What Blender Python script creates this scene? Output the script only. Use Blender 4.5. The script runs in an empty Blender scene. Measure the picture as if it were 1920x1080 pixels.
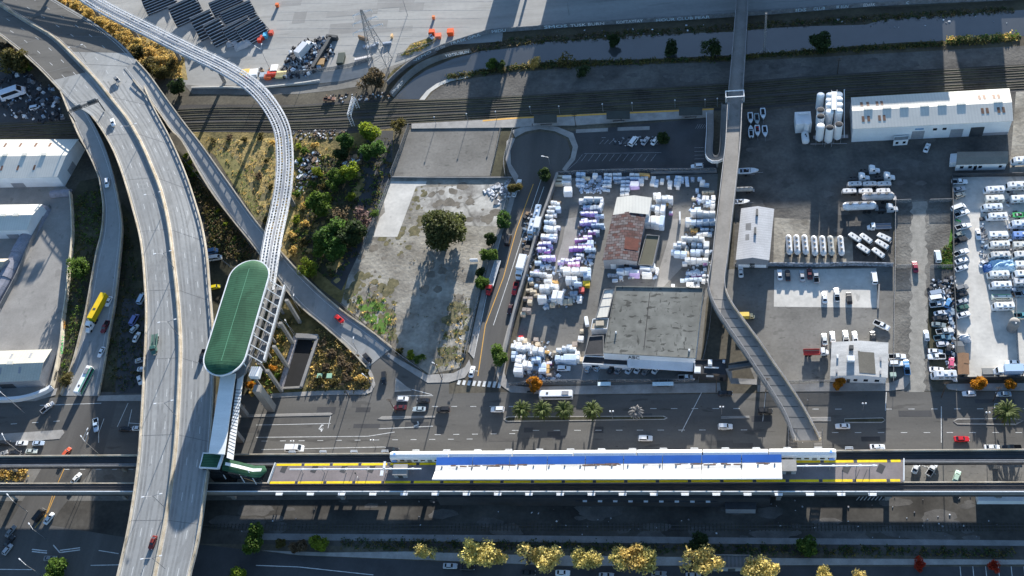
import bpy, bmesh, math, random
from mathutils import Vector, Matrix
random.seed(7)
R_ = random.random
def rnd(a, b): return a + (b - a) * R_()
SC = bpy.context.scene
COL = SC.collection

# ------------------------------------------------------------------ camera geometry (real place, real heights)
CAMH = 337.0
def _n(v):
    l = math.sqrt(sum(a * a for a in v)); return tuple(a / l for a in v)
EZ = tuple(-a for a in _n((380.0, 1360.0, 2000.0)))
EX = _n((11760.0, -345.0, -2000.0))
EY = (EZ[1]*EX[2]-EZ[2]*EX[1], EZ[2]*EX[0]-EZ[0]*EX[2], EZ[0]*EX[1]-EZ[1]*EX[0])
def W(px, py, z=0.0):
    """point of the place seen at a point of the survey photograph, at height z"""
    r = (px - 960.0, py - 540.0, 2000.0)
    d = [r[0]*e[0] + r[1]*e[1] + r[2]*e[2] for e in (EX, EY, EZ)]
    t = (z - CAMH) / d[2]
    return Vector((d[0]*t, d[1]*t, z))

# ------------------------------------------------------------------ materials
MATS = {}
def mat(name, base, var=.15, scale=.25, rough=.85, metal=0.0, c2=None, fine=.12, fscale=2.5, stretch=None, objcol=False,
        island=0.0, spec=.3, trans=0.0, bump=0.0, emit=0.0, cracks=0.0, stripes=None, specks=None, brick=None):
    if name in MATS: return MATS[name]
    m = bpy.data.materials.new(name); m.use_nodes = True
    nt = m.node_tree; N = nt.nodes; L = nt.links
    for n in list(N): N.remove(n)
    out = N.new('ShaderNodeOutputMaterial')
    tc = N.new('ShaderNodeTexCoord'); vec = tc.outputs['Object']
    if stretch:
        mp = N.new('ShaderNodeMapping'); mp.inputs['Scale'].default_value = stretch
        L.new(vec, mp.inputs['Vector']); vecs = mp.outputs['Vector']
    else: vecs = vec
    n1 = N.new('ShaderNodeTexNoise'); n1.inputs['Scale'].default_value = scale; n1.inputs['Detail'].default_value = 6
    n1.inputs['Roughness'].default_value = .62
    L.new(vecs, n1.inputs['Vector'])
    rp = N.new('ShaderNodeValToRGB'); rp.color_ramp.elements[0].position = .33; rp.color_ramp.elements[1].position = .68
    L.new(n1.outputs['Fac'], rp.inputs['Fac'])
    if objcol:
        oi = N.new('ShaderNodeObjectInfo')
        rp.color_ramp.elements[0].color = (1-var, 1-var, 1-var, 1); rp.color_ramp.elements[1].color = (1, 1, 1, 1)
        mx = N.new('ShaderNodeMix'); mx.data_type = 'RGBA'; mx.blend_type = 'MULTIPLY'; mx.inputs['Factor'].default_value = 1
        L.new(oi.outputs['Color'], mx.inputs['A']); L.new(rp.outputs['Color'], mx.inputs['B']); col = mx.outputs['Result']
    else:
        a = [max(0, c*(1-var)) for c in base]; b = list(c2) if c2 else [min(1, c*(1+var)) for c in base]
        rp.color_ramp.elements[0].color = (*a, 1); rp.color_ramp.elements[1].color = (*b, 1); col = rp.outputs['Color']
    def mulval(col, fac_socket, lo, hi):
        mr = N.new('ShaderNodeMapRange'); mr.inputs['To Min'].default_value = lo; mr.inputs['To Max'].default_value = hi
        L.new(fac_socket, mr.inputs['Value'])
        hs = N.new('ShaderNodeHueSaturation'); L.new(mr.outputs['Result'], hs.inputs['Value']); L.new(col, hs.inputs['Color'])
        return hs.outputs['Color']
    if fine:
        n2 = N.new('ShaderNodeTexNoise'); n2.inputs['Scale'].default_value = fscale; n2.inputs['Detail'].default_value = 4
        L.new(vec, n2.inputs['Vector']); col = mulval(col, n2.outputs['Fac'], 1-2*fine, 1+2*fine)
    if cracks:
        vo = N.new('ShaderNodeTexVoronoi'); vo.feature = 'DISTANCE_TO_EDGE'; vo.inputs['Scale'].default_value = cracks
        ns = N.new('ShaderNodeTexNoise'); ns.inputs['Scale'].default_value = cracks*2; L.new(vec, ns.inputs['Vector'])
        ad = N.new('ShaderNodeVectorMath'); ad.operation = 'MULTIPLY_ADD'; ad.inputs[1].default_value = (4, 4, 4)
        L.new(ns.outputs['Color'], ad.inputs[0]); L.new(vec, ad.inputs[2]); L.new(ad.outputs[0], vo.inputs['Vector'])
        mr = N.new('ShaderNodeMapRange'); mr.inputs['From Max'].default_value = .03; L.new(vo.outputs['Distance'], mr.inputs['Value'])
        col = mulval(col, mr.outputs['Result'], .55, 1.0)
    if specks:
        for sc_, th, lo, st_ in specks:
            mp2 = N.new('ShaderNodeMapping'); mp2.inputs['Scale'].default_value = st_; L.new(vec, mp2.inputs['Vector'])
            n3 = N.new('ShaderNodeTexNoise'); n3.inputs['Scale'].default_value = sc_; n3.inputs['Detail'].default_value = 3; L.new(mp2.outputs['Vector'], n3.inputs['Vector'])
            mr = N.new('ShaderNodeMapRange'); mr.inputs['From Min'].default_value = th; mr.inputs['From Max'].default_value = th+.05; L.new(n3.outputs['Fac'], mr.inputs['Value']); col = mulval(col, mr.outputs['Result'], 1.0, lo)
    if stripes:
        axis, per, lo = stripes
        wv = N.new('ShaderNodeTexWave'); wv.wave_type = 'BANDS'; wv.bands_direction = axis
        wv.inputs['Scale'].default_value = .314/per; wv.inputs['Distortion'].default_value = 0; L.new(vec, wv.inputs['Vector'])
        col = mulval(col, wv.outputs['Fac'], lo, 1.0)
    if brick:
        bk = N.new('ShaderNodeTexBrick'); bk.inputs['Scale'].default_value = 1; bk.inputs['Brick Width'].default_value = brick[0]; bk.inputs['Row Height'].default_value = brick[1]; bk.inputs['Mortar Size'].default_value = .09
        mpb = N.new('ShaderNodeMapping'); mpb.inputs['Rotation'].default_value = (0, 0, .06); L.new(vec, mpb.inputs['Vector']); L.new(mpb.outputs['Vector'], bk.inputs['Vector'])
        bk.inputs['Color1'].default_value = (*brick[2], 1); bk.inputs['Color2'].default_value = (*brick[3], 1); bk.inputs['Mortar'].default_value = (*brick[4], 1)
        mxb = N.new('ShaderNodeMix'); mxb.data_type = 'RGBA'; mxb.blend_type = 'MULTIPLY'; mxb.inputs['Factor'].default_value = 1; L.new(bk.outputs['Color'], mxb.inputs['A']); L.new(col, mxb.inputs['B']); col = mxb.outputs['Result']
    if island:
        ge = N.new('ShaderNodeNewGeometry'); col = mulval(col, ge.outputs['Random Per Island'], 1-island, 1+island)
    bs = N.new('ShaderNodeBsdfPrincipled'); bs.inputs['Roughness'].default_value = rough; bs.inputs['Metallic'].default_value = metal
    bs.inputs['Specular IOR Level'].default_value = spec
    L.new(col, bs.inputs['Base Color'])
    if emit:
        bs.inputs['Emission Strength'].default_value = emit; L.new(col, bs.inputs['Emission Color'])
    if bump:
        bp = N.new('ShaderNodeBump'); bp.inputs['Strength'].default_value = bump; bp.inputs['Distance'].default_value = .5
        nb = N.new('ShaderNodeTexNoise'); nb.inputs['Scale'].default_value = fscale; nb.inputs['Detail'].default_value = 5
        L.new(vec, nb.inputs['Vector']); L.new(nb.outputs['Fac'], bp.inputs['Height']); L.new(bp.outputs['Normal'], bs.inputs['Normal'])
    sh = bs.outputs['BSDF']
    if trans:
        tr = N.new('ShaderNodeBsdfTranslucent'); L.new(col, tr.inputs['Color'])
        ms = N.new('ShaderNodeMixShader'); ms.inputs['Fac'].default_value = trans
        L.new(sh, ms.inputs[1]); L.new(tr.outputs['BSDF'], ms.inputs[2]); sh = ms.outputs['Shader']
    L.new(sh, out.inputs['Surface'])
    MATS[name] = m
    return m
def mesh_fence_mat(name, col, dens):
    if name in MATS: return MATS[name]
    m = mat(name, col, .1, 1, .6)
    nt = m.node_tree; out = [n for n in nt.nodes if n.type == 'OUTPUT_MATERIAL'][0]
    src = out.inputs['Surface'].links[0].from_socket
    tr = nt.nodes.new('ShaderNodeBsdfTransparent'); ms = nt.nodes.new('ShaderNodeMixShader'); ms.inputs['Fac'].default_value = dens
    nt.links.new(tr.outputs[0], ms.inputs[1]); nt.links.new(src, ms.inputs[2]); nt.links.new(ms.outputs[0], out.inputs['Surface'])
    return m

m_ground = mat('dark_soil', (.085,.075,.06), .35, .05, 1, c2=(.13,.115,.085), fine=.2, fscale=.8)
m_asph = mat('street_asphalt', (.108,.103,.095), .2, .06, .9, fine=.07, fscale=1.2, stretch=(.25,1.6,1), specks=((.22,.62,.72,(.35,1.6,1)),(.9,.7,.6,(.5,1.3,1))))
m_asph2 = mat('lane_asphalt', (.095,.09,.084), .2, .08, .9, fine=.07, fscale=1.5, stretch=(1.5,.2,1))
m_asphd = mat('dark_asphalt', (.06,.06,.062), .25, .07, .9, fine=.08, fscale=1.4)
m_asphold = mat('worn_asphalt', (.165,.157,.143), .26, .06, .92, fine=.13, fscale=.9, specks=((.3,.62,.78,(.6,1,1)),(.8,.66,.6,(.35,1.6,1)),(1.1,.68,.6,(.5,1.2,1))))
m_arena = mat('arena_lot_concrete', (.30,.295,.28), .16, .05, .9, fine=.06, fscale=.5, stretch=(.3,2.2,1), specks=((.12,.6,.86,(.3,2.4,1)),(.5,.7,.75,(.4,2,1))))
m_conc = mat('concrete', (.27,.255,.235), .16, .12, .9, fine=.08, fscale=1.3, specks=((.25,.63,.8,(1,.6,1)),))
m_concl = mat('pale_concrete', (.52,.495,.45), .16, .1, .9, fine=.09, fscale=.7, specks=((.35,.66,.72,(1,.5,1)),(1.3,.72,.5,(1,.6,1))))
m_concb = mat('broken_concrete', (.16,.14,.12), .3, .11, .95, c2=(.55,.53,.48), fine=.14, fscale=.7, cracks=.05)
m_hwy = mat('bridge_concrete', (.27,.273,.268), .15, .06, .88, fine=.07, fscale=.5, stretch=(1.3,.45,1), specks=((.2,.6,.84,(1.5,.3,1)),(.6,.68,.7,(1.2,.5,1))))
m_girder = mat('galvanised_girder', (.52,.53,.545), .2, .4, .6)
m_parapet = mat('tan_parapet', (.44,.365,.26), .25, .2, .9, c2=(.54,.48,.39), fine=.1)
m_gconc = mat('grey_concrete', (.22,.215,.21), .2, .2, .9, fine=.1)
m_dirt = mat('pale_dirt', (.19,.17,.14), .25, .1, 1, c2=(.36,.335,.285), fine=.2, fscale=.7, bump=.3)
m_dirtd = mat('dark_gravel', (.085,.08,.075), .3, .06, 1, c2=(.15,.14,.125), fine=.18, fscale=.8, bump=.3)
m_dirtg = mat('weedy_dirt', (.20,.18,.145), .3, .05, 1, c2=(.20,.20,.115), fine=.2, fscale=.9, bump=.3)
m_bank = mat('creek_bank', (.075,.058,.042), .35, .06, 1, c2=(.11,.095,.06), fine=.22, fscale=.7)
m_rail = mat('rail_ballast', (.05,.047,.045), .25, .05, 1, c2=(.085,.08,.077), fine=.15, fscale=1.5, stretch=(.2,1.5,1))
m_dry = mat('dry_grass', (.24,.175,.07), .35, .1, 1, c2=(.44,.33,.13), fine=.25, fscale=.9, bump=.5)
m_weed = mat('mixed_weeds', (.07,.075,.03), .4, .08, 1, c2=(.27,.20,.075), fine=.25, fscale=.8, bump=.5)
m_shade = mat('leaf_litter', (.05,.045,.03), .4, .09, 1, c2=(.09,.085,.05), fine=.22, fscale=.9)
m_white = mat('road_paint', (.60,.60,.58), .25, .8, .7, fine=.12)
m_yellow = mat('yellow_paint', (.92,.62,.01), .12, .8, .7, fine=.1)
m_orange = mat('orange_line', (.62,.33,.06), .12, .8, .7)
m_curb = mat('kerb_concrete', (.36,.34,.31), .18, .3, .9)
m_pave = mat('pavement_concrete', (.31,.295,.275), .2, .25, .9, fine=.08)
m_paint = mat('vehicle_paint', (1,1,1), .06, .8, .32, objcol=True, fine=.03, spec=.5)
m_matt = mat('painted_surface', (1,1,1), .16, .35, .8, objcol=True, fine=.06)
m_dirty = mat('grubby_surface', (1,1,1), .35, .6, .85, objcol=True, fine=.16, fscale=1.6)
m_leaf = mat('leaves', (1,1,1), .35, 1.2, .8, objcol=True, fine=.1, island=.38, trans=.46)
m_glass = mat('dark_glass', (.018,.022,.028), .2, 1, .12, spec=.6, fine=0)
m_tyre = mat('black_rubber', (.018,.018,.019), .2, 1, .9, fine=0)
m_steel = mat('weathered_steel', (.28,.28,.29), .2, .5, .5, metal=.4)
m_railst = mat('rail_steel', (.10,.09,.085), .25, .2, .5, metal=.4)
m_wsteel = mat('white_steel', (.70,.71,.72), .1, .3, .5)
m_dsteel = mat('dark_steel', (.06,.063,.066), .2, .5, .6)
m_trunk = mat('bark', (.075,.055,.04), .3, 1.5, .95)
m_roofw = mat('white_metal_roof', (.62,.595,.53), .08, .08, .7, fine=.04, stripes=('X',1.2,.93))
m_roofg = mat('grey_tar_roof', (.15,.15,.135), .22, .09, .92, fine=.1, fscale=.35, c2=(.205,.205,.185), specks=((.2,.58,.8,(1,1,1)),(.55,.61,.4,(.5,1.4,1)),(.6,.63,.45,(1.5,.5,1))))
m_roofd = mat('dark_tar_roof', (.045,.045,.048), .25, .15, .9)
m_wallw = mat('white_wall', (.70,.71,.72), .07, .2, .75, fine=.04)
m_black = mat('letter_and_shade_black', (.008,.008,.009), .3, .5, .6)
m_wallg = mat('grey_wall', (.28,.285,.30), .12, .3, .8)
m_green = mat('green_metal_roof', (.042,.118,.066), .22, .1, .75, fine=.06, stripes=('Y',1.0,.72), spec=.12, specks=((.16,.52,.84,(1,.35,1)),(.7,.66,.75,(.4,1.4,1))))
m_blue = mat('blue_canopy_roof', (.17,.35,.84), .1, .1, .6, fine=.03)
m_cream = mat('white_canopy_roof', (.82,.81,.78), .1, .12, .75, fine=.06, stretch=(.3,2,1))
m_rust = mat('rusty_sheet', (.75,.75,.75), .3, .5, .85, c2=(1,1,1), fine=.22, fscale=1.2, brick=(1.9,1.25,(.115,.036,.03),(.21,.195,.20),(.04,.022,.02)))
m_rustr = mat('red_rust_sheet', (.12,.035,.025), .25, .5, .85, fine=.15)
m_water = mat('creek_water', (.055,.057,.058), .2, .03, .1, spec=1.0, fine=.04, fscale=.3)
m_redb = mat('graffiti_white', (.85,.87,.9), .2, .5, .8)
m_skin = mat('skin', (.42,.24,.16), .1, 5, .6, fine=0)
m_cloth = mat('dark_clothes', (.03,.045,.03), .2, 3, .9, fine=0)
m_cloth2 = mat('grey_trousers', (.08,.08,.10), .2, 3, .9, fine=0)
m_chain = mesh_fence_mat('chain_link', (.25,.26,.27), .35)
m_mesh = mesh_fence_mat('steel_mesh', (.2,.21,.22), .5)

# ------------------------------------------------------------------ mesh builder
class MB:
    def __init__(s): s.v = []; s.f = []; s.mi = []
    def add(s, vs, fs, mi=0):
        o = len(s.v); s.v += [tuple(p) for p in vs]
        for f in fs: s.f.append(tuple(i + o for i in f)); s.mi.append(mi)
    def box(s, c, d, rz=0, mi=0, top=1.0):
        x, y, z = d[0]/2, d[1]/2, d[2]/2; ca, sa = math.cos(rz), math.sin(rz); vs = []
        for k, t in ((-1, 1), (1, top)):
            for i, j in ((-1, -1), (1, -1), (1, 1), (-1, 1)):
                a, b = i*x*t, j*y*t; vs.append((c[0]+a*ca-b*sa, c[1]+a*sa+b*ca, c[2]+k*z))
        s.add(vs, [(3,2,1,0), (4,5,6,7), (0,1,5,4), (1,2,6,5), (2,3,7,6), (3,0,4,7)], mi)
    def prism(s, poly, z0, z1, mi=0, bottom=True):
        n = len(poly); a = sum(poly[i][0]*poly[(i+1)%n][1]-poly[(i+1)%n][0]*poly[i][1] for i in range(n))
        if a < 0: poly = poly[::-1]
        vs = [(p[0], p[1], z0) for p in poly] + [(p[0], p[1], z1) for p in poly]
        fs = [tuple(range(n, 2*n))] + [(i, (i+1) % n, n+(i+1) % n, n+i) for i in range(n)]
        if bottom: fs.append(tuple(range(n-1, -1, -1)))
        s.add(vs, fs, mi)
    def face(s, pts, mi=0): s.add(pts, [tuple(range(len(pts)))], mi)
    def tube(s, p0, p1, r, n=6, r1=None, mi=0):
        p0 = Vector(p0); p1 = Vector(p1); d = p1-p0
        if d.length < 1e-6: return
        q = d.to_track_quat('Z', 'Y'); r1 = r if r1 is None else r1; vs = []
        for p, rr in ((p0, r), (p1, r1)):
            for i in range(n):
                a = 2*math.pi*i/n; vs.append(p + q @ Vector((rr*math.cos(a), rr*math.sin(a), 0)))
        s.add(vs, [(i, (i+1) % n, n+(i+1) % n, n+i) for i in range(n)] + [tuple(range(n-1,-1,-1)), tuple(range(n, 2*n))], mi)
    def loft(s, rings, caps=True, mi=0):
        n = len(rings[0]); vs = [p for r in rings for p in r]; fs = []
        for k in range(len(rings)-1):
            for i in range(n): fs.append((k*n+i, k*n+(i+1) % n, (k+1)*n+(i+1) % n, (k+1)*n+i))
        if caps: fs += [tuple(range(n-1,-1,-1)), tuple(range((len(rings)-1)*n, len(rings)*n))]
        s.add(vs, fs, mi)
    def cylz(s, c, r, h, n=14, mi=0, r1=None): s.tube(c, (c[0], c[1], c[2]+h), r, n, r1, mi)
    def dome(s, c, r, hz, n=14, k=4, mi=0):
        rings = []
        for j in range(k+1):
            a = math.pi/2*j/k*.98; rings.append([(c[0]+r*math.cos(a)*math.cos(2*math.pi*i/n), c[1]+r*math.cos(a)*math.sin(2*math.pi*i/n), c[2]+hz*math.sin(a)) for i in range(n)])
        s.loft(rings, True, mi)
    def mesh(s, name, mats, origin=None, smooth=False):
        me = bpy.data.meshes.new(name)
        vs = s.v if origin is None else [(p[0]-origin[0], p[1]-origin[1], p[2]-origin[2]) for p in s.v]
        me.from_pydata(vs, [], s.f)
        for m in (mats if isinstance(mats, (list, tuple)) else [mats]): me.materials.append(m)
        if any(s.mi): me.polygons.foreach_set('material_index', s.mi)
        if smooth: me.polygons.foreach_set('use_smooth', [True]*len(s.f))
        me.update(); bm = bmesh.new(); bm.from_mesh(me); bmesh.ops.recalc_face_normals(bm, faces=bm.faces); bm.to_mesh(me); bm.free()
        return me
def tag(o, label=None, cat=None, group=None, kind=None):
    if label: o['label'] = label
    if cat: o['category'] = cat
    if group: o['group'] = group
    if kind: o['kind'] = kind
    return o
def link(name, data, parent=None, loc=None, rz=0.0, color=None, **kw):
    o = bpy.data.objects.new(name, data); COL.objects.link(o)
    if parent is not None: o.parent = parent
    if loc is not None: o.location = loc
    if rz: o.rotation_euler = (0, 0, rz)
    if color: o.color = (*color[:3], 1)
    return tag(o, **kw)
def empty(name, loc, rz=0.0, **kw):
    return link(name, None, None, loc, rz, **kw)
def part(root, name, mb, mats, color=None, label=None, parent=None, smooth=False):
    """mb built in world coordinates, child of root (an empty without rotation)"""
    p = parent or root
    return link(name, mb.mesh(name, mats, root.location, smooth), p, None, 0, color, label=label)
def solid(name, mb, mats, loc=None, color=None, smooth=False, **kw):
    """one-mesh thing, mb in world coordinates"""
    if loc is None: loc = (0, 0, 0)
    return link(name, mb.mesh(name, mats, loc, smooth), None, loc, 0, color, **kw)
def struct(name, mb, mats, **kw): return solid(name, mb, mats, kind='structure', **kw)
sheet_n = [0]
def sheet(name, pts, level, m, zz=None):
    sheet_n[0] += 1; z = .012*level+.0003*(sheet_n[0] % 20) if zz is None else zz
    mb = MB(); mb.face([W(x, y, z) for x, y in pts]); return struct(name, mb, m)
def cr(pts, n):
    """n points along a smooth curve through pts (Vectors)"""
    pts = [Vector(p) for p in pts]; P = [pts[0]*2-pts[1]] + pts + [pts[-1]*2-pts[-2]]; dense = []
    for i in range(1, len(P)-2):
        for k in range(12):
            t = k/12; a, b, c, d = P[i-1], P[i], P[i+1], P[i+2]
            dense.append(.5*((2*b)+(c-a)*t+(2*a-5*b+4*c-d)*t*t+(3*b-a-3*c+d)*t*t*t))
    dense.append(pts[-1]); s = [0]
    for a, b in zip(dense, dense[1:]): s.append(s[-1]+(b-a).length)
    out = []; j = 0
    for k in range(n):
        t = s[-1]*k/(n-1)
        while j < len(s)-2 and s[j+1] < t: j += 1
        f = (t-s[j])/max(1e-9, s[j+1]-s[j]); out.append(dense[j].lerp(dense[j+1], min(1, max(0, f))))
    return out
def strip_wall(mb, line, w, z0, z1, side=0, mi=0, t0=0, t1=None):
    """wall of width w along a 3D line, from line.z+z0 to line.z+z1; side -1/0/1 shifts it"""
    line = line[t0:t1]; n = len(line); rings = []
    for i, p in enumerate(line):
        d = (line[min(i+1, n-1)]-line[max(i-1, 0)]); d.z = 0; d.normalize(); nn = Vector((-d.y, d.x, 0)); c = p+nn*(side*w/2)
        rings.append([c+nn*w/2+Vector((0,0,z0)), c-nn*w/2+Vector((0,0,z0)), c-nn*w/2+Vector((0,0,z1)), c+nn*w/2+Vector((0,0,z1))])
    mb.loft(rings, True, mi)
def deck(mb, L, R, th, mi=0):
    rings = [[l, r, r-Vector((0,0,th)), l-Vector((0,0,th))] for l, r in zip(L, R)]; mb.loft(rings, True, mi)
def ribbon(mb, A, w, dz=.02, dash=None, mi=0):
    """flat painted line of width w along points A"""
    n = len(A)
    if dash:
        tot = 0; on = True; i0 = 0; seg = []
        for i in range(1, n):
            tot += (A[i]-A[i-1]).length
            if tot >= (dash[0] if on else dash[1]):
                if on and i > i0: seg.append(A[i0:i+1])
                on = not on; tot = 0; i0 = i
        for s in seg: ribbon(mb, s, w, dz, None, mi)
        return
    for i in range(n-1):
        d = A[i+1]-A[i]; d.z = 0
        if d.length < 1e-6: continue
        d.normalize(); q = Vector((-d.y, d.x, 0))*w/2; u = Vector((0,0,dz))
        mb.face([A[i]-q+u, A[i+1]-q+u, A[i+1]+q+u, A[i]+q+u], mi)
def inter(A, B, t): return [a.lerp(b, t) for a, b in zip(A, B)]
def inside(poly, x, y):
    c = False; j = len(poly)-1
    for i in range(len(poly)):
        if (poly[i][1] > y) != (poly[j][1] > y) and x < (poly[j][0]-poly[i][0])*(y-poly[i][1])/(poly[j][1]-poly[i][1])+poly[i][0]: c = not c
        j = i
    return c
def blotches(name, poly, n, r0, r1, m, z, seed, ax=1.0, h=0.0):
    """irregular flat patches of another ground (weeds, dust, old repairs) scattered over a plot"""
    rr = random.Random(seed); xs = [p[0] for p in poly]; ys = [p[1] for p in poly]; mb = MB(); k = 0
    while k < n:
        x, y = rr.uniform(min(xs),max(xs)), rr.uniform(min(ys),max(ys))
        if not inside(poly, x, y): continue
        k += 1; c = W(x, y, h); R = r0+(r1-r0)*rr.random()**2; N_ = 14; a0 = rr.uniform(0,6); f = [rr.uniform(.55,1.2) for _ in range(N_)]
        f = [(f[i-1]+2*f[i]+f[(i+1) % N_])/4*rr.uniform(.85,1.15) for i in range(N_)]
        mb.face([(c.x+R*f[i]*math.cos(a0+6.2832*i/N_)*ax, c.y+R*f[i]*math.sin(a0+6.2832*i/N_), z+k*.00005) for i in range(N_)])
    return mb, name, m
def stains(*a, **k):
    mb, name, m = blotches(*a, **k); struct(name, mb, m)
ORD = ('first second third fourth fifth sixth seventh eighth ninth tenth eleventh twelfth thirteenth fourteenth fifteenth sixteenth seventeenth '
       'eighteenth nineteenth twentieth twenty-first twenty-second twenty-third twenty-fourth twenty-fifth twenty-sixth twenty-seventh twenty-eighth twenty-ninth thirtieth '
       'thirty-first thirty-second thirty-third thirty-fourth thirty-fifth thirty-sixth').split()
# ================================================================== THE GROUND
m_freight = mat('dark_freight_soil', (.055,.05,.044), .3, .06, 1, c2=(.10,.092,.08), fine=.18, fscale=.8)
m_olive = mat('mown_grass', (.17,.16,.06), .3, .15, 1, c2=(.25,.22,.09), fine=.15)
m_alley = mat('alley_gravel', (.115,.108,.098), .3, .12, 1, c2=(.20,.19,.17), fine=.2, fscale=1.1, bump=.3)
m_patch = mat('patched_lot', (.235,.23,.22), .12, .08, .9, fine=.07)
mb = MB(); mb.face([(-2500,-1500,0),(2500,-1500,0),(2500,3500,0),(-2500,3500,0)]); struct('ground', mb, m_ground)
sheet('arena_car_park', [(-120,-160),(2100,-160),(2100,-12),(1900,-2),(1460,20),(1335,30),(1010,50),(955,56),(917,60),(870,73),(837,84),(815,92),(772,115),(750,131),(700,140),(640,152),(560,160),(480,163),(420,160),(360,168),(330,150),(300,118),(180,40),(80,-30)], 1, m_arena)
sheet('creek_bank', [(1990,-4),(1460,25),(1335,35),(1010,56),(955,60),(917,64),(870,78),(837,88),(815,97),(772,122),(730,158),(718,188),(760,190),(800,190),(960,180),(1360,156),(1560,140),(1990,118)], 1, m_bank)
sheet('creek_water', [(738,186),(750,172),(775,148),(800,131),(850,110),(900,96),(960,90),(1000,81),(1050,77),(1100,74),(1150,71),(1200,66),(1300,62),(1370,60),(1440,53),(1520,49),(1600,47),(1625,46),(1650,38),(1700,33),(1760,30),(1860,22),(2000,14),(2000,62),(1860,71),(1780,76),(1700,79),(1600,86),(1560,90),(1470,98),(1440,99),(1360,104),(1250,109),(1150,113),(1090,112),(1020,117),(960,122),(900,134),(880,138),(840,146),(815,160),(790,180),(786,186)], 3, m_water)
sheet('creek_path', [(786,187),(800,170),(818,157),(840,148),(884,139),(884,144),(846,152),(826,160),(808,172),(796,187)], 4, m_concl)
sheet('creek_shore', [(800,187),(812,172),(830,161),(850,153),(890,146),(960,136),(1010,132),(1100,124),(1360,116),(1440,112),(1990,82),(1990,118),(1560,140),(1360,156),(960,179)], 2, m_dirtd)
sheet('arena_access_road', [(345,158),(420,166),(480,167),(560,163),(640,152),(690,142),(722,128),(770,112),(815,94),(818,100),(772,122),(730,148),(700,158),(620,170),(560,176),(480,178),(360,176)], 3, m_asphold)
sheet('grass_verge', [(752,105),(770,82),(800,72),(826,70),(808,84),(770,100)], 3, m_weed)
sheet('grass_verge', [(726,144),(740,128),(762,118),(765,126),(742,146),(728,155)], 4, m_weed)
sheet('railway_ballast', [(-80,236),(130,224),(350,196),(480,196),(560,197),(660,188),(780,188),(960,179),(1360,155),(1560,139),(2000,116),(2000,168),(1600,190),(1380,206),(1330,208),(1070,222),(960,228),(760,238),(660,246),(540,248),(370,247),(150,256),(-80,272)], 3, m_rail)
def edge(pts, x):
    for a, b in zip(pts, pts[1:]):
        if a[0] <= x <= b[0]: return a[1]+(b[1]-a[1])*(x-a[0])/(b[0]-a[0])
    return pts[-1][1]
up = [(-80,236),(130,226),(350,199),(560,198),(660,190),(960,179),(1360,155),(1560,139),(2000,116)]
lo = [(-80,270),(150,256),(370,247),(540,247),(660,244),(760,237),(960,226),(1070,220),(1380,204),(1600,188),(2000,166)]
for k, t in enumerate((.12,.27,.46,.68,.86)):
    mb = MB(); ln = cr([W(x, edge(up,x)*(1-t)+edge(lo,x)*t, .05) for x in range(-60, 1990, 120)], 60)
    for s in (-.72, .72):
        q = [p+Vector((0, s, 0)) for p in ln]; strip_wall(mb, q, .17, 0, .16)
    struct('railway_track', mb, m_railst)
    mb = MB(); strip_wall(mb, ln, 2.5, -.02, .02); struct('sleeper_bed', mb, m_shade)
# southern freight line in the shade
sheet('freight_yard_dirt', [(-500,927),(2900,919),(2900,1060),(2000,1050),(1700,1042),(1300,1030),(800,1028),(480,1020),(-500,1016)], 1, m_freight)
for t in (985, 992):
    mb = MB(); ln = [W(x, t, .06) for x in range(380, 2001, 60)]; strip_wall(mb, ln, .2, 0, .15); struct('railway_track', mb, m_railst)
mb = MB()
for i in range(230):
    p = W(385+i*7.0, 988.5, .04); mb.box((p.x, p.y, .06), (.28, 2.6, .08))
struct('sleeper_bed', mb, m_shade)
sheet('service_path', [(480,1000),(900,1003),(1400,1008),(1990,1014),(1990,1024),(1300,1019),(800,1015),(480,1012)], 2, m_gconc)
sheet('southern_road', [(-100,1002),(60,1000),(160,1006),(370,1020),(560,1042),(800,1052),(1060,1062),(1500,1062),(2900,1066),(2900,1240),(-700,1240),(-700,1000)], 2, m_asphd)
sheet('southern_pavement', [(490,1032),(620,1036),(760,1034),(960,1040),(1400,1046),(2000,1050),(2000,1058),(1400,1060),(1060,1061),(800,1050),(560,1041)], 3, m_pave)
# long east-west street under the viaducts
sheet('main_street', [(-700,754),(-120,752),(60,748),(270,736),(480,740),(700,742),(960,735),(1050,741),(1300,739),(1560,735),(1680,733),(1750,735),(2900,737),(2900,852),(1000,856),(400,862),(-120,868),(-700,872)], 3, m_asph)
sheet('station_forecourt', [(-100,868),(500,862),(1000,856),(2050,850),(2050,926),(1000,934),(400,938),(-120,940)], 2, m_asphold)
sheet('cross_street', [(85,866),(185,864),(110,960),(95,985),(250,1010),(250,1200),(-120,1200),(-90,1010),(15,985)], 4, m_asph2)
sheet('cross_street', [(150,735),(225,735),(190,866),(85,866)], 4, m_asph2)
# pavements
def pave(pts, name='pavement'): 
    mb = MB(); mb.prism([W(x,y,0).xy for x,y in pts], .02, .14); struct(name, mb, m_pave)
pave([(497,746),(510,738),(600,733),(690,731),(697,722),(693,705),(686,690),(692,688),(700,704),(704,722),(697,735),(686,740),(600,741),(500,747)])
pave([(728,662),(752,676),(785,694),(800,703),(850,700),(872,688),(880,674),(884,690),(872,708),(842,717),(802,718),(780,704),(745,682),(726,668)])
pave([(878,660),(905,540),(930,440),(948,400),(962,345),(972,345),(957,402),(938,445),(912,545),(888,672)])
pave([(930,700),(945,640),(966,560),(990,470),(1010,410),(1016,410),(998,475),(975,562),(955,640),(946,700),(955,722),(990,726),(1060,724),(1350,718),(1352,736),(1050,740),(958,736),(938,722)])
pave([(1420,722),(1560,718),(1668,718),(1685,712),(1702,700),(1707,716),(1695,730),(1668,733),(1560,734),(1420,735)])
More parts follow.
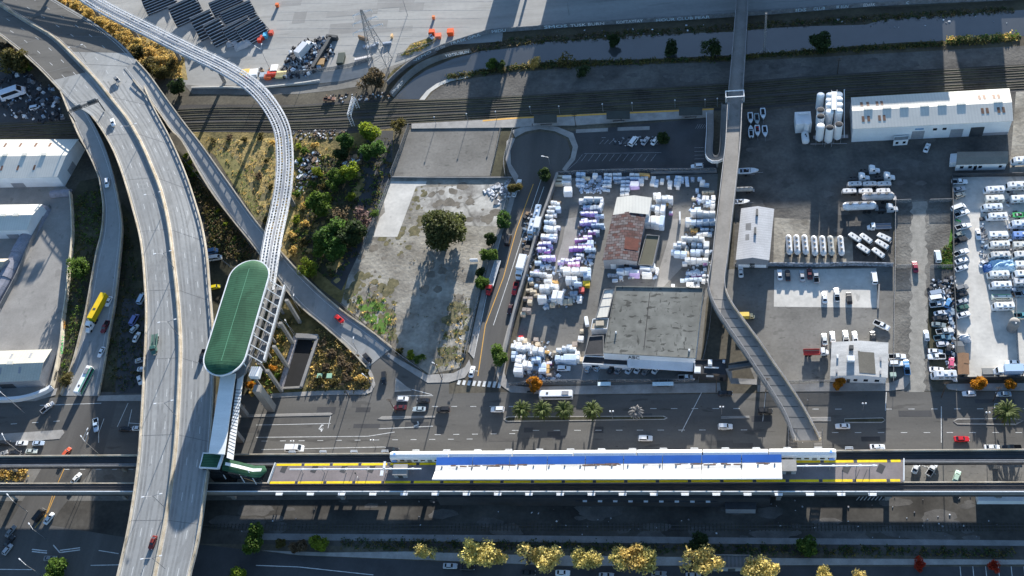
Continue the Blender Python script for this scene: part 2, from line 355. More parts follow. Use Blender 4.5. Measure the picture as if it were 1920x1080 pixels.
pave([(1770,720),(1990,718),(1990,732),(1800,733),(1778,730)])
pave([(185,742),(272,740),(272,752),(182,752)])
pave([(-80,744),(60,742),(95,732),(108,728),(104,741),(66,752),(-80,756)])
pave([(-60,818),(118,806),(121,812),(112,823),(-60,836)], 'median_pavement')
# western yards
sheet('western_yard', [(-150,330),(110,335),(135,362),(136,470),(126,560),(120,650),(100,735),(60,745),(-150,748)], 1, m_conc)
sheet('scrap_yard_dirt', [(-150,120),(20,110),(60,140),(110,190),(120,225),(-150,236)], 1, m_asphd)
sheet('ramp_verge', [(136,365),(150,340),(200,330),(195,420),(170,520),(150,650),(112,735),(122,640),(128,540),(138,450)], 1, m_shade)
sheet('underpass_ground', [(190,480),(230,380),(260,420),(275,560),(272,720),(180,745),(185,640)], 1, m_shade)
sheet('underpass_lot', [(230,560),(275,560),(275,745),(215,745)], 2, m_asphd)
# embankment west of the vacant lot
sheet('embankment_grass', [(330,245),(540,250),(660,250),(740,240),(735,330),(690,430),(655,520),(640,570),(600,540),(540,480),(470,380),(400,290)], 1, m_weed)
sheet('embankment_grass', [(395,262),(520,258),(548,300),(560,345),(548,440),(540,500),(522,480),(500,420),(470,345),(425,275)], 2, m_dry)
sheet('embankment_grass', [(398,284),(428,282),(452,312),(470,355),(486,405),(478,408),(430,335)], 3, m_olive)
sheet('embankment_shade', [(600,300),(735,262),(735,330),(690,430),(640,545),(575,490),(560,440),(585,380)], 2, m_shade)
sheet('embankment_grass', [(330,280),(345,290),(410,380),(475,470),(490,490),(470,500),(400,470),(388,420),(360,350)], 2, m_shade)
sheet('triangle_lot_grass', [(505,560),(545,560),(600,600),(650,645),(692,688),(695,722),(686,735),(500,745),(470,735),(470,690)], 1, m_weed)
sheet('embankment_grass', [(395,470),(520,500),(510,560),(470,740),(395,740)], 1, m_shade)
sheet('driveway', [(690,245),(738,245),(735,330),(705,400),(690,440),(640,545),(620,530),(650,470),(668,400)], 2, m_asphd)
# vacant lot
sheet('vacant_lot', [(735,330),(958,334),(950,400),(925,470),(900,545),(876,660),(862,690),(805,702),(740,655),(640,568),(655,510),(690,430)], 1, m_dirt)
sheet('concrete_pad', [(733,340),(800,340),(798,347),(780,350),(745,444),(700,444),(712,408),(722,398),(720,380)], 3, m_concl)
sheet('concrete_pad', [(785,352),(950,344),(946,395),(935,425),(862,422),(800,400),(778,378)], 2, m_concb)
sheet('fenced_car_park', [(768,243),(936,239),(918,330),(734,331)], 3, m_asphold)
sheet('grass_strip', [(938,240),(962,240),(948,290),(950,330),(920,330)], 2, m_shade)
# station lot, turning circle, side street
sheet('side_street', [(965,262),(985,252),(1012,247),(1040,250),(1063,262),(1070,285),(1062,310),(1048,330),(1022,400),(1000,462),(975,560),(950,650),(938,722),(880,716),(888,672),(912,545),(938,445),(957,402),(972,345),(955,310),(955,285)], 4, m_asph2)
sheet('railway_station_car_park', [(1064,247),(1330,220),(1346,326),(1050,334),(1072,300),(1080,280)], 3, m_asphd)
pave([(960,245),(985,236),(1010,234),(1045,238),(1075,250),(1084,275),(1078,300),(1060,322),(1054,318),(1070,296),(1074,276),(1066,258),(1040,246),(1012,242),(985,247),(966,258)])
pave([(950,265),(958,258),(966,260),(957,282),(958,308),(972,330),(968,345),(955,322),(948,300)])
mb = MB(); mb.prism([W(x,y,0).xy for x,y in [(772,233),(905,226),(965,221),(1075,216),(1180,211),(1338,204),(1338,220),(1190,228),(1075,236),(1010,236),(960,240),(772,242)]], .02, .4); struct('railway_platform_pavement', mb, m_pave)
mb = MB(); ribbon(mb, cr([W(x,y,.4) for x,y in [(905,226.5),(965,221.6),(1075,216.6),(1180,211.6),(1338,204.6)]], 20), .9, .015); struct('platform_edge_line', mb, m_orange)
# foam yard and the lots to its east
sheet('foam_yard', [(1045,332),(1346,326),(1335,540),(1325,560),(1310,720),(955,722),(948,700),(966,640),(990,560),(1015,470)], 2, m_asphold)
sheet('concrete_apron', [(1262,410),(1300,410),(1280,500),(1242,540),(1225,540),(1250,460)], 3, m_conc)
sheet('concrete_apron', [(1062,410),(1095,405),(1080,470),(1050,540),(1030,540),(1055,450)], 3, m_conc)
sheet('tanker_yard', [(1385,212),(1600,190),(1900,170),(1990,165),(1990,330),(1782,330),(1783,380),(1672,376),(1676,500),(1375,500)], 2, m_dirtd)
sheet('sunlit_ground_patch', [(1452,408),(1520,412),(1516,440),(1598,445),(1600,495),(1450,495)], 3, m_dirt)  # sunlit ground beyond the shadow's edge, painted as a paler sheet
sheet('eastern_lot', [(1345,505),(1678,500),(1672,722),(1560,722),(1420,724),(1380,620),(1350,560)], 2, m_asphold)
sheet('concrete_pad', [(1452,506),(1643,503),(1646,577),(1451,575)], 3, m_concl)
sheet('ramp_mouth', [(650,600),(700,610),(735,652),(785,704),(842,718),(842,748),(690,748),(702,722),(690,690)], 2, m_asph)
sheet('alley', [(1676,376),(1786,372),(1790,520),(1744,560),(1740,640),(1745,720),(1750,733),(1692,733),(1670,722),(1678,560)], 3, m_alley)
sheet('camper_lot', [(1786,332),(1990,330),(1990,712),(1795,712),(1793,560),(1787,450)], 3, m_concl)
sheet('wreck_strip', [(1742,556),(1792,540),(1794,712),(1748,716),(1738,640)], 4, m_shade)
sheet('grass_verge', [(1783,430),(1787,430),(1788,505),(1757,503),(1768,480),(1778,460)], 4, mat('green_grass', (.06,.16,.02), .4, .4, 1, fine=.2))
sheet('eastern_gravel', [(1905,172),(1990,168),(1990,330),(1892,330),(1898,260)], 3, m_dirt)
sheet('car_park_apron', [(1040,680),(1132,676),(1120,716),(1038,716)], 3, m_gconc)
# ---- medians
def island(pts, fill, h=.16):
    mb = MB(); ps = [W(x,y,0).xy for x,y in pts]; mb.prism(ps, .02, h)
    struct('median_kerb', mb, m_curb)
    c = sum(ps, Vector((0,0)))/len(ps); mb = MB(); mb.face([((p.x-c.x)*.985+c.x, c.y+(p.y-c.y)*.66, h+.01) for p in ps]); struct('median_ground', mb, fill)
island([(944,786),(952,781),(1245,780),(1252,784),(1246,787),(950,791)], m_shade)
island([(1583,785),(1655,783),(1660,788),(1654,793),(1583,793)], m_shade)
island([(1787,790),(1795,785),(1900,784),(1919,789),(1905,797),(1795,796)], m_dirtd)
island([(440,778),(620,774),(624,776),(620,779),(440,783)], m_conc)
island([(708,786),(716,781),(816,780),(816,783),(720,787)], m_conc)
island([(1352,781),(1405,780),(1405,784),(1352,785)], m_gconc)
island([(1480,783),(1558,782),(1558,790),(1480,790)], m_gconc)
island([(742,708),(772,733),(740,735)], m_conc)
# ---- painted markings
m_fadedw = mat('faded_bay_paint', (.36,.36,.36), .3, .5, .9)
def lines(name, segs, w, m, z=.064):
    mb = MB()
    for s in segs: ribbon(mb, [W(x,y,z) for x,y in s], w, .002)
    struct(name, mb, m)
dash = lambda x0, x1, y0, y1, step, ln: [[(x, y0+(y1-y0)*(x-x0)/(x1-x0)), (x+ln, y0+(y1-y0)*(x+ln-x0)/(x1-x0))] for x in [x0+step*i for i in range(int((x1-x0)/step)+1)]]
lines('road_marking', dash(1660,1990,767,766,43,12)+dash(1180,1390,766,766,39,12)+dash(1480,1580,767,767,43,12)+dash(960,1400,807,806,39,12)+dash(490,900,827,823,35,11)+dash(815,960,815,813,35,11)+dash(1560,1990,811,811,43,12)+dash(810,960,762,762,36,11)+
      dash(120,260,880,880,30,10)+dash(-60,100,800,790,40,12), .2, m_white)
lines('road_marking', [[(480,797),(620,794)],[(480,820),(690,818),(740,810)],[(710,804),(812,799)],[(620,780),(615,803)],[(812,742),(745,742)],[(772,730),(810,740)],[(490,843),(720,838),(740,842)],
      [(190,756),(75,760)],[(240,756),(220,800)],[(247,768),(240,800)],[(242,793),(268,795)],[(185,830),(185,812),(195,785)],[(1316,735),(1278,810)],[(1505,795),(1505,830)],[(1436,735),(1430,790)],[(1662,735),(1660,770)],[(1765,762),(1765,830)],[(1865,757),(1885,757),(1885,765),(1865,765),(1865,757)]], .22, m_white)
lines('crosswalk_marking', [[(862+i*9.5,718-abs(i)*-.35-5),(859+i*9.5,718+i*.8+3)] for i in range(9)], 1.1, m_white)
lines('lane_marking', [[(972,340),(942,432),(915,540),(888,672)]], .25, m_white)
lines('lane_marking', [[(1000,345),(968,432),(944,520),(910,610),(896,705)]], .3, m_orange)
lines('lane_marking', [[(1015,335),(985,425),(955,520),(925,610)],[(1020,350),(1004,395)],[(872,693),(898,696)]], .22, m_white)
lines('bay_marking', [[(1090+i*13,302),(1100+i*13,289)] for i in range(11)]+[[(1095,288),(1240,286)],[(1060,322),(1080,305),(1092,290)],[(1128,258),(1136,258)]]+[[(1124+i*9,270),(1132+i*9,262)] for i in range(6)]+[[(1302,277+i*7),(1320,276.5+i*7)] for i in range(5)]+[[(1304+i*4,241),(1309+i*4,233)] for i in range(5)], .13, m_fadedw)
lines('pale_slab', [[(1080,246),(1140,243)],[(1158,242),(1218,240)]], 2.0, m_pave, .06)
lines('lane_marking', [[(126,866),(100,925),(85,970)]], .3, m_orange)
lines('lane_marking', [[(108,917),(90,960),(65,990)]], .3, m_orange)
lines('stop_marking', [[(60,1030),(88,1033)],[(60,1034),(88,1037)],[(112,1032),(150,1027)],[(112,1036),(150,1031)],[(100,1022),(112,1036)]], .35, m_white)
lines('lane_marking', [[(-60,1067),(60,1068)],[(480,1060),(560,1063),(700,1078)],[(170,1060),(225,1059)],[(185,1032),(222,1038)]], .25, m_white)
lines('bay_marking', [[(1800+i*24,1062),(1802+i*24,1082)] for i in range(7)], .2, m_white)
lines('bay_marking', [[(1728+i*5,872+i*1.2),(1746+i*3,880+i*3.2)] for i in range(4)], .2, m_white)
lines('bay_marking', [[(1612+i*7,931),(1606+i*7,938)] for i in range(8)], .25, m_white)
lines('lot_marking', [[(520,6+i*16),(940-i*20,2+i*16)] for i in range(7)], .2, mat('faded_paint', (.40,.39,.37), .2, .5, .9), .05)
lines('arrow_marking', [[(598,805),(604,796),(606,798)],[(600,806),(606,802),(602,809)],[(776,799),(785,796),(783,790)]], .5, m_white)
lines('lane_marking', [[(183,540),(175,620)],[(200,520),(196,600),(178,700)],[(207,500),(205,560)]], .3, m_white)
# patched asphalt and oil streaks along the streets
for k in range(26):
    x = rnd(420, 1900); y = rnd(748, 835); mb = MB(); p = W(x, y, .062); mb.box((p.x, p.y, .044+k*.0006), (rnd(3,14), rnd(.8,3.2), .004)); struct('road_patch', mb, m_asphd if k % 2 else m_asph2)
for k in range(14):
    x = rnd(520, 930); y = rnd(0, 90); mb = MB(); p = W(x, y, 0); mb.box((p.x, p.y, .014+k*.002), (rnd(6,30), rnd(3,9), .004)); struct('lot_patch', mb, m_patch if k % 3 else m_arena)

m_pale = mat('packed_dust', (.27,.255,.225), .2, .4, 1, fine=.12); m_dirtd2 = mat('grey_gravel', (.11,.103,.095), .3, .2, 1, fine=.15); m_oil = mat('oil_stain', (.055,.054,.052), .3, .3, .8, fine=.1); m_dust = mat('pale_dust', (.17,.163,.15), .25, .3, 1, fine=.12); m_scrub = mat('scrub_patch', (.125,.12,.065), .4, .5, 1, fine=.25, c2=(.20,.17,.09)); m_mud = mat('brown_mud', (.165,.145,.118), .3, .3, 1, fine=.18); m_lowgreen = mat("low_green_weeds", (.09,.17,.03), .4, .6, 1, fine=.25)
stains('weed_patch', [(645,566),(665,515),(735,520),(745,560),(738,640),(700,622)], 70, .5, 3.2, m_scrub, .03, 1)
stains('weed_patch', [(660,560),(720,560),(735,640),(705,618)], 48, .4, 2.2, m_lowgreen, .034, 2)
stains('weed_patch', [(845,570),(882,560),(866,680),(820,688),(830,620)], 60, .5, 2.6, m_scrub, .03, 3)
stains('mud_patch', [(660,500),(700,440),(930,430),(880,660),(740,655)], 36, .4, 2.6, m_mud, .03, 4)
stains('weed_patch', [(715,440),(790,400),(800,440),(720,500)], 30, .5, 2.5, m_scrub, .03, 5)
stains('weed_patch', [(780,350),(800,350),(790,420),(760,440)], 22, .4, 2.0, m_scrub, .033, 6)
stains('mud_patch', [(800,345),(940,345),(930,420),(820,410)], 34, .5, 3.0, m_mud, .042, 7)
rr = random.Random(5); mb = MB(); A_, B_ = [], []
for i in range(60):
    y = 378+i*6.05; p = W(1722-(i > 40)*(i-40)*.25, y, .052); A_.append(p+Vector((-2.3+rr.uniform(-.9,.5),0,0))); B_.append(p+Vector((2.5+rr.uniform(-.5,.9),0,0)))
for i in range(59): mb.face([A_[i], A_[i+1], B_[i+1], B_[i]])
struct('alley_wheel_track', mb, m_pale)
stains('dust_patch', [(1400,240),(1780,260),(1670,480),(1400,480)], 40, .6, 3.5, m_dirtd2, .032, 12, 1.6)
stains('dust_patch', [(900,150),(1900,95),(1900,115),(1400,140),(900,178)], 40, .8, 3.5, m_dirtd2, .033, 13, 2.5)
stains('weed_patch', [(395,262),(535,262),(535,400),(500,430),(430,340)], 60, .6, 3.6, m_scrub, .0315, 18)
stains('weed_patch', [(560,280),(700,280),(640,540),(560,480)], 50, .6, 3.0, m_dry, .0315, 19)
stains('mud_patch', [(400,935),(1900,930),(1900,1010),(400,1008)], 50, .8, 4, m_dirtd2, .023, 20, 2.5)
sheet('dry_grass_bank', [(112,-8),(136,-8),(345,108),(352,150),(300,146),(262,118),(232,84),(180,43)], 2, m_dry)
# ================================================================== ELEVATED ROADS
m_fade = mat('worn_paint', (.55,.55,.54), .2, .8, .8)
m_joint = mat('joint_seal', (.14,.14,.14), .2, 1, .8)
def zline(pts, z): return [W(x, y, z) for x, y in pts]
def rail_parapet(root, line, h=1.05, every=3.2, name='parapet', m=None):
    """kerb, posts and top rail: sunlight passes between them"""
    m = m or m_parapet; mb = MB(); strip_wall(mb, line, .45, -.02, .38); strip_wall(mb, line, .42, h-.28, h)
    acc = 0
    for a, b in zip(line, line[1:]):
        acc += (b-a).length
        if acc >= every:
            acc = 0; d = b-a; mb.box((b.x, b.y, b.z+.57), (.7, .4, .42), math.atan2(d.y, d.x))
    part(root, name, mb, m)
def solid_parapet(root, line, h=1.0, w=.4, name='parapet', m=None):
    mb = MB(); strip_wall(mb, line, w, -.05, h); part(root, name, mb, m or m_parapet)
def pier(root, c, zt, rz, span, w=1.8):
    mb = MB(); mb.cylz((c.x, c.y, 0), w/2, zt-1.6, 12); mb.box((c.x, c.y, zt-.8), (1.9, span, 1.6), rz); part(root, 'pier', mb, m_gconc)

NN = 150
left = cr([W(x,y,z) for x,y,z in [(-120,-10,9),(-60,26,9),(-20,52,9),(30,90,9.5),(75,130,10),(115,172,10.5),(142,198,11),(172,218,11.5),(205,267,12),(228,320,12.5),(252,400,13),(266,460,13.5),(273,540,14),(275,600,14),(271,700,14),(266,790,14),(260,870,14),(249,950,14),(238,1010,14),(222,1080,14),(200,1170,14)]], NN)
medn = cr([W(x,y,z) for x,y,z in [(-50,-30,9),(0,8,9),(50,40,9),(100,70,9.5),(140,108,10),(180,150,10.5),(212,190,11),(240,226,11.5),(265,270,12),(287,320,12.5),(302,360,13),(316,420,13.5),(325,490,14),(333,560,14),(338,640,14),(337,700,14),(333,780,14),(328,850,14),(315,950,14),(302,1020,14),(290,1080,14),(274,1170,14)]], NN)
right = cr([W(x,y,z) for x,y,z in [(60,-20,9),(95,-5,9),(130,15,9),(180,45,9.5),(231,86,10),(258,118,10.3),(268,140,10.45),(272,165,10.6),(290,205,11),(312,245,11.5),(330,282,12),(350,330,12.5),(368,385,13),(380,430,13.5),(388,480,14),(393,540,14),(398,600,14),(401,650,14),(402,700,14),(400,760,14),(393,860,14),(385,920,14),(375,990,14),(365,1040,14),(355,1080,14),(340,1170,14)]], NN)
vd = empty('highway_viaduct', W(330, 640, 0), label='curving concrete highway viaduct with two carriageways and tan parapets', cat='viaduct')
for A, B in ((left, medn), (medn, right)): mb = MB(); deck(mb, A, B, 1.5); part(vd, 'deck', mb, m_hwy)
i_g = 52
def idx(px, py, line):
    p = W(px, py, 12); return min(range(len(line)), key=lambda i: (line[i]-p).length)
gl = idx(172, 216, left); gr = idx(262, 162, right); ol = idx(112, 168, left)
rail_parapet(vd, left[gl:]); rail_parapet(vd, left[:ol+1]); rail_parapet(vd, right[gr:])
mb = MB(); strip_wall(mb, medn, 1.5, -.02, .5); strip_wall(mb, medn, .5, .5, 1.05); part(vd, 'median_barrier', mb, m_parapet)
for (A, B, fr, ds) in ((left, medn, (.36,.66), (3.0,6.5)), (medn, right, (.36,.66), (3.0,6.5))):
    for t in fr:
        ln = inter(A, B, t)
        for i in range(2, NN-2, 5): mb = MB(); ribbon(mb, [ln[i], ln[i].lerp(ln[i+1], .95), ln[i+1].lerp(ln[i+2], .15)], .2, .02); part(vd, 'lane_dash', mb, m_fade)
for A, B, t in ((left, medn, .07), (left, medn, .93), (medn, right, .07), (medn, right, .92)):
    mb = MB(); ribbon(mb, inter(A, B, t), .16, .02); part(vd, 'edge_line', mb, m_fade)
mb = MB()
a, b = idx(70,128,left), idx(60,50,medn)
strip = [(left[i].lerp(medn[i], .02), left[i].lerp(medn[i], .96)) for i in range(0, a+5)]
mb.loft([[l+Vector((0,0,.012)), r+Vector((0,0,.012)), r, l] for l, r in strip]); 
strip = [(medn[i].lerp(right[i], .05), medn[i].lerp(right[i], .96)) for i in range(0, a-3)]
mb.loft([[l+Vector((0,0,.012)), r+Vector((0,0,.012)), r, l] for l, r in strip]); part(vd, 'asphalt_surface', mb, m_asph)
m_track = mat('tyre_darkened', (.225,.227,.224), .15, .2, .85)
for A, B in ((left, medn), (medn, right)):
    for t in (.15,.25,.44,.55,.74,.85):
        mb = MB(); ribbon(mb, inter(A, B, t)[46:], .75, .008); part(vd, 'tyre_track', mb, m_track)
for i in range(16, NN, 12):
    for A, B in ((left, medn), (medn, right)):
        mb = MB(); ribbon(mb, [A[i], B[i]], .2, .017); part(vd, 'expansion_joint', mb, m_joint)
for i in range(6, NN-4, 9):
    d = right[i]-left[i]; c = left[i].lerp(right[i], .5); rz = math.atan2(d.y, d.x)-math.pi/2
    for t in (.28, .72):
        c = left[i].lerp(right[i], t); pier(vd, c, c.z-1.5, rz, 9)
# descending ramps
def ramp(name, Lp, Rp, label, n=70, top_side=(1, 1), m=None, mark=True):
    L = cr([W(*p) for p in Lp], n); R = cr([W(*p) for p in Rp], n)
    r = empty(name, (L[n//2].x, L[n//2].y, 0), label=label, cat='ramp')
    mb = MB(); deck(mb, L, R, 1.1); part(r, 'deck', mb, m or m_hwy)
    if top_side[0]: rail_parapet(r, L[top_side[0]-1:])
    if top_side[1]: rail_parapet(r, R[top_side[1]-1:])
    if mark:
        
        for t in (.14, .84): mb = MB(); ribbon(mb, inter(L, R, t), .16, .02); part(r, 'edge_line', mb, m_fade)
    for i in range(5, n-14, 8):
        c = L[i].lerp(R[i], .5)
        if c.z > 3.2: 
            d = R[i]-L[i]; pier(r, c, c.z-1.1, math.atan2(d.y, d.x)-math.pi/2, 5, 1.4)
    return L, R
ramp('highway_ramp', [(115,174,10.4),(135,224,10.2),(150,258,9.8),(165,285,9.4),(185,330,8.4),(193,370,7.2),(195,400,6.3),(191,440,5.2),(181,480,4),(172,530,2.8),(161,590,1.5),(151,630,.8),(138,680,.3),(116,742,.1)],
     [(160,206,10.9),(180,240,10.4),(198,280,9.8),(213,330,8.6),(224,380,7.2),(229,415,6.3),(229,445,5.2),(222,520,3.2),(216,570,2),(207,620,1.0),(198,680,.35),(186,742,.1)],
     'narrow exit ramp sinking beside the western warehouses with queued traffic', top_side=(1, 24))
rL, rR = ramp('highway_ramp', [(232,128,10.5),(256,158,10.7),(277,183,10.5),(302,216,10),(322,245,9.6),(342,266,9.3),(372,320,8.4),(402,368,7.5),(442,420,6.3),(478,465,5.2),(520,522,3.8),(560,572,2.5),(605,610,1.4),(650,650,.5),(688,690,.12)],
     [(256,114,10.5),(281,142,10.7),(310,182,10.5),(345,230,9.8),(380,275,9.3),(430,345,8.2),(480,415,7),(545,493,5),(592,540,3.2),(640,582,1.8),(688,616,.7),(735,652,.12)],
     'long ramp running from the viaduct down to the palm-lined main street', n=74, top_side=(5, 1))
# sign gantry over the exit, seen from behind
g = empty('sign_gantry', W(165, 212, 10.6), label='overhead sign gantry of grey steel truss spanning the exit lanes', cat='gantry')
p0, p1 = W(141, 228, 11), W(196, 207, 11.5)
mb = MB()
for dz in (5.6, 6.6):
    for dy in (0, .9): mb.tube(p0+Vector((0,dy,dz)), p1+Vector((0,dy,dz)), .12)
n = 14
for i in range(n):
    a = p0.lerp(p1, i/n); b = p0.lerp(p1, (i+1)/n)
    mb.tube(a+Vector((0,0,5.6)), b+Vector((0,0,6.6)), .07); mb.tube(a+Vector((0,.9,5.6)), b+Vector((0,.9,6.6)), .07); mb.tube(a+Vector((0,0,6.6)), b+Vector((0,.9,6.6)), .07)
part(g, 'truss', mb, m_dsteel)
mb = MB(); mb.tube(p0, p0+Vector((0,0,6.6)), .3); part(g, 'post', mb, m_dsteel); mb = MB(); mb.tube(p1, p1+Vector((0,0,6.6)), .3); part(g, 'post', mb, m_dsteel)
for t in (.1, .62):
    a = p0.lerp(p1, t); b = p0.lerp(p1, t+.3); mb = MB(); mb.loft([[a+Vector((0,1.1,4.9)), a+Vector((0,1.25,4.9)), a+Vector((0,1.25,7.4)), a+Vector((0,1.1,7.4))], [b+Vector((0,1.1,4.9)), b+Vector((0,1.25,4.9)), b+Vector((0,1.25,7.4)), b+Vector((0,1.1,7.4))]]); part(g, 'sign_panel', mb, m_steel)
# double arm lamp posts on the median
def lamp_mesh(h, arms, r=.14):
    a = MB(); a.tube((0,0,0), (0,0,h), r, 7, r*.6); b = []
    for dx, dy in arms:
        a.tube((0,0,h-.6), (dx, dy, h+.2), r*.55, 5); m = MB(); l = math.hypot(dx, dy); m.box((dx*(1+.5/l), dy*(1+.5/l), h+.2), (.95, .38, .18), math.atan2(dy, dx)); b.append(m.mesh('lamp_head', m_wsteel))
    return a.mesh('lamp_post', m_steel), b
LP = lamp_mesh(10.5, [(2.6,.5),(-2.6,-.5)])
lampspots = [(163,119,'beside the upper bend'),(309,396,'level with the exit ramp lorry'),(328,505,'above the green roof'),(337,632,'beside the green flatbed truck'),(332,782,'above the west street crossing'),(312,954,'above the red car'),(266,272,'between bend and exit'),(312,1068,'nearest the lower frame edge')]
for x, y, s in lampspots:
    p = W(x, y, 14 if y > 480 else (13 if y > 350 else 10.5)); p.z = medn[min(range(NN), key=lambda i: (medn[i].xy-p.xy).length)].z+1.0
    o = link('highway_lamp', LP[0], None, p, 0, label='twin-armed grey lamp post on highway median '+s, cat='street lamp', group='lamp posts on the highway median')
    for m in LP[1]: link('lamp_head', m, o)

# ================================================================== PEOPLE MOVER GUIDEWAY
ctr = [(-330,-70,19),(-200,-95,19),(-110,-108,18.5),(-20,-105,18),(60,-76,17),(130,-28,15),(195,14,13.5),(290,62,13),(350,92,12.5),(420,126,13),(470,158,13),(505,196,13),(528,240,13.5),(534,290,13.5),(532,340,13.5),(524,390,13.5),(513,440,15),(506,480,16.5),(500,520,17),(496,545,17.2)]
C = cr([W(*p) for p in ctr], 270)
def offs(line, o):
    out = []; n = len(line)
    for i, p in enumerate(line):
        d = line[min(i+1,n-1)]-line[max(i-1,0)]; d.z = 0; d.normalize(); out.append(p+Vector((-d.y,d.x,0))*o)
    return out
gw = empty('people_mover_guideway', (C[60].x, C[60].y, 0), label='white steel truss guideway curving towards the green-roofed station', cat='guideway')
for o_ in (-1.9, 1.9):
    mb = MB(); ln = offs(C, o_)
    for s in (-1.25, 1.25):
        e = offs(ln, s); strip_wall(mb, e, .34, -.2, .15); strip_wall(mb, e, .34, -1.7, -1.4)
        for i in range(0, len(e)-1): 
            mb.tube(e[i]+Vector((0,0,-1.5)), e[i+1]+Vector((0,0,0)), .11, 4)
    strip_wall(mb, ln, .5, -.15, .2)
    a, b = offs(ln, -1.25), offs(ln, 1.25)
    for i in range(0, len(a)):
        ribbon(mb, [a[i], b[i]], .42, .02)
        if i < len(a)-1 and i % 2: mb.tube(a[i], b[i+1], .09, 4)
    part(gw, 'truss_girder', mb, m_girder)
mb = MB(); strip_wall(mb, C, .7, .1, .16); part(gw, 'walkway', mb, m_steel)
for o_ in (-3.5, 3.5):
    mb = MB(); e = offs(C, o_); strip_wall(mb, e, .08, 1.0, 1.1); strip_wall(mb, e, .3, -.1, .0)
    for p in e[::3]: mb.tube(p, p+Vector((0,0,1.1)), .05, 4)
    part(gw, 'handrail', mb, m_girder)
for i in range(74, 264, 20):
    c = C[i]; d = C[i+1]-C[i-1]; mb = MB(); mb.cylz((c.x,c.y,0), .9, c.z-2.6, 12); mb.box((c.x,c.y,c.z-2.2), (1.6, 6.6, .9), math.atan2(d.y,d.x)); part(gw, 'pier', mb, m_gconc)

# ================================================================== GREEN ROOFED STATION
def arc_roof(mb, A, B, rise, n=8, th=.35):
    """roof surface between two polylines A and B (same length), arched by rise"""
    rows = []
    for a, b in zip(A, B):
        wd = (a-b).length; k = min(1, wd/14.0)
        rows.append([a.lerp(b, j/n)+Vector((0,0,rise*k*math.sin(math.pi*j/n))) for j in range(n+1)])
    vs = [p for r in rows for p in r]; m = n+1; fs = []
    for i in range(len(rows)-1):
        for j in range(n): fs.append((i*m+j, i*m+j+1, (i+1)*m+j+1, (i+1)*m+j))
    o = len(vs); vs += [p-Vector((0,0,th)) for p in vs]; fs += [tuple(q+o for q in f[::-1]) for f in fs]
    per = [(i*m, (i+1)*m) for i in range(len(rows)-1)]+[((i+1)*m+n, i*m+n) for i in range(len(rows)-1)]+[(j+1, j) for j in range(n)]+[((len(rows)-1)*m+j, (len(rows)-1)*m+j+1) for j in range(n)]
    fs += [(a, b, b+o, a+o) for a, b in per]; mb.add(vs, fs)
st = empty('people_mover_station', W(450, 610, 0), label='elevated station under a long rounded green metal roof beside the viaduct', cat='station')
c0, c1 = W(466, 521, 25), W(422, 667, 25)      # axis end centres at roof height
ax = (c1-c0); Lx = ax.length; ax.normalize(); px_ = Vector((ax.y, -ax.x, 0)); Rr = 8.0
def caps(Rr, e0=1.0, n=9):
    A, B = [], []
    for k in range(n): 
        a = math.pi/2*k/(n-1)*.98; A.append(c0-ax*Rr*math.cos(a)+px_*Rr*math.sin(a)); B.append(c0-ax*Rr*math.cos(a)-px_*Rr*math.sin(a))
    for k in range(1, 13): A.append(c0+ax*Lx*k/13+px_*Rr); B.append(c0+ax*Lx*k/13-px_*Rr)
    for k in range(n): 
        a = math.pi/2*(1-k/(n-1)*.98); A.append(c1+ax*Rr*math.cos(a)+px_*Rr*math.sin(a)); B.append(c1+ax*Rr*math.cos(a)-px_*Rr*math.sin(a))
    return A, B
A, B = caps(Rr); rf = MB(); arc_roof(rf, A, B, 1.5); roof = part(st, 'roof', rf, m_green)
mb = MB(); rimline = A+B[::-1]; rimline.append(A[0]); strip_wall(mb, rimline, .45, -.55, .12); part(st, 'roof_rim', mb, m_wsteel, parent=roof)
mb = MB(); ridge = [a.lerp(b,.5)+Vector((0,0,1.53)) for a, b in zip(A[6:-6],B[6:-6])]; ribbon(mb, ridge, .25, .02); part(st, 'ridge_seam', mb, mat('pale_green', (.09,.25,.15), .1, .3, .6), parent=roof)
A2, B2 = caps(6.3); mb = MB(); mb.prism([p.xy for p in A2]+[p.xy for p in B2[::-1]], 16.6, 17.6); part(st, 'platform_slab', mb, m_gconc)
mb = MB(); strip_wall(mb, [p-Vector((0,0,25-17.6)) for p in A2[4:-4]], .3, 0, 6.4); part(st, 'glazed_wall', mb, m_glass)
for k in range(6):
    for s in (-5.2, 5.2):
        p = c0+ax*Lx*k/5+px_*s; mb = MB(); mb.cylz((p.x,p.y,0), .55, 16.6, 10); part(st, 'column', mb, m_gconc)
        mb = MB(); mb.cylz((p.x,p.y,17.6), .22, 7.2, 8); part(st, 'roof_post', mb, m_wsteel)
# track beam and walkway on the station's east side
for s, m, w, z0, z1 in ((-8.7, m_steel, .5, 16.6, 17.4), (-11.3, m_wsteel, .4, 16.6, 17.6), (-10.0, m_gconc, 2.2, 16.3, 16.75), (-9.4, m_gconc, 4.2, 15.4, 16.1)):
    mb = MB(); ln = [Vector((p.x, p.y, 0)) for p in (c0+px_*s-ax*2, c0+px_*s+ax*Lx*.5, c1+px_*s-ax*3)]; strip_wall(mb, ln, w, z0, z1); part(st, 'track_beam', mb, m)
for k in range(9):
    p = c0+ax*(Lx+1)*k/8.6; mb = MB(); mb.tube((p+px_*-8)-Vector((0,0,1.2)), (p+px_*-11.3)-Vector((0,0,6.9)), .2, 6); part(st, 'roof_strut', mb, m_wsteel)
    mb = MB(); q = p+px_*-10.0; mb.box((q.x, q.y, 17.0), (.35, 2.4, .5), math.atan2(ax.y, ax.x)); part(st, 'cross_beam', mb, m_gconc)
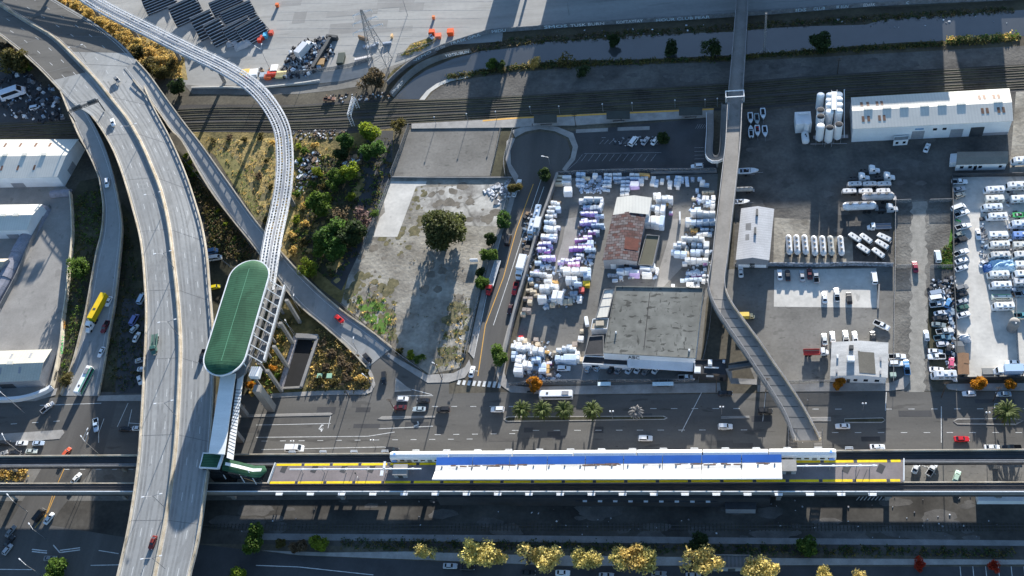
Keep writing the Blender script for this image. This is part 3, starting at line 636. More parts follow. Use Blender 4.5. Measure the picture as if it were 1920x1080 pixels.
for k in range(4):
    p = c0+ax*(Lx*(.12+.3*k))+px_*-13.2; mb = MB(); mb.box((p.x,p.y,8.1), (1.0,1.3,16.2), math.atan2(ax.y,ax.x)); part(st, 'tower_pier', mb, m_conc)
mb = MB(); p = c1+px_*-9.6+ax*2.5; mb.box((p.x,p.y,17.4), (4,3.6,2.2), math.atan2(ax.y,ax.x)); part(st, 'equipment_room', mb, m_wallw)
mb = MB(); p = c1+px_*-11+ax*8; mb.box((p.x,p.y,8), (2.8,2.8,16), math.atan2(ax.y,ax.x)); part(st, 'lift_tower', mb, m_conc)
# link bridge over the main street
lk = empty('link_bridge', W(425, 780, 0), label='enclosed pedestrian link bridge with plain white roof over the street', cat='bridge')
q = [W(413,706,20), W(442,700,20), W(421,852,18.5), W(391,849,18.5)]
mb = MB(); mb.add(q+[p-Vector((0,0,.3)) for p in q], [(0,1,2,3),(7,6,5,4),(0,4,5,1),(1,5,6,2),(2,6,7,3),(3,7,4,0)]); part(lk, 'roof', mb, m_cream)
q2 = [p-Vector((0,0,0)) for p in q]; cc = sum(q2, Vector())/4
mb = MB(); mb.prism([(cc+(p-cc)*.93).xy for p in q2], 13.2, 18.1); part(lk, 'glazed_body', mb, m_glass)
mb = MB(); mb.prism([(cc+(p-cc)*.97).xy for p in q2], 12.6, 13.2); part(lk, 'floor_slab', mb, m_gconc)
e = [W(446,704,17.5), W(457,700,17.5), W(437,862,17.5), W(425,858,17.5)]
mb = MB(); mb.prism([p.xy for p in e], 17.25, 17.5); ln = part(lk, 'lower_roof', mb, m_cream)
for k in range(20):
    t = .2+.78*k/20; a = e[0].lerp(e[3], t-.018); b = e[1].lerp(e[2], t); mb = MB(); ribbon(mb, [a, b], .25, .02); part(lk, 'roof_slot', mb, m_dsteel, parent=ln)
for k in (.2, .55, .9):
    p = q[0].lerp(q[3], k).lerp(q[1].lerp(q[2], k), .5); mb = MB(); mb.box((p.x,p.y,6.3), (2.4,1.6,12.6)); part(lk, 'pier', mb, m_gconc)
# lift hall and escalator hood
ha = empty('escalator_hall', W(430, 880, 0), label='escalator hall with two small ribbed green roofs at the platform end', cat='station hall')
A = [W(381,850,16.5), W(378,863,16.5), W(374,877,16.5)]; B = [W(418,853,16.5), W(414,865,16.5), W(409,879,16.5)]
A_, B_ = A, B; mb = MB(); arc_roof(mb, [a.lerp(b,0) for a,b in zip(A,B)], B, .9, 6); r1 = part(ha, 'hall_roof', mb, m_green)
mb = MB(); strip_wall(mb, A, .4, -.4, .2); strip_wall(mb, B, .9, -.4, .3); strip_wall(mb, [A[0],B[0]], .35, -.3, .5); strip_wall(mb, [A[2],B[2]], .35, -.3, .5); part(ha, 'roof_rim', mb, m_wsteel, parent=r1)
A = [W(421,860,15.5), W(450,866,14.6), W(478,873,13.2), W(496,873,12.6), W(499.5,880,12.6)]; B = [W(416,881,15.5), W(446,888,14.6), W(474,895,13.2), W(488,894,12.6), W(499,884,12.6)]
mb = MB(); arc_roof(mb, A, B, 1.0, 6); r2 = part(ha, 'hood_roof', mb, m_green)
mb = MB(); up_ = Vector((0,0,1.0)); sk = [[A[i].lerp(B[i],.36)+up_*.95, A[i].lerp(B[i],.62)+up_*1.0] for i in range(4)]; sk[0] = [A[0].lerp(A[1],.2).lerp(B[0].lerp(B[1],.2),.36)+up_*.95, A[0].lerp(A[1],.2).lerp(B[0].lerp(B[1],.2),.62)+up_]
mb.loft([[a, b, b+Vector((0,0,.08)), a+Vector((0,0,.08))] for a, b in sk]); part(ha, 'skylight', mb, m_cream, parent=r2)
cA = sum([Vector((p.x,p.y,0)) for p in (A_[0],A_[2],B_[0],B_[2])], Vector())/4
mb = MB(); mb.prism([(cA+(Vector((p.x,p.y,0))-cA)*.9).xy for p in (A_[0],B_[0],B_[2],A_[2])], 0, 16.2); part(ha, 'hall_wall', mb, m_glass)
mb = MB(); poly = [A[0],A[1],A[2],A[3],B[3],B[2],B[1],B[0]]; cB = sum([Vector((p.x,p.y,0)) for p in poly], Vector())/8
mb.prism([(cB+(Vector((p.x,p.y,0))-cB)*.88).xy for p in poly], 8.6, 12.4); part(ha, 'hood_wall', mb, m_glass)
for x, y in ((392,893),(425,893),(460,900),(482,903)):
    p = W(x, y, 9); mb = MB(); mb.tube((p.x-1.6,p.y+1.6,14.5), (p.x,p.y-1,9), .14, 6); part(ha, 'strut', mb, m_wsteel)
# ================================================================== ELEVATED METRO LINE
def X(px, py, z): return W(px, py, z)
def guide(name, y0, y1, x0, x1, label, zt=9.0, wpx=15, wall=(1.15, 1.15)):
    """U shaped concrete guideway; y0,y1 = image rows of its far edge at both ends"""
    n = 56; L = [X(x0+(x1-x0)*i/n, y0+(y1-y0)*i/n, zt) for i in range(n+1)]; Rr = [p-Vector((0,3.4,0)) for p in L]
    r = empty(name, (L[n//2].x, L[n//2].y, 0), label=label, cat='railway viaduct')
    mb = MB(); deck(mb, [p-Vector((0,0,.9)) for p in L], [p-Vector((0,0,.9)) for p in Rr], 2.8); part(r, 'deck', mb, m_asphd)
    mb = MB(); strip_wall(mb, L, .35, -1.6, wall[0]-1.0, 1); part(r, 'parapet', mb, m_parapet)
    mb = MB(); strip_wall(mb, Rr, .35, -1.6, wall[1]-1.0, -1); part(r, 'parapet', mb, m_gconc)
    for s in (.98, 2.44):
        mb = MB(); strip_wall(mb, [p-Vector((0,s,0)) for p in L], .16, -.9, -.68); part(r, 'rail', mb, m_railst)
    mb = MB(); strip_wall(mb, [p-Vector((0,3.1,0)) for p in L], .25, -.9, -.45); part(r, 'third_rail_cover', mb, m_steel)
    i = 2
    while i < n:
        p = L[i]-Vector((0,1.7,0)); mb = MB(); mb.box((p.x,p.y,2.6), (1.5,1.6,5.2)); mb.box((p.x,p.y,4.9), (1.5,3.7,.8), 0, 0, 1); part(r, 'pier', mb, m_gconc); i += 4
    return r, L, Rr
up_g, UL, UR = guide('metro_viaduct', 857.5, 839.2, -300, 2600, 'northern metro viaduct carrying the parked white train', wall=(1.2, .5))
lo_g, LL, LR = guide('metro_viaduct', 906.1, 902.3, -300, 2600, 'southern metro viaduct with an empty dark track', wall=(.5, 1.3))
mb = MB(); strip_wall(mb, [p+Vector((0,-.1,0)) for p in LR], .3, .35, .75); part(lo_g, 'pipe_rail', mb, m_wsteel)
for k in range(20):
    for base, g, yy in ((UL, up_g, .5), (LR, lo_g, -.6)):
        if base is UL: x = 548+k*58; y = 846-(x-548)*.006
        else: x = 524+k*58.5; y = 925
        p = W(x, y, 9.6); mb = MB(); q = min(base, key=lambda v: abs(v.x-p.x)); c = Vector((p.x, q.y+yy*1.3, 9.7))
        mb.box(c, (2.6, .25, .18)); mb.tube(c+Vector((-1.1,0,0)), Vector((p.x-1.1, q.y, 8.6)), .09, 5); mb.tube(c+Vector((1.1,0,0)), Vector((p.x+1.1, q.y, 8.6)), .09, 5); mb.box(c+Vector((0,yy*.8,.1)), (2.4,.16 if base is UL else .7,.12))
        part(g, 'cable_bracket', mb, m_wsteel)
mb = MB(); gi = [p for p in UL if p.x > W(395,855,9).x]; strip_wall(mb, [p-Vector((0,.4,0)) for p in gi], 1.0, -4.7, -2.6, -1); part(up_g, 'added_shade_girder', mb, m_gconc)  # unseen girder added to stop sun passing under the deck
a, b = W(400,866,0), W(1660,862,0); mb = MB(); strip_wall(mb, [a,b], .4, 0, 3.6); solid('added_shade_wall', mb, m_gconc, label='added unseen grey wall blocking low sun under the northern metro viaduct', cat='wall')  # wall added out of view to keep low sun off the ground behind
# island platform
pf = empty('metro_platform', W(1100, 888, 0), label='long elevated island platform edged with yellow strips', cat='platform')
P4 = [W(518,869.5,9.05), W(1694,862,9.05), W(1694,903,9.05), W(504,907,9.05)]
mb = MB(); mb.prism([p.xy for p in P4], 8.0, 9.05); part(pf, 'platform_slab', mb, mat('platform_tile', (.215,.185,.18), .14, .25, .9, fine=.07))
def strip_on(a, b, w, t0, t1, z=9.05):
    p = a.lerp(b, t0); q = a.lerp(b, t1); mb = MB(); ribbon(mb, [p, q], w, .02); return mb
for a, b, off in ((P4[0], P4[1], -.42), (P4[3], P4[2], .42)):
    u = Vector((0, off, 0)); k = 0
    while k < 20.4:
        t0 = k/20.4+.001; t1 = min(1, (k+1)/20.4)-.0045; part(pf, 'yellow_edge', strip_on(a+u, b+u, .85, t0, t1), m_yellow)
        if t1+.0045 < 1: part(pf, 'edge_mat', strip_on(a+u, b+u, .85, t1+.0004, t1+.005), m_dsteel)
        k += 1
for x in (533, 590, 645, 697, 1588, 1652):
    mb = MB(); a = W(x+3, 871.5, 9.05); b = W(x-4, 886, 9.05); ribbon(mb, [a, b], 2.0, .018); part(pf, 'floor_panel', mb, m_asphd)
for x in (562, 612, 660, 727, 1608, 1622):
    mb = MB(); a = W(x+4, 880, 9.05); b = W(x-6, 905, 9.05); ribbon(mb, [a, b], .18, .02); part(pf, 'floor_joint', mb, m_dsteel)
mb = MB(); strip_wall(mb, [P4[1], P4[2]], .3, 0, 1.2); part(pf, 'end_railing', mb, m_wsteel)
mb = MB(); strip_wall(mb, [P4[0], P4[3]], .3, 0, 1.2); part(pf, 'end_railing', mb, m_wsteel)
for i in range(17):
    t = .02+i*.06; p = P4[0].lerp(P4[1], t).lerp(P4[3].lerp(P4[2], t), .5); mb = MB(); mb.box((p.x,p.y,3.9), (1.3,1.6,7.8)); mb.box((p.x,p.y,7.5), (1.3,6.8,.98)); part(pf, 'pier', mb, m_gconc)
# concourse under the middle of the platform
ch = empty('station_concourse', W(1240, 930, 0), label='low grey station concourse under the middle of the platform', cat='station hall')
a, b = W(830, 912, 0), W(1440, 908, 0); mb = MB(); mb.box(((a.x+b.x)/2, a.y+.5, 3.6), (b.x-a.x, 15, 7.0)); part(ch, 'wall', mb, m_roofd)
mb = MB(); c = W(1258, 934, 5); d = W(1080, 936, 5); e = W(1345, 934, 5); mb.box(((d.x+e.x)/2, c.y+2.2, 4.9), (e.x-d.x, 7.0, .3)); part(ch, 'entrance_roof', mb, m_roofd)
for k in range(9):
    mb = MB(); mb.box((d.x+3+k*(e.x-d.x-6)/8, c.y-1.2, 5.12), (1.4,.7,.14)); part(ch, 'vent', mb, m_wsteel)
k1 = empty('station_kiosk', W(1388, 937, 0), label='dark kiosk roof topped by row of pale panels below platform', cat='kiosk')
p = W(1388, 936, 4); mb = MB(); mb.box((p.x,p.y,2), (9.5,6.5,4)); part(k1, 'wall', mb, m_wallg)
mb = MB(); mb.box((p.x,p.y,4.1), (10,7,.2)); part(k1, 'roof', mb, m_roofd)
for k in range(9):
    mb = MB(); mb.box((p.x-3.6+k*.9,p.y+1.8,4.28), (.6,1.9,.14)); part(k1, 'roof_panel', mb, m_parapet)  # row of plain tan panels
# the canopy
cn = empty('platform_canopy', W(1140, 880, 0), label='long platform canopy with blue northern slope and white southern slope', cat='canopy')
cxs = [(818,857.5),(817,872),(815,884),(810,897.5)], [(1466,852),(1466,866.5),(1466.5,880),(1467,896)]
zr = (13.1, 12.5, 12.85, 13.9)
a = [W(x,y,z) for (x,y),z in zip(cxs[0], zr)]; b = [W(x,y,z) for (x,y),z in zip(cxs[1], zr)]
def slab(mb, q, th): mb.add(q+[p-Vector((0,0,th)) for p in q], [(0,1,2,3),(7,6,5,4),(0,4,5,1),(1,5,6,2),(2,6,7,3),(3,7,4,0)])
nseg = 9; m_cream2 = mat('worn_white_roof', (.50,.49,.47), .2, .25, .8, c2=(.68,.67,.65), fine=.12, fscale=1.5, stretch=(.25,2.5,1))
for k in range(nseg):
    g0, g1 = k/nseg+.001, (k+1)/nseg-.001
    for j, nm, m in ((0, 'blue_slope', m_blue), (1, 'worn_white_slope', m_cream2), (2, 'white_slope', m_cream)):
        mb = MB(); slab(mb, [a[j].lerp(b[j],g0), a[j].lerp(b[j],g1), a[j+1].lerp(b[j+1],g1), a[j+1].lerp(b[j+1],g0)], .3); part(cn, nm, mb, m)
mb = MB(); strip_wall(mb, [a[3]-Vector((0,.1,0)), b[3]-Vector((0,.1,0))], .3, -.7, .02); part(cn, 'fascia', mb, m_cream)
for k in range(40):
    t = rnd(.02,.96); mb = MB(); s_ = rnd(.06,.3)**1.0; p = a[1].lerp(b[1], t).lerp(a[2].lerp(b[2], t), s_); q = p+Vector((rnd(.8,4.5),rnd(-.15,.15),0)); ribbon(mb, [p+Vector((0,0,.05)), q+Vector((0,0,.05))], rnd(.12,.5), .01); part(cn, 'peeling_stain', mb, mat('dark_stain', (.16,.10,.07), .4, 1, .9))
for i in range(22):
    t = .02+i*.0457; p = a[1].lerp(b[1], t); mb = MB(); mb.cylz((p.x,p.y-.8,9), .28, 4.0, 8); part(cn, 'column', mb, m_gconc)
# train at the northern edge
cx = [736,846,964,1077,1195,1317,1440,1566]
def train_car(x0, x1, lead, label):
    t = ((x0+x1)/2-736)/830; y = 867-4.5*t; p0 = W(x0, y-22+2, 9); p1 = W(x1, y-22+2, 9)
    q = min(UL, key=lambda v: abs(v.x-(p0.x+p1.x)/2)); yc = q.y-1.7; l = p1.x-p0.x-.35; xc = (p0.x+p1.x)/2
    r = empty('metro_car', (xc, yc, 8.4), label=label, cat='train car', group='cars of the metro train')
    mb = MB(); prof = [(-1.55,.5),(1.55,.5),(1.6,1.6),(1.5,2.9),(1.05,3.55),(0,3.75),(-1.05,3.55),(-1.5,2.9),(-1.6,1.6)]
    def ring(x, s): return [(xc+x, yc+a*s, 8.4+(z if z < 2 else 2+(z-2)*s)) for a, z in prof]
    st = [(-l/2,.9 if lead == -1 else .98),(-l/2+.7,1),(l/2-.7,1),(l/2,.9 if lead == 1 else .98)]
    mb.loft([ring(x,s) for x, s in st]); part(r, 'body', mb, mat('train_shell', (.74,.74,.72), .06, .1, .45), smooth=False)
    for k in range(8):
        x = -l/2+1.8+k*(l-3.6)/7
        mb = MB(); mb.box((xc+x, yc-1.575, 8.4+2.05), (1.5 if k not in (2,5) else 1.1, .12, .85)); part(r, 'window', mb, m_glass)
    for k in (2, 5):
        mb = MB(); mb.box((xc-l/2+1.8+k*(l-3.6)/7, yc-1.62, 8.4+1.5), (1.5,.1,1.9)); part(r, 'door', mb, m_steel)
    if lead:
        mb = MB(); mb.box((xc+lead*(l/2-1.3), yc-1.6, 8.4+1.6), (1.7,.14,1.5)); part(r, 'blue_end_panel', mb, m_blue)
        mb = MB(); mb.box((xc+lead*(l/2+.02), yc, 8.4+2.3), (.08,2.2,1.1)); part(r, 'windscreen', mb, m_glass)
        mb = MB(); mb.box((xc+lead*(l/2-1.6), yc+.15, 8.4+3.72), (.9,.9,.06)); part(r, 'roof_mark', mb, m_blue)
    for k in (-1, 1):
        mb = MB(); mb.box((xc+k*(l/2-3.2), yc, 8.4+.25), (3.0,2.2,.7)); part(r, 'bogie', mb, m_dsteel)
lb = ['western lead car of the white metro train, blue end panel showing', 'white metro car next behind the western lead car', 'white metro car whose joint lies above the first canopy quarter', 'middle white metro car beside the canopy', 'white metro car just past the middle of the canopy', 'white metro car beside the concourse entrance', 'eastern lead car of the white metro train under the footbridge end']
for k in range(7): train_car(cx[k], cx[k+1], -1 if k == 0 else (1 if k == 6 else 0), lb[k])
# lighting pipes, small platform boxes
def light_pipe(x0, x1, y0, y1, label, z=12.2):
    a, b = W(x0,y0,z), W(x1,y1,z); r = empty('lighting_pipe', (a.x+(b.x-a.x)/2, a.y, 9.05), label=label, cat='platform light', group='platform lighting pipes')
    mb = MB(); mb.tube(a, b, .25, 7); part(r, 'pipe', mb, m_wsteel); n = 6
    for i in range(n):
        p = a.lerp(b, (i+.5)/n); mb = MB(); mb.tube((p.x,p.y,9.05), p, .12, 6); part(r, 'post', mb, m_steel); mb = MB(); mb.box((p.x+1,p.y,z+.3), (.8,.6,.3)); part(r, 'lamp_head', mb, m_wsteel)
light_pipe(543, 790, 880, 879, 'white lighting pipe on posts along western platform end')
light_pipe(1494, 1645, 874, 873, 'white lighting pipe on posts along eastern platform end')
for x, y, l in ((752, 884, 'pale grey platform booth just west of the canopy'), (1478, 876, 'olive grey lift housing just east of the canopy')):
    p = W(x, y, 10.5); r = empty('platform_booth', (p.x,p.y,9.05), label=l, cat='booth'); mb = MB(); mb.box((p.x,p.y,10.4), (4.6,3.6,2.7)); part(r, 'wall', mb, m_wallg); mb = MB(); mb.box((p.x,p.y,11.9), (5,4,.3)); part(r, 'roof', mb, m_pave); mb = MB(); mb.box((p.x,p.y-1.85,10.2), (1.6,.1,1.9)); part(r, 'door', mb, m_dsteel)
p = W(721, 881, 11.5); r = empty('signal_mast', (p.x,p.y,9.05), label='white crossarm signal mast standing on western platform part', cat='mast')
mb = MB(); mb.tube((p.x,p.y,9.05),(p.x,p.y,12.4),.14); part(r,'post',mb,m_wsteel); mb = MB(); mb.box((p.x,p.y+1.4,12.4),(.8,2.6,.3)); part(r,'sign_panel',mb,m_wsteel); mb = MB(); mb.box((p.x-.5,p.y-1.6,12.4),(1.1,1.9,.3)); part(r,'sign_panel',mb,m_wsteel)

# ================================================================== FOOTBRIDGE
fl = [(1391-12,-60),(1381,0),(1377,60),(1371,130),(1365,195),(1361,270),(1352,350),(1344,420),(1336,490),(1329,530),(1331,550),(1342,578),(1365,615),(1392,654),(1412,684),(1448,738),(1474,782),(1490,826)]
fr = [(1404,-60),(1402,0),(1399,60),(1395,130),(1391,195),(1387,270),(1379,350),(1371,420),(1363,490),(1358,530),(1361,552),(1372,574),(1396,608),(1424,646),(1444,676),(1480,728),(1508,772),(1536,826)]
FL = cr([W(x,y,7.4) for x,y in fl], 110); FR = cr([W(x,y,7.4) for x,y in fr], 110)
fb = empty('footbridge', W(1345,540,0), label='long grey concrete footbridge from rail line over the street to platform', cat='footbridge')
mb = MB(); deck(mb, FL, FR, .9); part(fb, 'deck', mb, m_conc)
k = min(range(110), key=lambda i: abs(FL[i].y-W(1330,545,7.4).y))
mb = MB(); deck(mb, inter(FL[k:],FR[k:],.12), inter(FL[k:],FR[k:],.86), -.03); part(fb, 'walkway_surface', mb, m_conc)
for ln, s in ((FL, -1), (FR, 1)):
    mb = MB(); strip_wall(mb, ln[:k+1], .35, -.9, 1.1, s); part(fb, 'parapet', mb, m_gconc); mb = MB(); strip_wall(mb, ln[k:], .6, -.9, 1.2, s); part(fb, 'parapet', mb, m_parapet if s == 1 else m_gconc)
    mb = MB(); strip_wall(mb, ln, .1, 1.15, 2.6, s); part(fb, 'mesh_screen', mb, m_chain); mb = MB(); strip_wall(mb, ln, .16, 2.6, 2.76, s); part(fb, 'top_rail', mb, m_steel)
for i in range(k+2, 109, 2): mb = MB(); ribbon(mb, [FL[i].lerp(FR[i],.12), FL[i].lerp(FR[i],.86)], .3, .05); part(fb, 'deck_joint', mb, m_dsteel)
for i in range(4, 108, 9):
    c = FL[i].lerp(FR[i],.5); mb = MB(); mb.box((c.x,c.y,3.1), (1.2,1.2,6.2)); mb.box((c.x,c.y,6.1), (4.5,1.2,.79)); part(fb, 'pier', mb, m_gconc)
q = FL[min(range(110), key=lambda i: abs(FL[i].y-W(1366,190,7.4).y))]; c = W(1378,192,7.4); r = empty('portal_frame', (c.x,c.y,7.4), label='square portal frame of pale steel over the footbridge at railway', cat='portal')
mb = MB(); hw = 3.6
for s in (-hw, hw): mb.box((c.x+s,c.y,9), (.35,.35,3.2)); mb.box((c.x+s,c.y+3.4,9), (.35,.35,3.2))
part(r, 'post', mb, m_wsteel)
mb = MB()
for dy in (0, 3.4): mb.box((c.x,c.y+dy,10.7), (2*hw+.4,.35,.3))
for s in (-hw, hw): mb.box((c.x+s,c.y+1.7,10.7), (.34,3.0,.28))
part(r, 'beam', mb, m_wsteel)
# ramp tower by the railway platform
rt = empty('ramp_tower', W(1343,255,0), label='rounded pale ramp tower climbing to footbridge beside railway platform', cat='ramp')
pts = [(1331,205),(1331,245),(1329,285),(1333,297),(1342,301),(1352,297),(1356,285),(1358,245),(1360,206)]
ln = cr([W(x,y,4) for x,y in pts], 40); mb = MB()
for i, p in enumerate(ln): p.z = 1.2+6.0*i/39
strip_wall(mb, ln, 2.6, -.5, 0); part(rt, 'ramp_deck', mb, m_conc)
mb = MB(); strip_wall(mb, offs(ln, 1.4), .2, -.5, 1.1); part(rt, 'parapet', mb, m_gconc); mb = MB(); strip_wall(mb, offs(ln, -1.4), .2, -.5, 1.1); part(rt, 'parapet', mb, m_wsteel)
for p in ln[4::8]: mb = MB(); mb.cylz((p.x,p.y,0), .4, p.z-.5, 8); part(rt, 'column', mb, m_gconc)
# stair by the footbridge at the street, and its end stair
sr = empty('footbridge_stair', W(1400,690,0), label='caged steel stair joining the footbridge beside the black-roofed hut', cat='stair')
a, b = W(1412,683,7.2), W(1366,690,5.2); mb = MB(); strip_wall(mb, [a, b], 2.2, -.3, 0); part(sr, 'flight', mb, m_gconc); mb = MB(); strip_wall(mb, [b, W(1372,714,2.6), W(1420,716,.3)], 2.2, -.3, 0); part(sr, 'flight', mb, m_gconc)
for o_ in (-1.1, 1.1): mb = MB(); strip_wall(mb, offs([a,b],o_), .15, 0, 1.3); part(sr, 'side_mesh', mb, m_dsteel)
es = empty('platform_stair', W(1512,832,0), label='pair of steel stairs dropping at southern end of the footbridge', cat='stair')
for x in (1486, 1533):
    a = W(x, 806, 7.3); mb = MB()
    for k in range(9): mb.box((a.x, a.y-1-k*.75, 7.2-k*.55), (2.6,.74,.2))
    part(es, 'flight', mb, m_gconc)
    for s in (-1.4,1.4): mb = MB(); mb.add([(a.x+s-.06,a.y,8.4),(a.x+s-.06,a.y-7.5,3.9),(a.x+s-.06,a.y-7.5,2.8),(a.x+s-.06,a.y,7.2),(a.x+s+.06,a.y,8.4),(a.x+s+.06,a.y-7.5,3.9),(a.x+s+.06,a.y-7.5,2.8),(a.x+s+.06,a.y,7.2)],[(0,1,2,3),(7,6,5,4),(0,4,5,1),(1,5,6,2),(2,6,7,3),(3,7,4,0)]); part(es, 'side_panel', mb, m_steel)
# ================================================================== BUILDINGS
def bld(name, label, cat, px, h, wm, rm, kind='flat', rh=1.2, feats=(), over=.3, rhip=0):
    """px: roof corners in the photo (far west, far east, near east, near west) at height h.  feats: (side, part, u0, u1, z0, z1, mat)
       side 0 near, 1 east, 2 far, 3 west;  'R' feats sit on the roof: ('R', part, u, v, w, l, hgt, mat), u west-east, v near-far"""
    P = [W(x, y, h) for x, y in px]; c = sum(P, Vector())/4
    FWp, FEp, NEp, NWp = P; r = empty(name, (c.x, c.y, 0), label=label, cat=cat)
    mb = MB(); up = Vector((0,0,rh)); q = [p.xy for p in P]
    if kind == 'flat':
        mb.prism(q, 0, h-.35); part(r, 'wall', mb, wm)
        mb = MB(); line = [*P, P[0]]; strip_wall(mb, line, .3, -.36, .05); part(r, 'roof_edge', mb, rm if name.startswith('foam') else (wm if wm != m_wallg else m_gconc))
        mb = MB(); cc = c; mb.face([cc+(p-cc)*.997-Vector((0,0,.3)) for p in P]); rf = part(r, 'roof', mb, rm)
        rz_ = lambda u, v: h-.3
    else:
        mb.prism(q, 0, h-.02)
        if kind == 'x': A, B = NWp.lerp(FWp,.5)+up, NEp.lerp(FEp,.5)+up; mb.add([NWp,FWp,A,NEp,FEp,B],[(0,2,1),(3,4,5)])
        else: A, B = FWp.lerp(FEp,.5)+up, NWp.lerp(NEp,.5)+up; mb.add([FWp,FEp,A,NWp,NEp,B],[(0,1,2),(3,5,4)])
        part(r, 'wall', mb, wm); mb = MB()
        d = (B-A).normalized()*over; A2, B2 = A-d, B+d
        if kind == 'x': sl = [(NWp, NEp, FWp), (FWp, FEp, NWp)]
        else: sl = [(FWp, NWp, FEp), (FEp, NEp, FWp)]
        rf = None
        for e0, e1, op in sl:
            o = ((e0-op).normalized())*over; o.z = -over*rh/max(.1,(e0-op).length/2); mb = MB()
            slab(mb, [A2, B2, e1+o+d, e0+o-d] if True else 0, -.14); x = part(r, 'roof', mb, rm); rf = rf or x
        rz_ = lambda u, v: h+rh*(1-abs(2*((v if kind == 'x' else u)-.5)))+.14
    sides = {0: (NWp, NEp), 1: (NEp, FEp), 2: (FEp, FWp), 3: (FWp, NWp)}
    for f in feats:
        if f[0] == 'R':
            _, nm, u, v, w, l, hg, m = f; p = NWp.lerp(NEp,u).lerp(FWp.lerp(FEp,u), v); ang = math.atan2(NEp.y-NWp.y, NEp.x-NWp.x)
            mb = MB(); sl = 0
            z = rz_(u, v)
            if kind == 'flat' or hg > .3: mb.box((p.x,p.y,z+hg/2-.02), (w,l,hg+.1), ang)
            else:
                k = 'x' == kind; L_ = (FWp-NWp).length if k else (NEp-NWp).length; s = rh/(L_/2); s = s if (v if k else u) < .5 else -s
                vs = []
                for dz in (-.05, hg):
                    for i, j in ((-1,-1),(1,-1),(1,1),(-1,1)):
                        a, b_ = i*w/2, j*l/2; vs.append((p.x+a*math.cos(ang)-b_*math.sin(ang), p.y+a*math.sin(ang)+b_*math.cos(ang), z+(b_ if k else a)*s+dz))
                mb.add(vs, [(3,2,1,0),(4,5,6,7),(0,1,5,4),(1,2,6,5),(2,3,7,6),(3,0,4,7)])
            part(r, nm, mb, m, parent=rf)
        else:
            sd, nm, u0, u1, z0, z1, m = f; a, b_ = sides[sd]; a = a.copy(); b_ = b_.copy(); a.z = b_.z = 0; d = (b_-a); nn = Vector((d.y,-d.x,0)).normalized()
            p, q_ = a+d*u0, a+d*u1; mb = MB(); t = .1
            mb.add([p+Vector((0,0,z0))-nn*.05, q_+Vector((0,0,z0))-nn*.05, q_+Vector((0,0,z1))-nn*.05, p+Vector((0,0,z1))-nn*.05, p+Vector((0,0,z0))+nn*t, q_+Vector((0,0,z0))+nn*t, q_+Vector((0,0,z1))+nn*t, p+Vector((0,0,z1))+nn*t],
                   [(3,2,1,0),(4,5,6,7),(0,1,5,4),(1,2,6,5),(2,3,7,6),(3,0,4,7)]); part(r, nm, mb, m)
    return r, P
m_rust2 = mat('brown_skylight', (.20,.10,.06), .25, .4, .6)
sky = lambda us, v, m=m_rust2, w=1.0, l=2.6: [('R','skylight',u,v,w,l,.06,m) for u in us]
ventb = lambda us, v: [('R','roof_vent',u,v,2.4,1.4,.5,m_roofw) for u in us]
bld('warehouse', 'broad white gabled warehouse between viaduct and western scrap yard', 'warehouse', [(-70,263),(146,262),(107,331),(-130,336)], 7, m_wallw, m_roofw, 'x', 1.6,
    sky((.42,.55,.68,.8), .84)+sky((.40,.53,.66,.79), .22)+ventb((.5,.66,.82), .53)+[(1,'door',.3,.55,0,3.5,m_wallg),(0,'door',.6,.7,0,3,m_wallg),(0,'window',.3,.4,2,3.2,m_glass)])
bld('warehouse', 'white gabled shed with three roof vents south of the broad western warehouse', 'warehouse', [(-70,386),(78,384),(50,431),(-100,434)], 6, m_wallw, m_roofw, 'x', 1.6, ventb((.48,.64,.8), .5)+[(0,'door',.7,.85,0,3,m_wallg)])
bld('warehouse', 'cream gabled shed with dark eastern gable by the graffiti wall', 'warehouse', [(-80,662),(96,656),(73,712),(-110,720)], 5.5, m_wallg, mat('cream_metal_roof', (.50,.47,.39), .1, .1, .7, stripes=('X',1.2,.93)), 'x', 1.6, sky((.45,.62,.82), .8, m_wallg)+sky((.58,.78), .3, m_wallg)+ventb((.46,.66), .52)+[(0,'door',.55,.7,0,3.2,m_dsteel)])
bld('warehouse', 'rusty roofed shed corner at the left frame edge', 'warehouse', [(-80,487),(16,486),(2,500),(-80,503)], 5, m_wallg, m_parapet, 'x', .8, [(0,'door',.7,.9,0,3,m_dsteel)])
# long tarpaulin tunnels beside the western yard
def tunnel(name, pts, w, h, m, label):
    ln = [W(x,y,0) for x,y in pts]; ln = cr(ln, 14); r = empty(name, (ln[7].x,ln[7].y,0), label=label, cat='shelter')
    for i in range(0, 13):
        a, b = ln[i], ln[i+1]; d = (b-a); d.normalize(); n_ = Vector((-d.y,d.x,0)); rings = []
        for p, s in ((a, 1), (b-(b-a)*.03, 1)):
            rings.append([p+n_*(w/2*math.cos(t))*s+Vector((0,0,h*math.sin(t)*(1+.04*(i % 3)))) for t in [math.pi*k/7 for k in range(8)]])
        mb = MB(); mb.loft(rings); part(r, 'tarp_bay', mb, m)
tunnel('tarp_shelter', [(84,392),(62,430),(40,470),(15,520),(-25,590)], 7, 3.6, mat('grey_tarp', (.26,.26,.30), .2, .5, .7), 'long grey tarp shelter running diagonally beside western concrete yard')
mb = MB(); ln = cr([W(x,y,0) for x,y in [(96,388),(74,430),(52,475),(34,520),(2,580)]], 20); strip_wall(mb, ln, .3, 0, 2.2); solid('yard_wall', mb, m_gconc, label='low wall lining the diagonal tarp shelter', cat='wall')
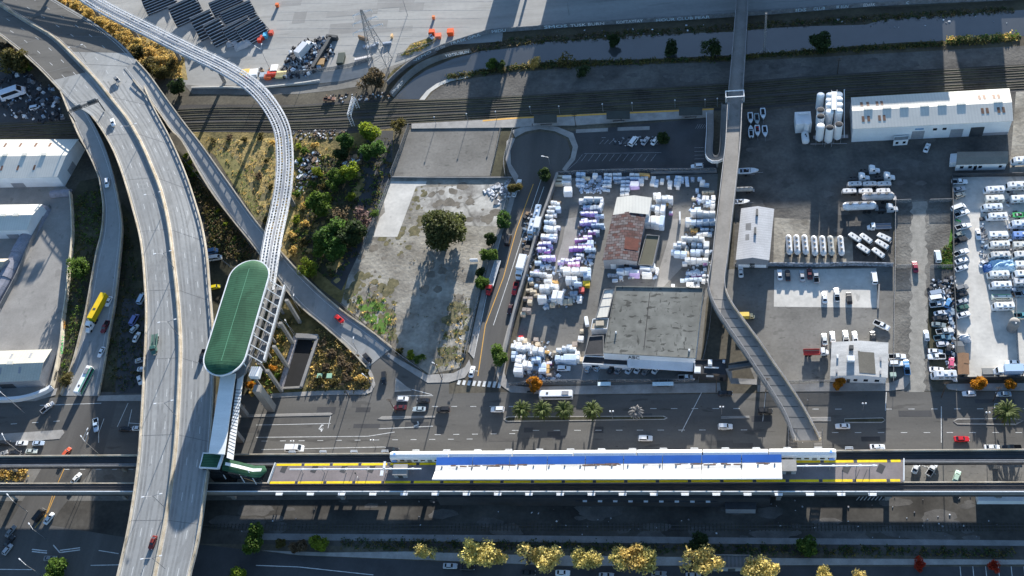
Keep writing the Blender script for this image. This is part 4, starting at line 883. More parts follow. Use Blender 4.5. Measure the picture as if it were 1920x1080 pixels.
mb = MB(); mb.loft([[p+Vector((0,1.9*math.cos(t),.2+2.2*math.sin(t))) for t in [math.pi*k/6 for k in range(7)]] for p in cr([W(98,366,0),W(116,364,0),W(134,363,0)], 6)]); solid('tarp_roll', mb, MATS['grey_tarp'], label='bulging grey tarp covered stack at western yard corner', cat='tarp')
mb = MB(); strip_wall(mb, cr([W(x,y,0) for x,y in [(135,365),(138,400),(139,450),(134,500),(128,560),(122,600),(119,640),(110,690),(101,728)]], 30), .45, 0, 2.6)
gwall = solid('boundary_wall', mb, mat('tan_block_wall', (.52,.46,.36), .25, .3, .9), label='curved boundary wall with green and orange graffiti beside exit ramp', cat='wall')  # plain tan blockwork, tone varies at random
mb = MB(); strip_wall(mb, cr([W(x,y,0) for x,y in [(-80,752),(20,752),(60,746),(90,735),(101,728)]], 20), 1.3, 0, 2.3); solid('boundary_wall', mb, m_wallw, label='thick curved white wall along the western street corner', cat='wall')
# graffiti on the boundary wall
def text_mesh(s, size, ext=.03):
    c = bpy.data.curves.new('lettering', 'FONT'); c.body = s; c.size = size; c.extrude = ext; c.resolution_u = 2; c.align_x = 'CENTER'
    o = bpy.data.objects.new('lettering', c); COL.objects.link(o); dg = bpy.context.evaluated_depsgraph_get(); me = bpy.data.meshes.new_from_object(o.evaluated_get(dg)); bpy.data.objects.remove(o); me.materials.clear(); return me
def writing(parent, s, size, pos, rz, m, stretch=1.0, name='lettering'):
    me = text_mesh(s, size); me.materials.append(m); o = bpy.data.objects.new(name, me); COL.objects.link(o)
    o.matrix_world = Matrix.Translation(pos) @ Matrix.Rotation(rz, 4, 'Z') @ Matrix.Rotation(math.pi/2, 4, 'X') @ Matrix.Diagonal((stretch,1,1,1))
    if parent: o.parent = parent; o.matrix_parent_inverse = Matrix.Translation(parent.location).inverted()
    return o
for s, (x0,y0), (x1,y1), col, z in (('NORS', (124,600),(121,622), (.6,.28,.03), .5), ('GRAVES', (120,624),(116,668), (.03,.42,.12), .4), ('AKSON', (109,696),(103,718), (.03,.03,.03), .5)):
    a, b = W(x0,y0,0), W(x1,y1,0); d = b-a; writing(gwall, s, 2.1, (a+b)/2+Vector((.32,0,z)), math.atan2(-d.y,-d.x)+0, mat('spray_'+s.lower(), col, .3, 1, .8), abs(d.length)/8.0, 'graffiti')
# foam company building
ab, P = bld('foam_company_building', 'big flat grey-roofed building with black letters on its white parapet', 'building', [(1155,537),(1318,540),(1303,671),(1131,661)], 8, m_wallw, m_roofg, 'flat', 0,
    [('R','drain_seam',.42,.5,.25,24,.05,m_roofd),('R','vent_pipe',.1,.3,.5,.5,.9,m_wsteel),('R','vent_pipe',.93,.1,.6,.6,.8,m_wsteel),(0,'window',.32,.38,2.0,3.4,m_glass),(0,'window',.5,.54,2.0,3.4,m_glass),(0,'door',.72,.78,0,3,m_wallg),(0,'window',.86,.9,2.0,3.4,m_glass),(0,'red_door',.245,.285,0,2.4,mat('red_paint', (.35,.04,.02), .2, .5, .7))])
NWp, NEp = P[3], P[2]; d = NEp-NWp; ang = math.atan2(d.y, d.x)
writing(ab, 'ABC', 3.0, NWp.lerp(NEp,.335)+Vector((0,-.4,-2.65)), ang, m_black, .72, 'sign_lettering')
mb = MB(); q = [NWp.lerp(NEp,.26)+Vector((0,0,-3.6)), NEp+Vector((0,0,-3.6)), NEp+Vector((.3,-3.2,-4.1)), NWp.lerp(NEp,.26)+Vector((0,-3.2,-4.1))]; slab(mb, q, .2); part(ab, 'front_awning', mb, m_wallw)
bld('annex', 'low dark-roofed annex at the western front of the big grey-roofed building', 'annex', [(1105,631),(1131,629),(1131,664),(1096,665)], 4.2, m_gconc, m_roofd, 'flat', 0, [(0,'door',.3,.6,0,2.6,m_dsteel)])
bld('annex', 'dark front porch with white fascia before the big grey-roofed building', 'annex', [(1096,667),(1176,671),(1176,685),(1092,681)], 3.6, m_wallw, m_roofd, 'flat', 0, [(0,'window',.2,.35,1,2.4,m_glass),(0,'door',.6,.7,0,2.4,m_dsteel)])
bld('annex', 'narrow white-roofed lean-to on the western flank of the big building', 'annex', [(1133,543),(1152,541),(1139,594),(1117,596)], 4.5, m_wallg, m_roofw, 'flat', 0, [('R','roof_seam',.5,.4,4,.15,.05,m_steel),('R','roof_seam',.5,.7,4,.15,.05,m_steel),(3,'door',.4,.6,0,3,m_dsteel)])
bld('annex', 'small open-topped white tank room beside western flank of big building', 'annex', [(1112,598),(1141,597),(1138,616),(1108,617)], 3.8, m_wallw, m_parapet, 'flat', 0, [('R','pallet',.5,.5,3,2,.8,m_parapet)])
# rusty shed
r_, P = bld('rusty_shed', 'long gabled shed roofed in patchy rusted sheets', 'shed', [(1150,402),(1210,402),(1194,489),(1131,487)], 6, m_wallg, m_rust, 'y', 1.3,
    [('R','red_sheet',.76,.33,5.2,5.6,.05,m_rustr),(0,'door',.2,.36,0,3.2,m_wallw),(0,'window',.6,.75,2,3.4,m_glass)])
bld('white_roofed_shed', 'white sheet-roofed shed adjoining the northern end of the rusty shed', 'shed', [(1158,371),(1221,372),(1215,401),(1151,402)], 6.1, m_wallw, m_roofw, 'y', 1.3, [(2,'door',.3,.6,0,3.5,m_dsteel)])
bld('lean_to', 'flat brown lean-to on the eastern flank of the rusty shed', 'annex', [(1212,440),(1236,442),(1224,497),(1197,496)], 4, m_wallg, mat('brown_tar_roof', (.11,.105,.075), .15, .1, .9), 'flat', 0, [(0,'door',.3,.7,0,3,m_dsteel)])
bld('black_hut', 'square black-roofed hut with white rooftop units beside footbridge stair', 'hut', [(1302,675),(1362,674),(1362,702),(1299,700)], 4.5, m_roofd, m_roofd, 'flat', 0,
    [('R','rooftop_unit',.13,.2,2.2,2.2,1.3,m_wsteel),('R','rooftop_unit',.5,.72,1.4,1.8,1.6,m_wsteel),('R','rooftop_unit',.92,.85,.9,.9,.8,m_wsteel),('R','duct',.55,.45,5,.4,.4,m_wsteel),(0,'sign_panel',.4,.62,2.4,3.6,m_wsteel),(0,'door',.8,.9,0,2.4,m_glass)])
bld('tin_shed', 'pale gabled tin shed with graffiti gable just east of the footbridge', 'shed', [(1391,392),(1450,393),(1441,487),(1381,486)], 5.5, m_wallg, mat('grey_tin_roof', (.44,.44,.45), .14, .12, .7, stripes=('Y',1.1,.88)), 'y', 1.5,
    [('R','ridge_vent',.5,.87,.8,3,.7,m_dsteel),('R','ridge_vent',.5,.5,.8,3,.7,m_dsteel),('R','rust_patch',.27,.6,2,4,.03,m_gconc),('R','rust_patch',.27,.4,1.4,3,.03,m_gconc),(0,'graffiti_panel',.06,.94,.4,2.2,m_redb),(0,'door',.42,.58,0,2.9,m_dsteel)])
bld('workshop', 'low gabled white-roofed workshop with central ridge at street corner', 'workshop', [(1561,643),(1664,644),(1663,707),(1558,704)], 4.6, m_wallw, mat('patched_white_roof', (.40,.40,.39), .3, .12, .8, c2=(.56,.55,.53), fine=.12, stretch=(.4,2,1)), 'y', 1.1,
    [('R','tar_patch',.63,.38,5.4,8.6,.04,mat('brown_patch', (.13,.12,.10), .12, .3, .9)),('R','chimney_vent',.34,.78,1.4,1.4,1.5,m_dsteel),('R','rooftop_unit',.34,.45,2.4,2,1.2,m_wsteel),('R','vent_pipe',.1,.55,.6,1.3,.6,m_wsteel),('R','vent_pipe',.88,.5,.5,1.6,.5,m_steel),('R','vent_pipe',.1,.1,.5,1.4,.6,m_steel),('R','vent_pipe',.88,.1,.5,1.4,.6,m_steel),
     (0,'window',.42,.49,1.2,2.6,m_glass),(0,'window',.6,.68,1.2,2.6,m_glass),(0,'window',.8,.88,1.2,2.6,m_glass),(0,'door',.3,.36,0,2.4,m_dsteel)])
rw, P = bld('rail_warehouse', 'long white gabled warehouse with roof vents alongside the railway', 'warehouse', [(1597,184),(1891,167),(1898,226),(1600,241)], 8, m_wallw, m_roofw, 'x', 1.2,
    sky((.06,.1,.16,.19), .73)+sky((.065,.1,.17,.2), .25)+sky((.81,.84,.9,.93), .74)+sky((.82,.85,.92,.95), .3)+[('R','roof_vent',u,.54,3.2,1.2,.36,m_roofw) for u in (.1,.22,.33,.46,.57,.69,.92)]+
    [(0,'roller_door',.385,.465,0,4.6,m_wallg),(0,'roller_door',.63,.71,0,4.6,m_wallg),(0,'open_doorway',.755,.84,0,5.2,m_dsteel),(0,'window',.515,.54,4.6,5.8,m_glass),(0,'window',.575,.6,4.6,5.8,m_glass),(0,'sign_board',.4,.455,5.4,6.2,mat('blue_sign', (.10,.25,.42), .2, .5, .7)),(0,'plinth_band',.84,.998,.1,1.6,m_wallg)])
bld('porch_hut', 'small pale hut with paired windows before the long rail warehouse', 'hut', [(1677,256),(1704,254),(1703,262),(1676,264)], 3, m_wallw, m_pave, 'flat', 0, [(0,'window',.15,.35,1,2.2,m_glass),(0,'window',.65,.85,1,2.2,m_glass)])
bld('site_office', 'long mobile site office with white walls and taupe roof', 'site office', [(1796,286),(1889,285),(1888,306),(1794,308)], 3.8, m_wallw, mat('taupe_roof', (.21,.195,.165), .12, .2, .85), 'x', .6,
    [(0,'window',.08,.15,1.3,2.6,m_glass),(0,'window',.25,.32,1.3,2.6,m_glass),(0,'door',.36,.42,.3,2.7,m_glass),(0,'window',.45,.52,1.3,2.6,m_glass),(0,'window',.86,.92,1.3,2.6,m_glass)])
bld('white_container', 'white storage container at the western end of mobile site office', 'container', [(1783,289),(1794,288),(1794,304),(1782,305)], 2.6, m_wallw, m_wallw, 'flat', 0, [(0,'door',.1,.9,.1,2.3,m_wsteel)])
# brown garden sheds in the camper lot
for y0, l in ((673,'northern of two brown-roofed garden sheds standing in camper lot'),(693,'southern of two brown-roofed garden sheds standing in camper lot')):
    bld('garden_shed', l, 'shed', [(1797,y0-9),(1815,y0-9),(1816,y0+8),(1798,y0+8)], 2.6, m_parapet, mat('brown_felt_roof', (.24,.135,.075), .15, .5, .9), 'y', .5, [(0,'door',.35,.65,0,1.9,m_dsteel)])
bld('striped_roof_shed', 'ribbed grey flat-roofed shed by yellow autumn trees on the southern road', 'shed', [(1332,1040),(1406,1041),(1406,1064),(1338,1064)], 3.5, m_wallg, mat('ribbed_roof', (.15,.15,.15), .1, .2, .8, stripes=('X',1.2,.7)), 'flat', 0, [(0,'door',.4,.6,0,2.4,m_dsteel)])
# silo battery
sb = empty('silo_battery', W(1556,262,0), label='battery of tall white silos in three ranks beside the rail warehouse', cat='silos')
for xi, (x, ys) in enumerate(((1539,(236,218,206,178)),(1556,(239,209,197,187,178)),(1573,(233,208,196,186,177)))):
    for j, y in enumerate(ys):
        p = W(x, y, 10); mb = MB(); mb.cylz((p.x,p.y,2.5), 1.55, 7.5, 16); mb.tube((p.x,p.y,.9), (p.x,p.y,2.5), .3, 12, 1.5); s = part(sb, 'silo', mb, m_wallw, smooth=False)
        mb = MB(); mb.dome((p.x,p.y,10.0), 1.5, .5 if (j+xi) % 2 else .25, 14, 3); part(sb, 'silo_cap', mb, m_roofd if (j, xi) in ((0,1),(1,0),(2,0),(0,2)) else m_cream, parent=s)
        for dx, dy in ((-1.3,-1.3),(1.3,-1.3),(1.3,1.3),(-1.3,1.3)): 
            if j == 0: mb = MB(); mb.tube((p.x+dx,p.y+dy,0), (p.x+dx,p.y+dy,3), .14); part(sb, 'leg', mb, m_steel)
mb = MB(); a = W(1564,172,10.6); b = W(1564,206,10.6); strip_wall(mb, [a,b], 2.0, 0, .15); part(sb, 'catwalk', mb, m_cream)
mb = MB()
for s in (-1.05,1.05): strip_wall(mb, [a+Vector((s,0,0)),b+Vector((s,0,0))], .08, 1.0, 1.1)
for k in range(12):
    q = a.lerp(b,k/11)
    for s in (-1.05,1.05): mb.tube(q+Vector((s,0,0)), q+Vector((s,0,1.1)), .05, 4)
part(sb, 'handrail', mb, m_wsteel)
mb = MB(); strip_wall(mb, [W(1525,258,1.2), W(1590,256,1.2)], 1.6, 0, .25); part(sb, 'conveyor', mb, m_steel)
mb = MB(); a, b = W(1583,168,10), W(1583,258,2); mb.tube(a,b+Vector((0,0,0)),.18); mb.tube(W(1584,168,10), W(1584,168,0), .15); part(sb, 'pipe', mb, m_wsteel)
mb = MB()
for x in (1520,1545,1570,1588): mb.tube(W(x,270,0), W(x,270,3.5), .12, 5)
for z in (1.7,3.5): strip_wall(mb, [W(1520,270,z),W(1588,269,z)], .2, -.1, .1)
part(sb, 'pump_rack', mb, m_steel)
bh = empty('baghouse', W(1508,228,0), label='boxy white filter house with round hatch west of silos', cat='plant building')
p = W(1506,222,5); mb = MB(); mb.box((p.x,p.y,2.7), (6.2,6.6,5.4)); part(bh,'wall',mb,m_wallw); mb = MB(); q = W(1513,222,7); mb.cylz((q.x,q.y-2,2.5),1.2,4.4,12); part(bh,'hopper',mb,m_wallw)
mb = MB(); mb.tube((p.x-2,p.y+2,5.9),(p.x+2.2,p.y+2,5.9),.35); part(bh,'duct',mb,m_wsteel)
def capsule(name, x, y, l, r, rz, z, m, **kw):
    p = W(x,y,z); t = empty(name, (p.x,p.y,0), **kw); d = Vector((math.cos(rz),math.sin(rz),0)); n_ = Vector((-d.y,d.x,0)); rings = []
    for s, k in ((-1,.2),(-.94,.7),(-.82,.96),(-.7,1),(.7,1),(.82,.96),(.94,.7),(1,.2)):
        rings.append([p+d*(s*l/2)+n_*(r*k*math.cos(a))+Vector((0,0,r*k*math.sin(a))) for a in [2*math.pi*i/12 for i in range(12)]])
    mb = MB(); mb.loft(rings); part(t, 'tank', mb, m, smooth=True); mb = MB()
    for s in (-.5,.5): q = p+d*(s*l*.6); mb.box((q.x,q.y,(z-r)/2+.2), (.5,r*1.6,z-r+.8), rz)
    part(t, 'saddle', mb, m_steel); mb = MB(); q = p+d*.2; mb.cylz((q.x,q.y,z+r-.1), .3, .5, 8); mb.box((q.x+.3,q.y-.8,z+r+.05),(.4,.6,.3)); part(t, 'valve', mb, m_dsteel)
capsule('gas_tank', 1510, 258, 5.4, 1.5, math.pi/2, 1.9, m_wallw, label='white pill-shaped gas tank standing below the filter house', cat='tank')
# water tank in the camper lot
wt = empty('water_tank', W(1897,617,0), label='tall grey domed water tank casting a long shadow in camper lot', cat='tank')
p = W(1897,617,0); mb = MB(); mb.cylz((p.x,p.y,0),1.75,4.6,18); part(wt,'tank',mb,m_gconc); mb = MB(); mb.dome((p.x,p.y,4.62),1.75,1.1,18,5); part(wt,'dome',mb,m_conc); mb = MB(); mb.cylz((p.x,p.y-1.0,5.2),.25,.5,8); part(wt,'vent',mb,m_wsteel)
# railway platform canopies
for x0, x1, y0, y1, l in ((1001,1044,214,229,'westernmost of three dark green canopies on the railway platform'),(1137,1181,207,222,'middle one of three dark green canopies on the railway platform'),(1273,1317,200,215,'easternmost of three dark green canopies on the railway platform')):
    q = [W(x0,y0+1,3.6),W(x1,y0,3.6),W(x1,y1,3.6),W(x0,y1+1,3.6)]; c = sum(q,Vector())/4; r = empty('platform_shelter', (c.x,c.y,.4), label=l, cat='platform shelter', group='canopies of the railway platform')
    mb = MB(); slab(mb, q, .25); part(r,'roof',mb,mat('dark_green_roof', (.028,.04,.036), .2, .3, .6))
    for t in (.12,.5,.88): p = q[0].lerp(q[1],t).lerp(q[3].lerp(q[2],t),.5); mb = MB(); mb.cylz((p.x,p.y,.4),.12,3.0,8); part(r,'post',mb,m_steel)
    mb = MB(); p = q[3].lerp(q[2],.5); mb.box((p.x,p.y+1.4,.85),(5,.5,.1)); mb.box((p.x-2,p.y+1.4,.6),(.2,.4,.4)); mb.box((p.x+2,p.y+1.4,.6),(.2,.4,.4)); part(r,'bench',mb,m_dsteel)
# bus shelters on the street
for x, w, l in ((1133,24,'shorter pale-roofed bus shelter on the shaded street pavement'),(1243,38,'longer pale-roofed bus shelter on the shaded street pavement')):
    p = W(x,720,2.6); r = empty('bus_shelter', (p.x,p.y,.14), label=l, cat='bus shelter', group='bus shelters before the big grey-roofed building'); L_ = w/5.2
    mb = MB(); mb.box((p.x,p.y,2.7),(L_,1.5,.14)); part(r,'roof',mb,mat('pale_blue_roof', (.55,.66,.70), .12, 1.5, .6)); mb = MB(); mb.box((p.x,p.y+.65,1.4),(L_-.2,.06,2.1)); part(r,'back_panel',mb,m_glass)
    for s in (-1,1): mb = MB(); mb.cylz((p.x+s*(L_/2-.2),p.y-.5,.14),.06,2.5,6); part(r,'post',mb,m_steel)
    mb = MB(); mb.box((p.x,p.y+.3,.6),(L_*.6,.4,.08)); mb.box((p.x-L_*.2,p.y+.3,.35),(.1,.3,.42)); mb.box((p.x+L_*.2,p.y+.3,.35),(.1,.3,.42)); part(r,'bench',mb,m_dsteel)
# arena blocks beyond the upper frame edge, whose shadows cross the lots
SA = math.radians(-97.0); SEL = math.radians(12.0)
def arena(x0, x1, yr, yend, label, x2=None):
    a, b = W(x0,yr,0), W(x1,yr,0); e = W((x0+x1)/2, yend, 0); k = math.cos(SA)/math.sin(SA); Y0 = 408.0
    h = (Y0-e.y)*math.tan(SEL); A = a.x+(Y0-a.y)*k; B = b.x+(Y0-b.y)*k
    if x1 > 1900: B += 60
    c = Vector(((A+B)/2, Y0+12, 0)); r = empty('arena_block', c, label=label, cat='arena')
    mb = MB(); mb.box((c.x,c.y,h/2-.2),(B-A,24,h-.4)); part(r,'wall',mb,m_gconc); mb = MB(); mb.box((c.x,c.y,h-.1),(B-A+.6,24.6,.6)); part(r,'roof',mb,m_roofw)
    for i in range(max(2,int((B-A)/9))): mb = MB(); mb.box((A+4+i*9.0,Y0-.05,h*.5),(1.2,.3,h*.8)); part(r,'fin',mb,m_conc)
arena(888, 930, 170, 222, 'slim concrete arena tower beyond the sunlit car park')
arena(990, 1330, 190, 392, 'western concrete arena hall beyond the shaded car park')
arena(1330, 1772, 190, 384, 'main concrete arena hall beyond the shaded car park')
arena(1808, 1884, 120, 178, 'eastern concrete arena tower beyond the creek')
# ================================================================== VEHICLES
PROTO = {}
def ring8(x, w, z0, z1):
    c = min(.12, (z1-z0)*.3); return [(x,-w*.92,z0),(x,w*.92,z0),(x,w,z0+c),(x,w,z1-c),(x,w*.88,z1),(x,-w*.88,z1),(x,-w,z1-c),(x,-w,z0+c)]
def wheels(L, W_, r=.33, xs=None, w=.24):
    out = []
    for x in (xs or (L*.3, -L*.29)):
        for s in (-1, 1):
            m = MB(); m.tube((x, s*(W_/2-.02), r), (x, s*(W_/2-.02-w), r), r, 12); out.append(('wheel', m.mesh('wheel', m_tyre), m_tyre, False))
    return out
def glasshouse(mb, xb0, xb1, xt0, xt1, zb, zt, wb, wt):
    """adds cabin, returns window part list"""
    b = [(xb0,-wb,zb),(xb1,-wb,zb),(xb1,wb,zb),(xb0,wb,zb)]; t = [(xt0,-wt,zt),(xt1,-wt,zt),(xt1,wt,zt),(xt0,wt,zt)]
    mb.add(b+t, [(4,5,6,7),(0,1,5,4),(1,2,6,5),(2,3,7,6),(3,0,4,7)])
    b = [Vector(p) for p in b]; t = [Vector(p) for p in t]; out = []
    def pane(nm, p, q, r, s, u0=.08, u1=.92, v0=.12, v1=.9):
        n = (q-p).cross(s-p).normalized()*.02; f = lambda u, v: p.lerp(q,u).lerp(s.lerp(r,u), v)+n
        m = MB(); m.face([f(u0,v0),f(u1,v0),f(u1,v1),f(u0,v1)]); m.v += []; out.append((nm, m.mesh(nm, m_glass), m_glass, False))
    pane('windscreen', b[1], b[2], t[2], t[1]); pane('rear_window', b[3], b[0], t[0], t[3]); pane('side_window', b[0], b[1], t[1], t[0]); pane('side_window', b[2], b[3], t[3], t[2])
    return out
def proto(kind, cat, body, kids, mats=m_paint): PROTO[kind] = (kind, cat, body.mesh(kind, mats), kids)
def lampset(L, W_, z):
    o = []
    for x, nm, m in ((L/2-.02,'headlight',m_wsteel),(-L/2+.02,'tail_light',mat('red_lamp', (.3,.02,.015), .1, 1, .4))):
        for s in (-1,1): k = MB(); k.box((x, s*(W_/2-.3), z), (.12,.34,.16)); o.append((nm, k.mesh(nm, m), m, False))
    return o
def simple_car(kind, cat, L, W_, st, gh, r=.33):
    mb = MB(); mb.loft([ring8(*s) for s in st]); k = glasshouse(mb, *gh); proto(kind, cat, mb, k+wheels(L, W_, r)+lampset(L, W_, .68))
simple_car('sedan','car',4.8,1.84,[(-2.4,.74,.38,.78),(-2.25,.88,.3,.95),(-1.5,.92,.26,1.0),(.9,.92,.26,.98),(2.0,.89,.28,.86),(2.4,.74,.36,.68)],(-1.85,1.05,-1.0,.3,.96,1.46,.82,.64))
simple_car('hatchback','car',4.3,1.8,[(-2.15,.78,.38,.9),(-2.0,.88,.3,1.0),(.8,.9,.26,1.0),(1.8,.87,.28,.88),(2.15,.72,.36,.7)],(-2.0,1.0,-1.6,.3,.98,1.52,.82,.66))
simple_car('sport_utility_car','car',4.9,1.95,[(-2.45,.84,.42,1.0),(-2.3,.95,.34,1.12),(.9,.97,.32,1.12),(2.1,.94,.34,1.02),(2.45,.8,.42,.82)],(-2.3,1.1,-2.05,.45,1.1,1.82,.88,.74),.37)
simple_car('van','van',5.5,2.05,[(-2.75,.95,.4,1.2),(-2.6,1.0,.32,1.3),(1.9,1.02,.32,1.25),(2.5,.96,.34,1.1),(2.75,.82,.4,.85)],(-2.7,2.2,-2.62,1.3,1.2,2.2,.98,.86),.36)
mb = MB(); mb.loft([ring8(*s) for s in [(-2.9,.9,.45,.78),(-2.8,.98,.38,.8),(-.75,.98,.34,.8),(-.7,.98,.34,1.08),(1.2,.98,.34,1.08),(2.5,.94,.36,1.02),(2.9,.8,.44,.84)]])
for s in (-1,1): mb.box((-1.8,s*.93,.95),(2.2,.11,.34))
mb.box((-2.86,0,.95),(.1,1.9,.34)); k = glasshouse(mb, -.72, 1.3, -.5, .6, 1.06, 1.78, .9, .74)
b_ = MB(); b_.box((-1.8,0,.82),(2.0,1.72,.04)); k.append(('cargo_bed', b_.mesh('cargo_bed', m_tyre), m_tyre, False)); proto('pickup_truck','pickup', mb, k+wheels(5.8,1.96,.38)+lampset(5.8,1.96,.78))
def cab(mb, x0, x1, w, zb, zt, hood=0):
    """truck cab; returns glass"""
    mb.loft([ring8(x0,w,.5,zt-.1),ring8(x0+.15,w,.45,zt),ring8(x1-.5,w,.45,zt-.05),ring8(x1-.1,w*.97,.45,zb),ring8(x1,w*.94,.5,zb-.1)])
    if hood: mb.loft([ring8(x1-.1,w*.85,.45,zb-.1),ring8(x1+hood-.3,w*.78,.45,zb-.35),ring8(x1+hood,w*.7,.55,zb-.6)])
    out = []; m = MB(); z0, z1 = zb+.1, zt-.12; xa = x1-.1; xb = x1-.46
    m.face([(xa+.03,-w*.82,z0),(xa+.03,w*.82,z0),(xb+.03,w*.82,z1),(xb+.03,-w*.82,z1)]); out.append(('windscreen', m.mesh('windscreen', m_glass), m_glass, False))
    for s in (-1,1): m = MB(); m.box((x1-1.0, s*(w+.005), (z0+z1)/2), (.8,.04,(z1-z0)*.85)); out.append(('side_window', m.mesh('side_window', m_glass), m_glass, False))
    return out
def kid(nm, m, f, col=None):
    k = MB(); f(k); return (nm, k.mesh(nm, m), m, col)
# box truck
mb = MB(); g = cab(mb, 1.6, 3.6, 1.05, 1.6, 2.5, .5); proto('box_truck','truck', mb, g+[kid('cargo_box', m_paint, lambda k: (k.box((-1.2,0,2.15),(5.2,2.4,2.7))), 'c2'), kid('chassis', m_dsteel, lambda k: k.box((0,0,.65),(6.6,1.0,.3)))]+wheels(7.4,2.2,.45,(2.9,-2.2)))
# tractor unit
def tractor(mb, x=0):
    g = cab(mb, x, x+2.6, 1.15, 1.9, 3.2, 1.5); mb.loft([ring8(x,1.15,2.6,3.3),ring8(x+.4,1.1,2.6,3.75),ring8(x+1.5,1.05,2.6,3.55),ring8(x+2.1,.9,2.6,3.1)]); return g
mb = MB(); g = tractor(mb, .2); proto('truck_tractor','truck', mb, g+[kid('chassis', m_dsteel, lambda k: (k.box((-.6,0,.8),(6.5,1.0,.35)), k.box((-1.6,0,1.05),(1.4,1.1,.2)))), kid('exhaust_stack', m_wsteel, lambda k: k.tube((.1,1.0,1.0),(.1,1.0,3.6),.1))]+wheels(7,2.3,.5,(3.2,-1.2,-2.5)))
# container lorry
mb = MB(); g = tractor(mb, 5.2); proto('container_lorry','truck', mb, g+[kid('container', m_matt, lambda k: k.box((-1.9,0,2.75),(12.4,2.45,2.8)), (.78,.52,.01)), kid('container_end', m_matt, lambda k: k.box((4.33,0,2.75),(.06,2.3,2.6)), (.45,.50,.02)), kid('container_mark', m_dsteel, lambda k: k.box((0,0,4.17),(1.0,1.2,.04))), kid('chassis', m_dsteel, lambda k: k.box((-.6,0,1.1),(14,1.0,.35)))]+wheels(7,2.3,.5,(8.2,4.2,3.0,-5.2,-6.4)))
# flatbed lorry
mb = MB(); g = cab(mb, 5.0, 7.1, 1.15, 1.8, 2.9, 1.3); proto('flatbed_lorry','truck', mb, g+[kid('flat_bed', m_matt, lambda k: (k.box((-1.6,0,1.35),(12.2,2.5,.2)), k.box((4.5,0,1.9),(.15,2.4,1.2))), (.62,.64,.66))]+[kid('bed_plank', m_dsteel, lambda k, y=y: k.box((-1.6,y,1.47),(11.8,.14,.04))) for y in (-.8,-.4,0,.4,.8)]+wheels(7,2.3,.5,(7.3,3.4,-5.4,-6.4)))
mb = MB(); g = cab(mb, 1.2, 3.0, 1.1, 1.7, 2.7, .9); proto('tipper_truck','truck', mb, g+[kid('flat_bed', m_matt, lambda k: (k.box((-1.9,0,1.3),(5.6,2.3,.25)), k.box((-1.9,-1.1,1.65),(5.6,.1,.5)), k.box((-1.9,1.1,1.65),(5.6,.1,.5))), 'c2'), kid('boom', m_dsteel, lambda k: k.tube((-4.4,.3,2.2),(.6,.3,2.0),.15)), kid('chassis', m_dsteel, lambda k: k.box((-.5,0,.8),(7.5,.9,.3)))]+wheels(7,2.2,.48,(2.7,-2.4,-3.6)))
# motorhome and caravan
mb = MB(); mb.loft([ring8(-3.9,1.1,.5,2.9),ring8(-3.7,1.22,.45,3.05),ring8(2.6,1.22,.45,3.05),ring8(3.4,1.18,.45,2.5),ring8(3.8,1.1,.5,1.6),ring8(4.2,.95,.5,1.1)])
m1 = MB(); m1.face([(3.45,-1.0,2.42),(3.45,1.0,2.42),(3.84,.95,1.68),(3.84,-.95,1.68)])
proto('motorhome','motorhome', mb, [('windscreen', m1.mesh('windscreen', m_glass), m_glass, False)]+[kid('side_window', m_glass, lambda k, x=x, s=s: k.box((x,s*1.225,2.0),(1.2,.05,.6))) for x in (-2.6,-.8,1.2) for s in (-1,1)]+[kid('roof_unit', m_wsteel, lambda k: k.box((-.4,0,3.2),(1.1,.9,.32))), kid('roof_hatch', m_dsteel, lambda k: k.box((-2.3,.2,3.1),(.7,.7,.14))), kid('roof_hatch', m_dsteel, lambda k: k.box((1.5,-.3,3.1),(.6,.6,.14))), kid('side_stripe', m_paint, lambda k: k.box((0,-1.225,1.1),(7,.04,.35)), 'c2')]+wheels(8,2.4,.4,(2.9,-2.2)))
mb = MB(); mb.loft([ring8(-3.3,1.05,.55,2.5),ring8(-3.1,1.15,.5,2.7),ring8(2.9,1.15,.5,2.7),ring8(3.3,1.05,.6,2.2)])
proto('caravan','caravan', mb, [kid('side_window', m_glass, lambda k, x=x, s=s: k.box((x,s*1.16,1.85),(1.1,.05,.6))) for x in (-2,.2,1.9) for s in (-1,1)]+[kid('tow_bar', m_dsteel, lambda k: (k.tube((3.2,.6,.6),(4.6,0,.55),.07), k.tube((3.2,-.6,.6),(4.6,0,.55),.07))), kid('roof_unit', m_wsteel, lambda k: k.box((.3,0,2.84),(1.0,.8,.28))), kid('roof_hatch', m_dsteel, lambda k: k.box((-1.8,.1,2.74),(.6,.6,.12))), kid('side_stripe', m_paint, lambda k: k.box((0,-1.16,1.0),(6,.04,.3)), 'c2')]+wheels(6,2.3,.34,(-.3,-1.2)))
# bus
mb = MB(); mb.loft([ring8(-6,1.15,.4,2.9),ring8(-5.8,1.27,.35,3.1),ring8(5.7,1.27,.35,3.1),ring8(6,1.15,.4,2.7)])
proto('bus','bus', mb, [kid('window_band', m_glass, lambda k, s=s: k.box((-.2,s*1.272,2.05),(10.6,.05,.9))) for s in (-1,1)]+[kid('windscreen', m_glass, lambda k: k.box((5.93,0,1.9),(.08,2.1,1.2))), kid('side_stripe', m_paint, lambda k: (k.box((0,1.285,1.2),(11.4,.05,.9)), k.box((0,1.0,3.1),(11,.4,.08))), 'c2'), kid('roof_hatch', m_dsteel, lambda k: k.box((3,0,3.14),(.8,.8,.1))), kid('roof_unit', m_steel, lambda k: k.box((-3.5,0,3.25),(2.4,1.6,.3)))]+wheels(8,2.5,.48,(3.8,-3.2)))
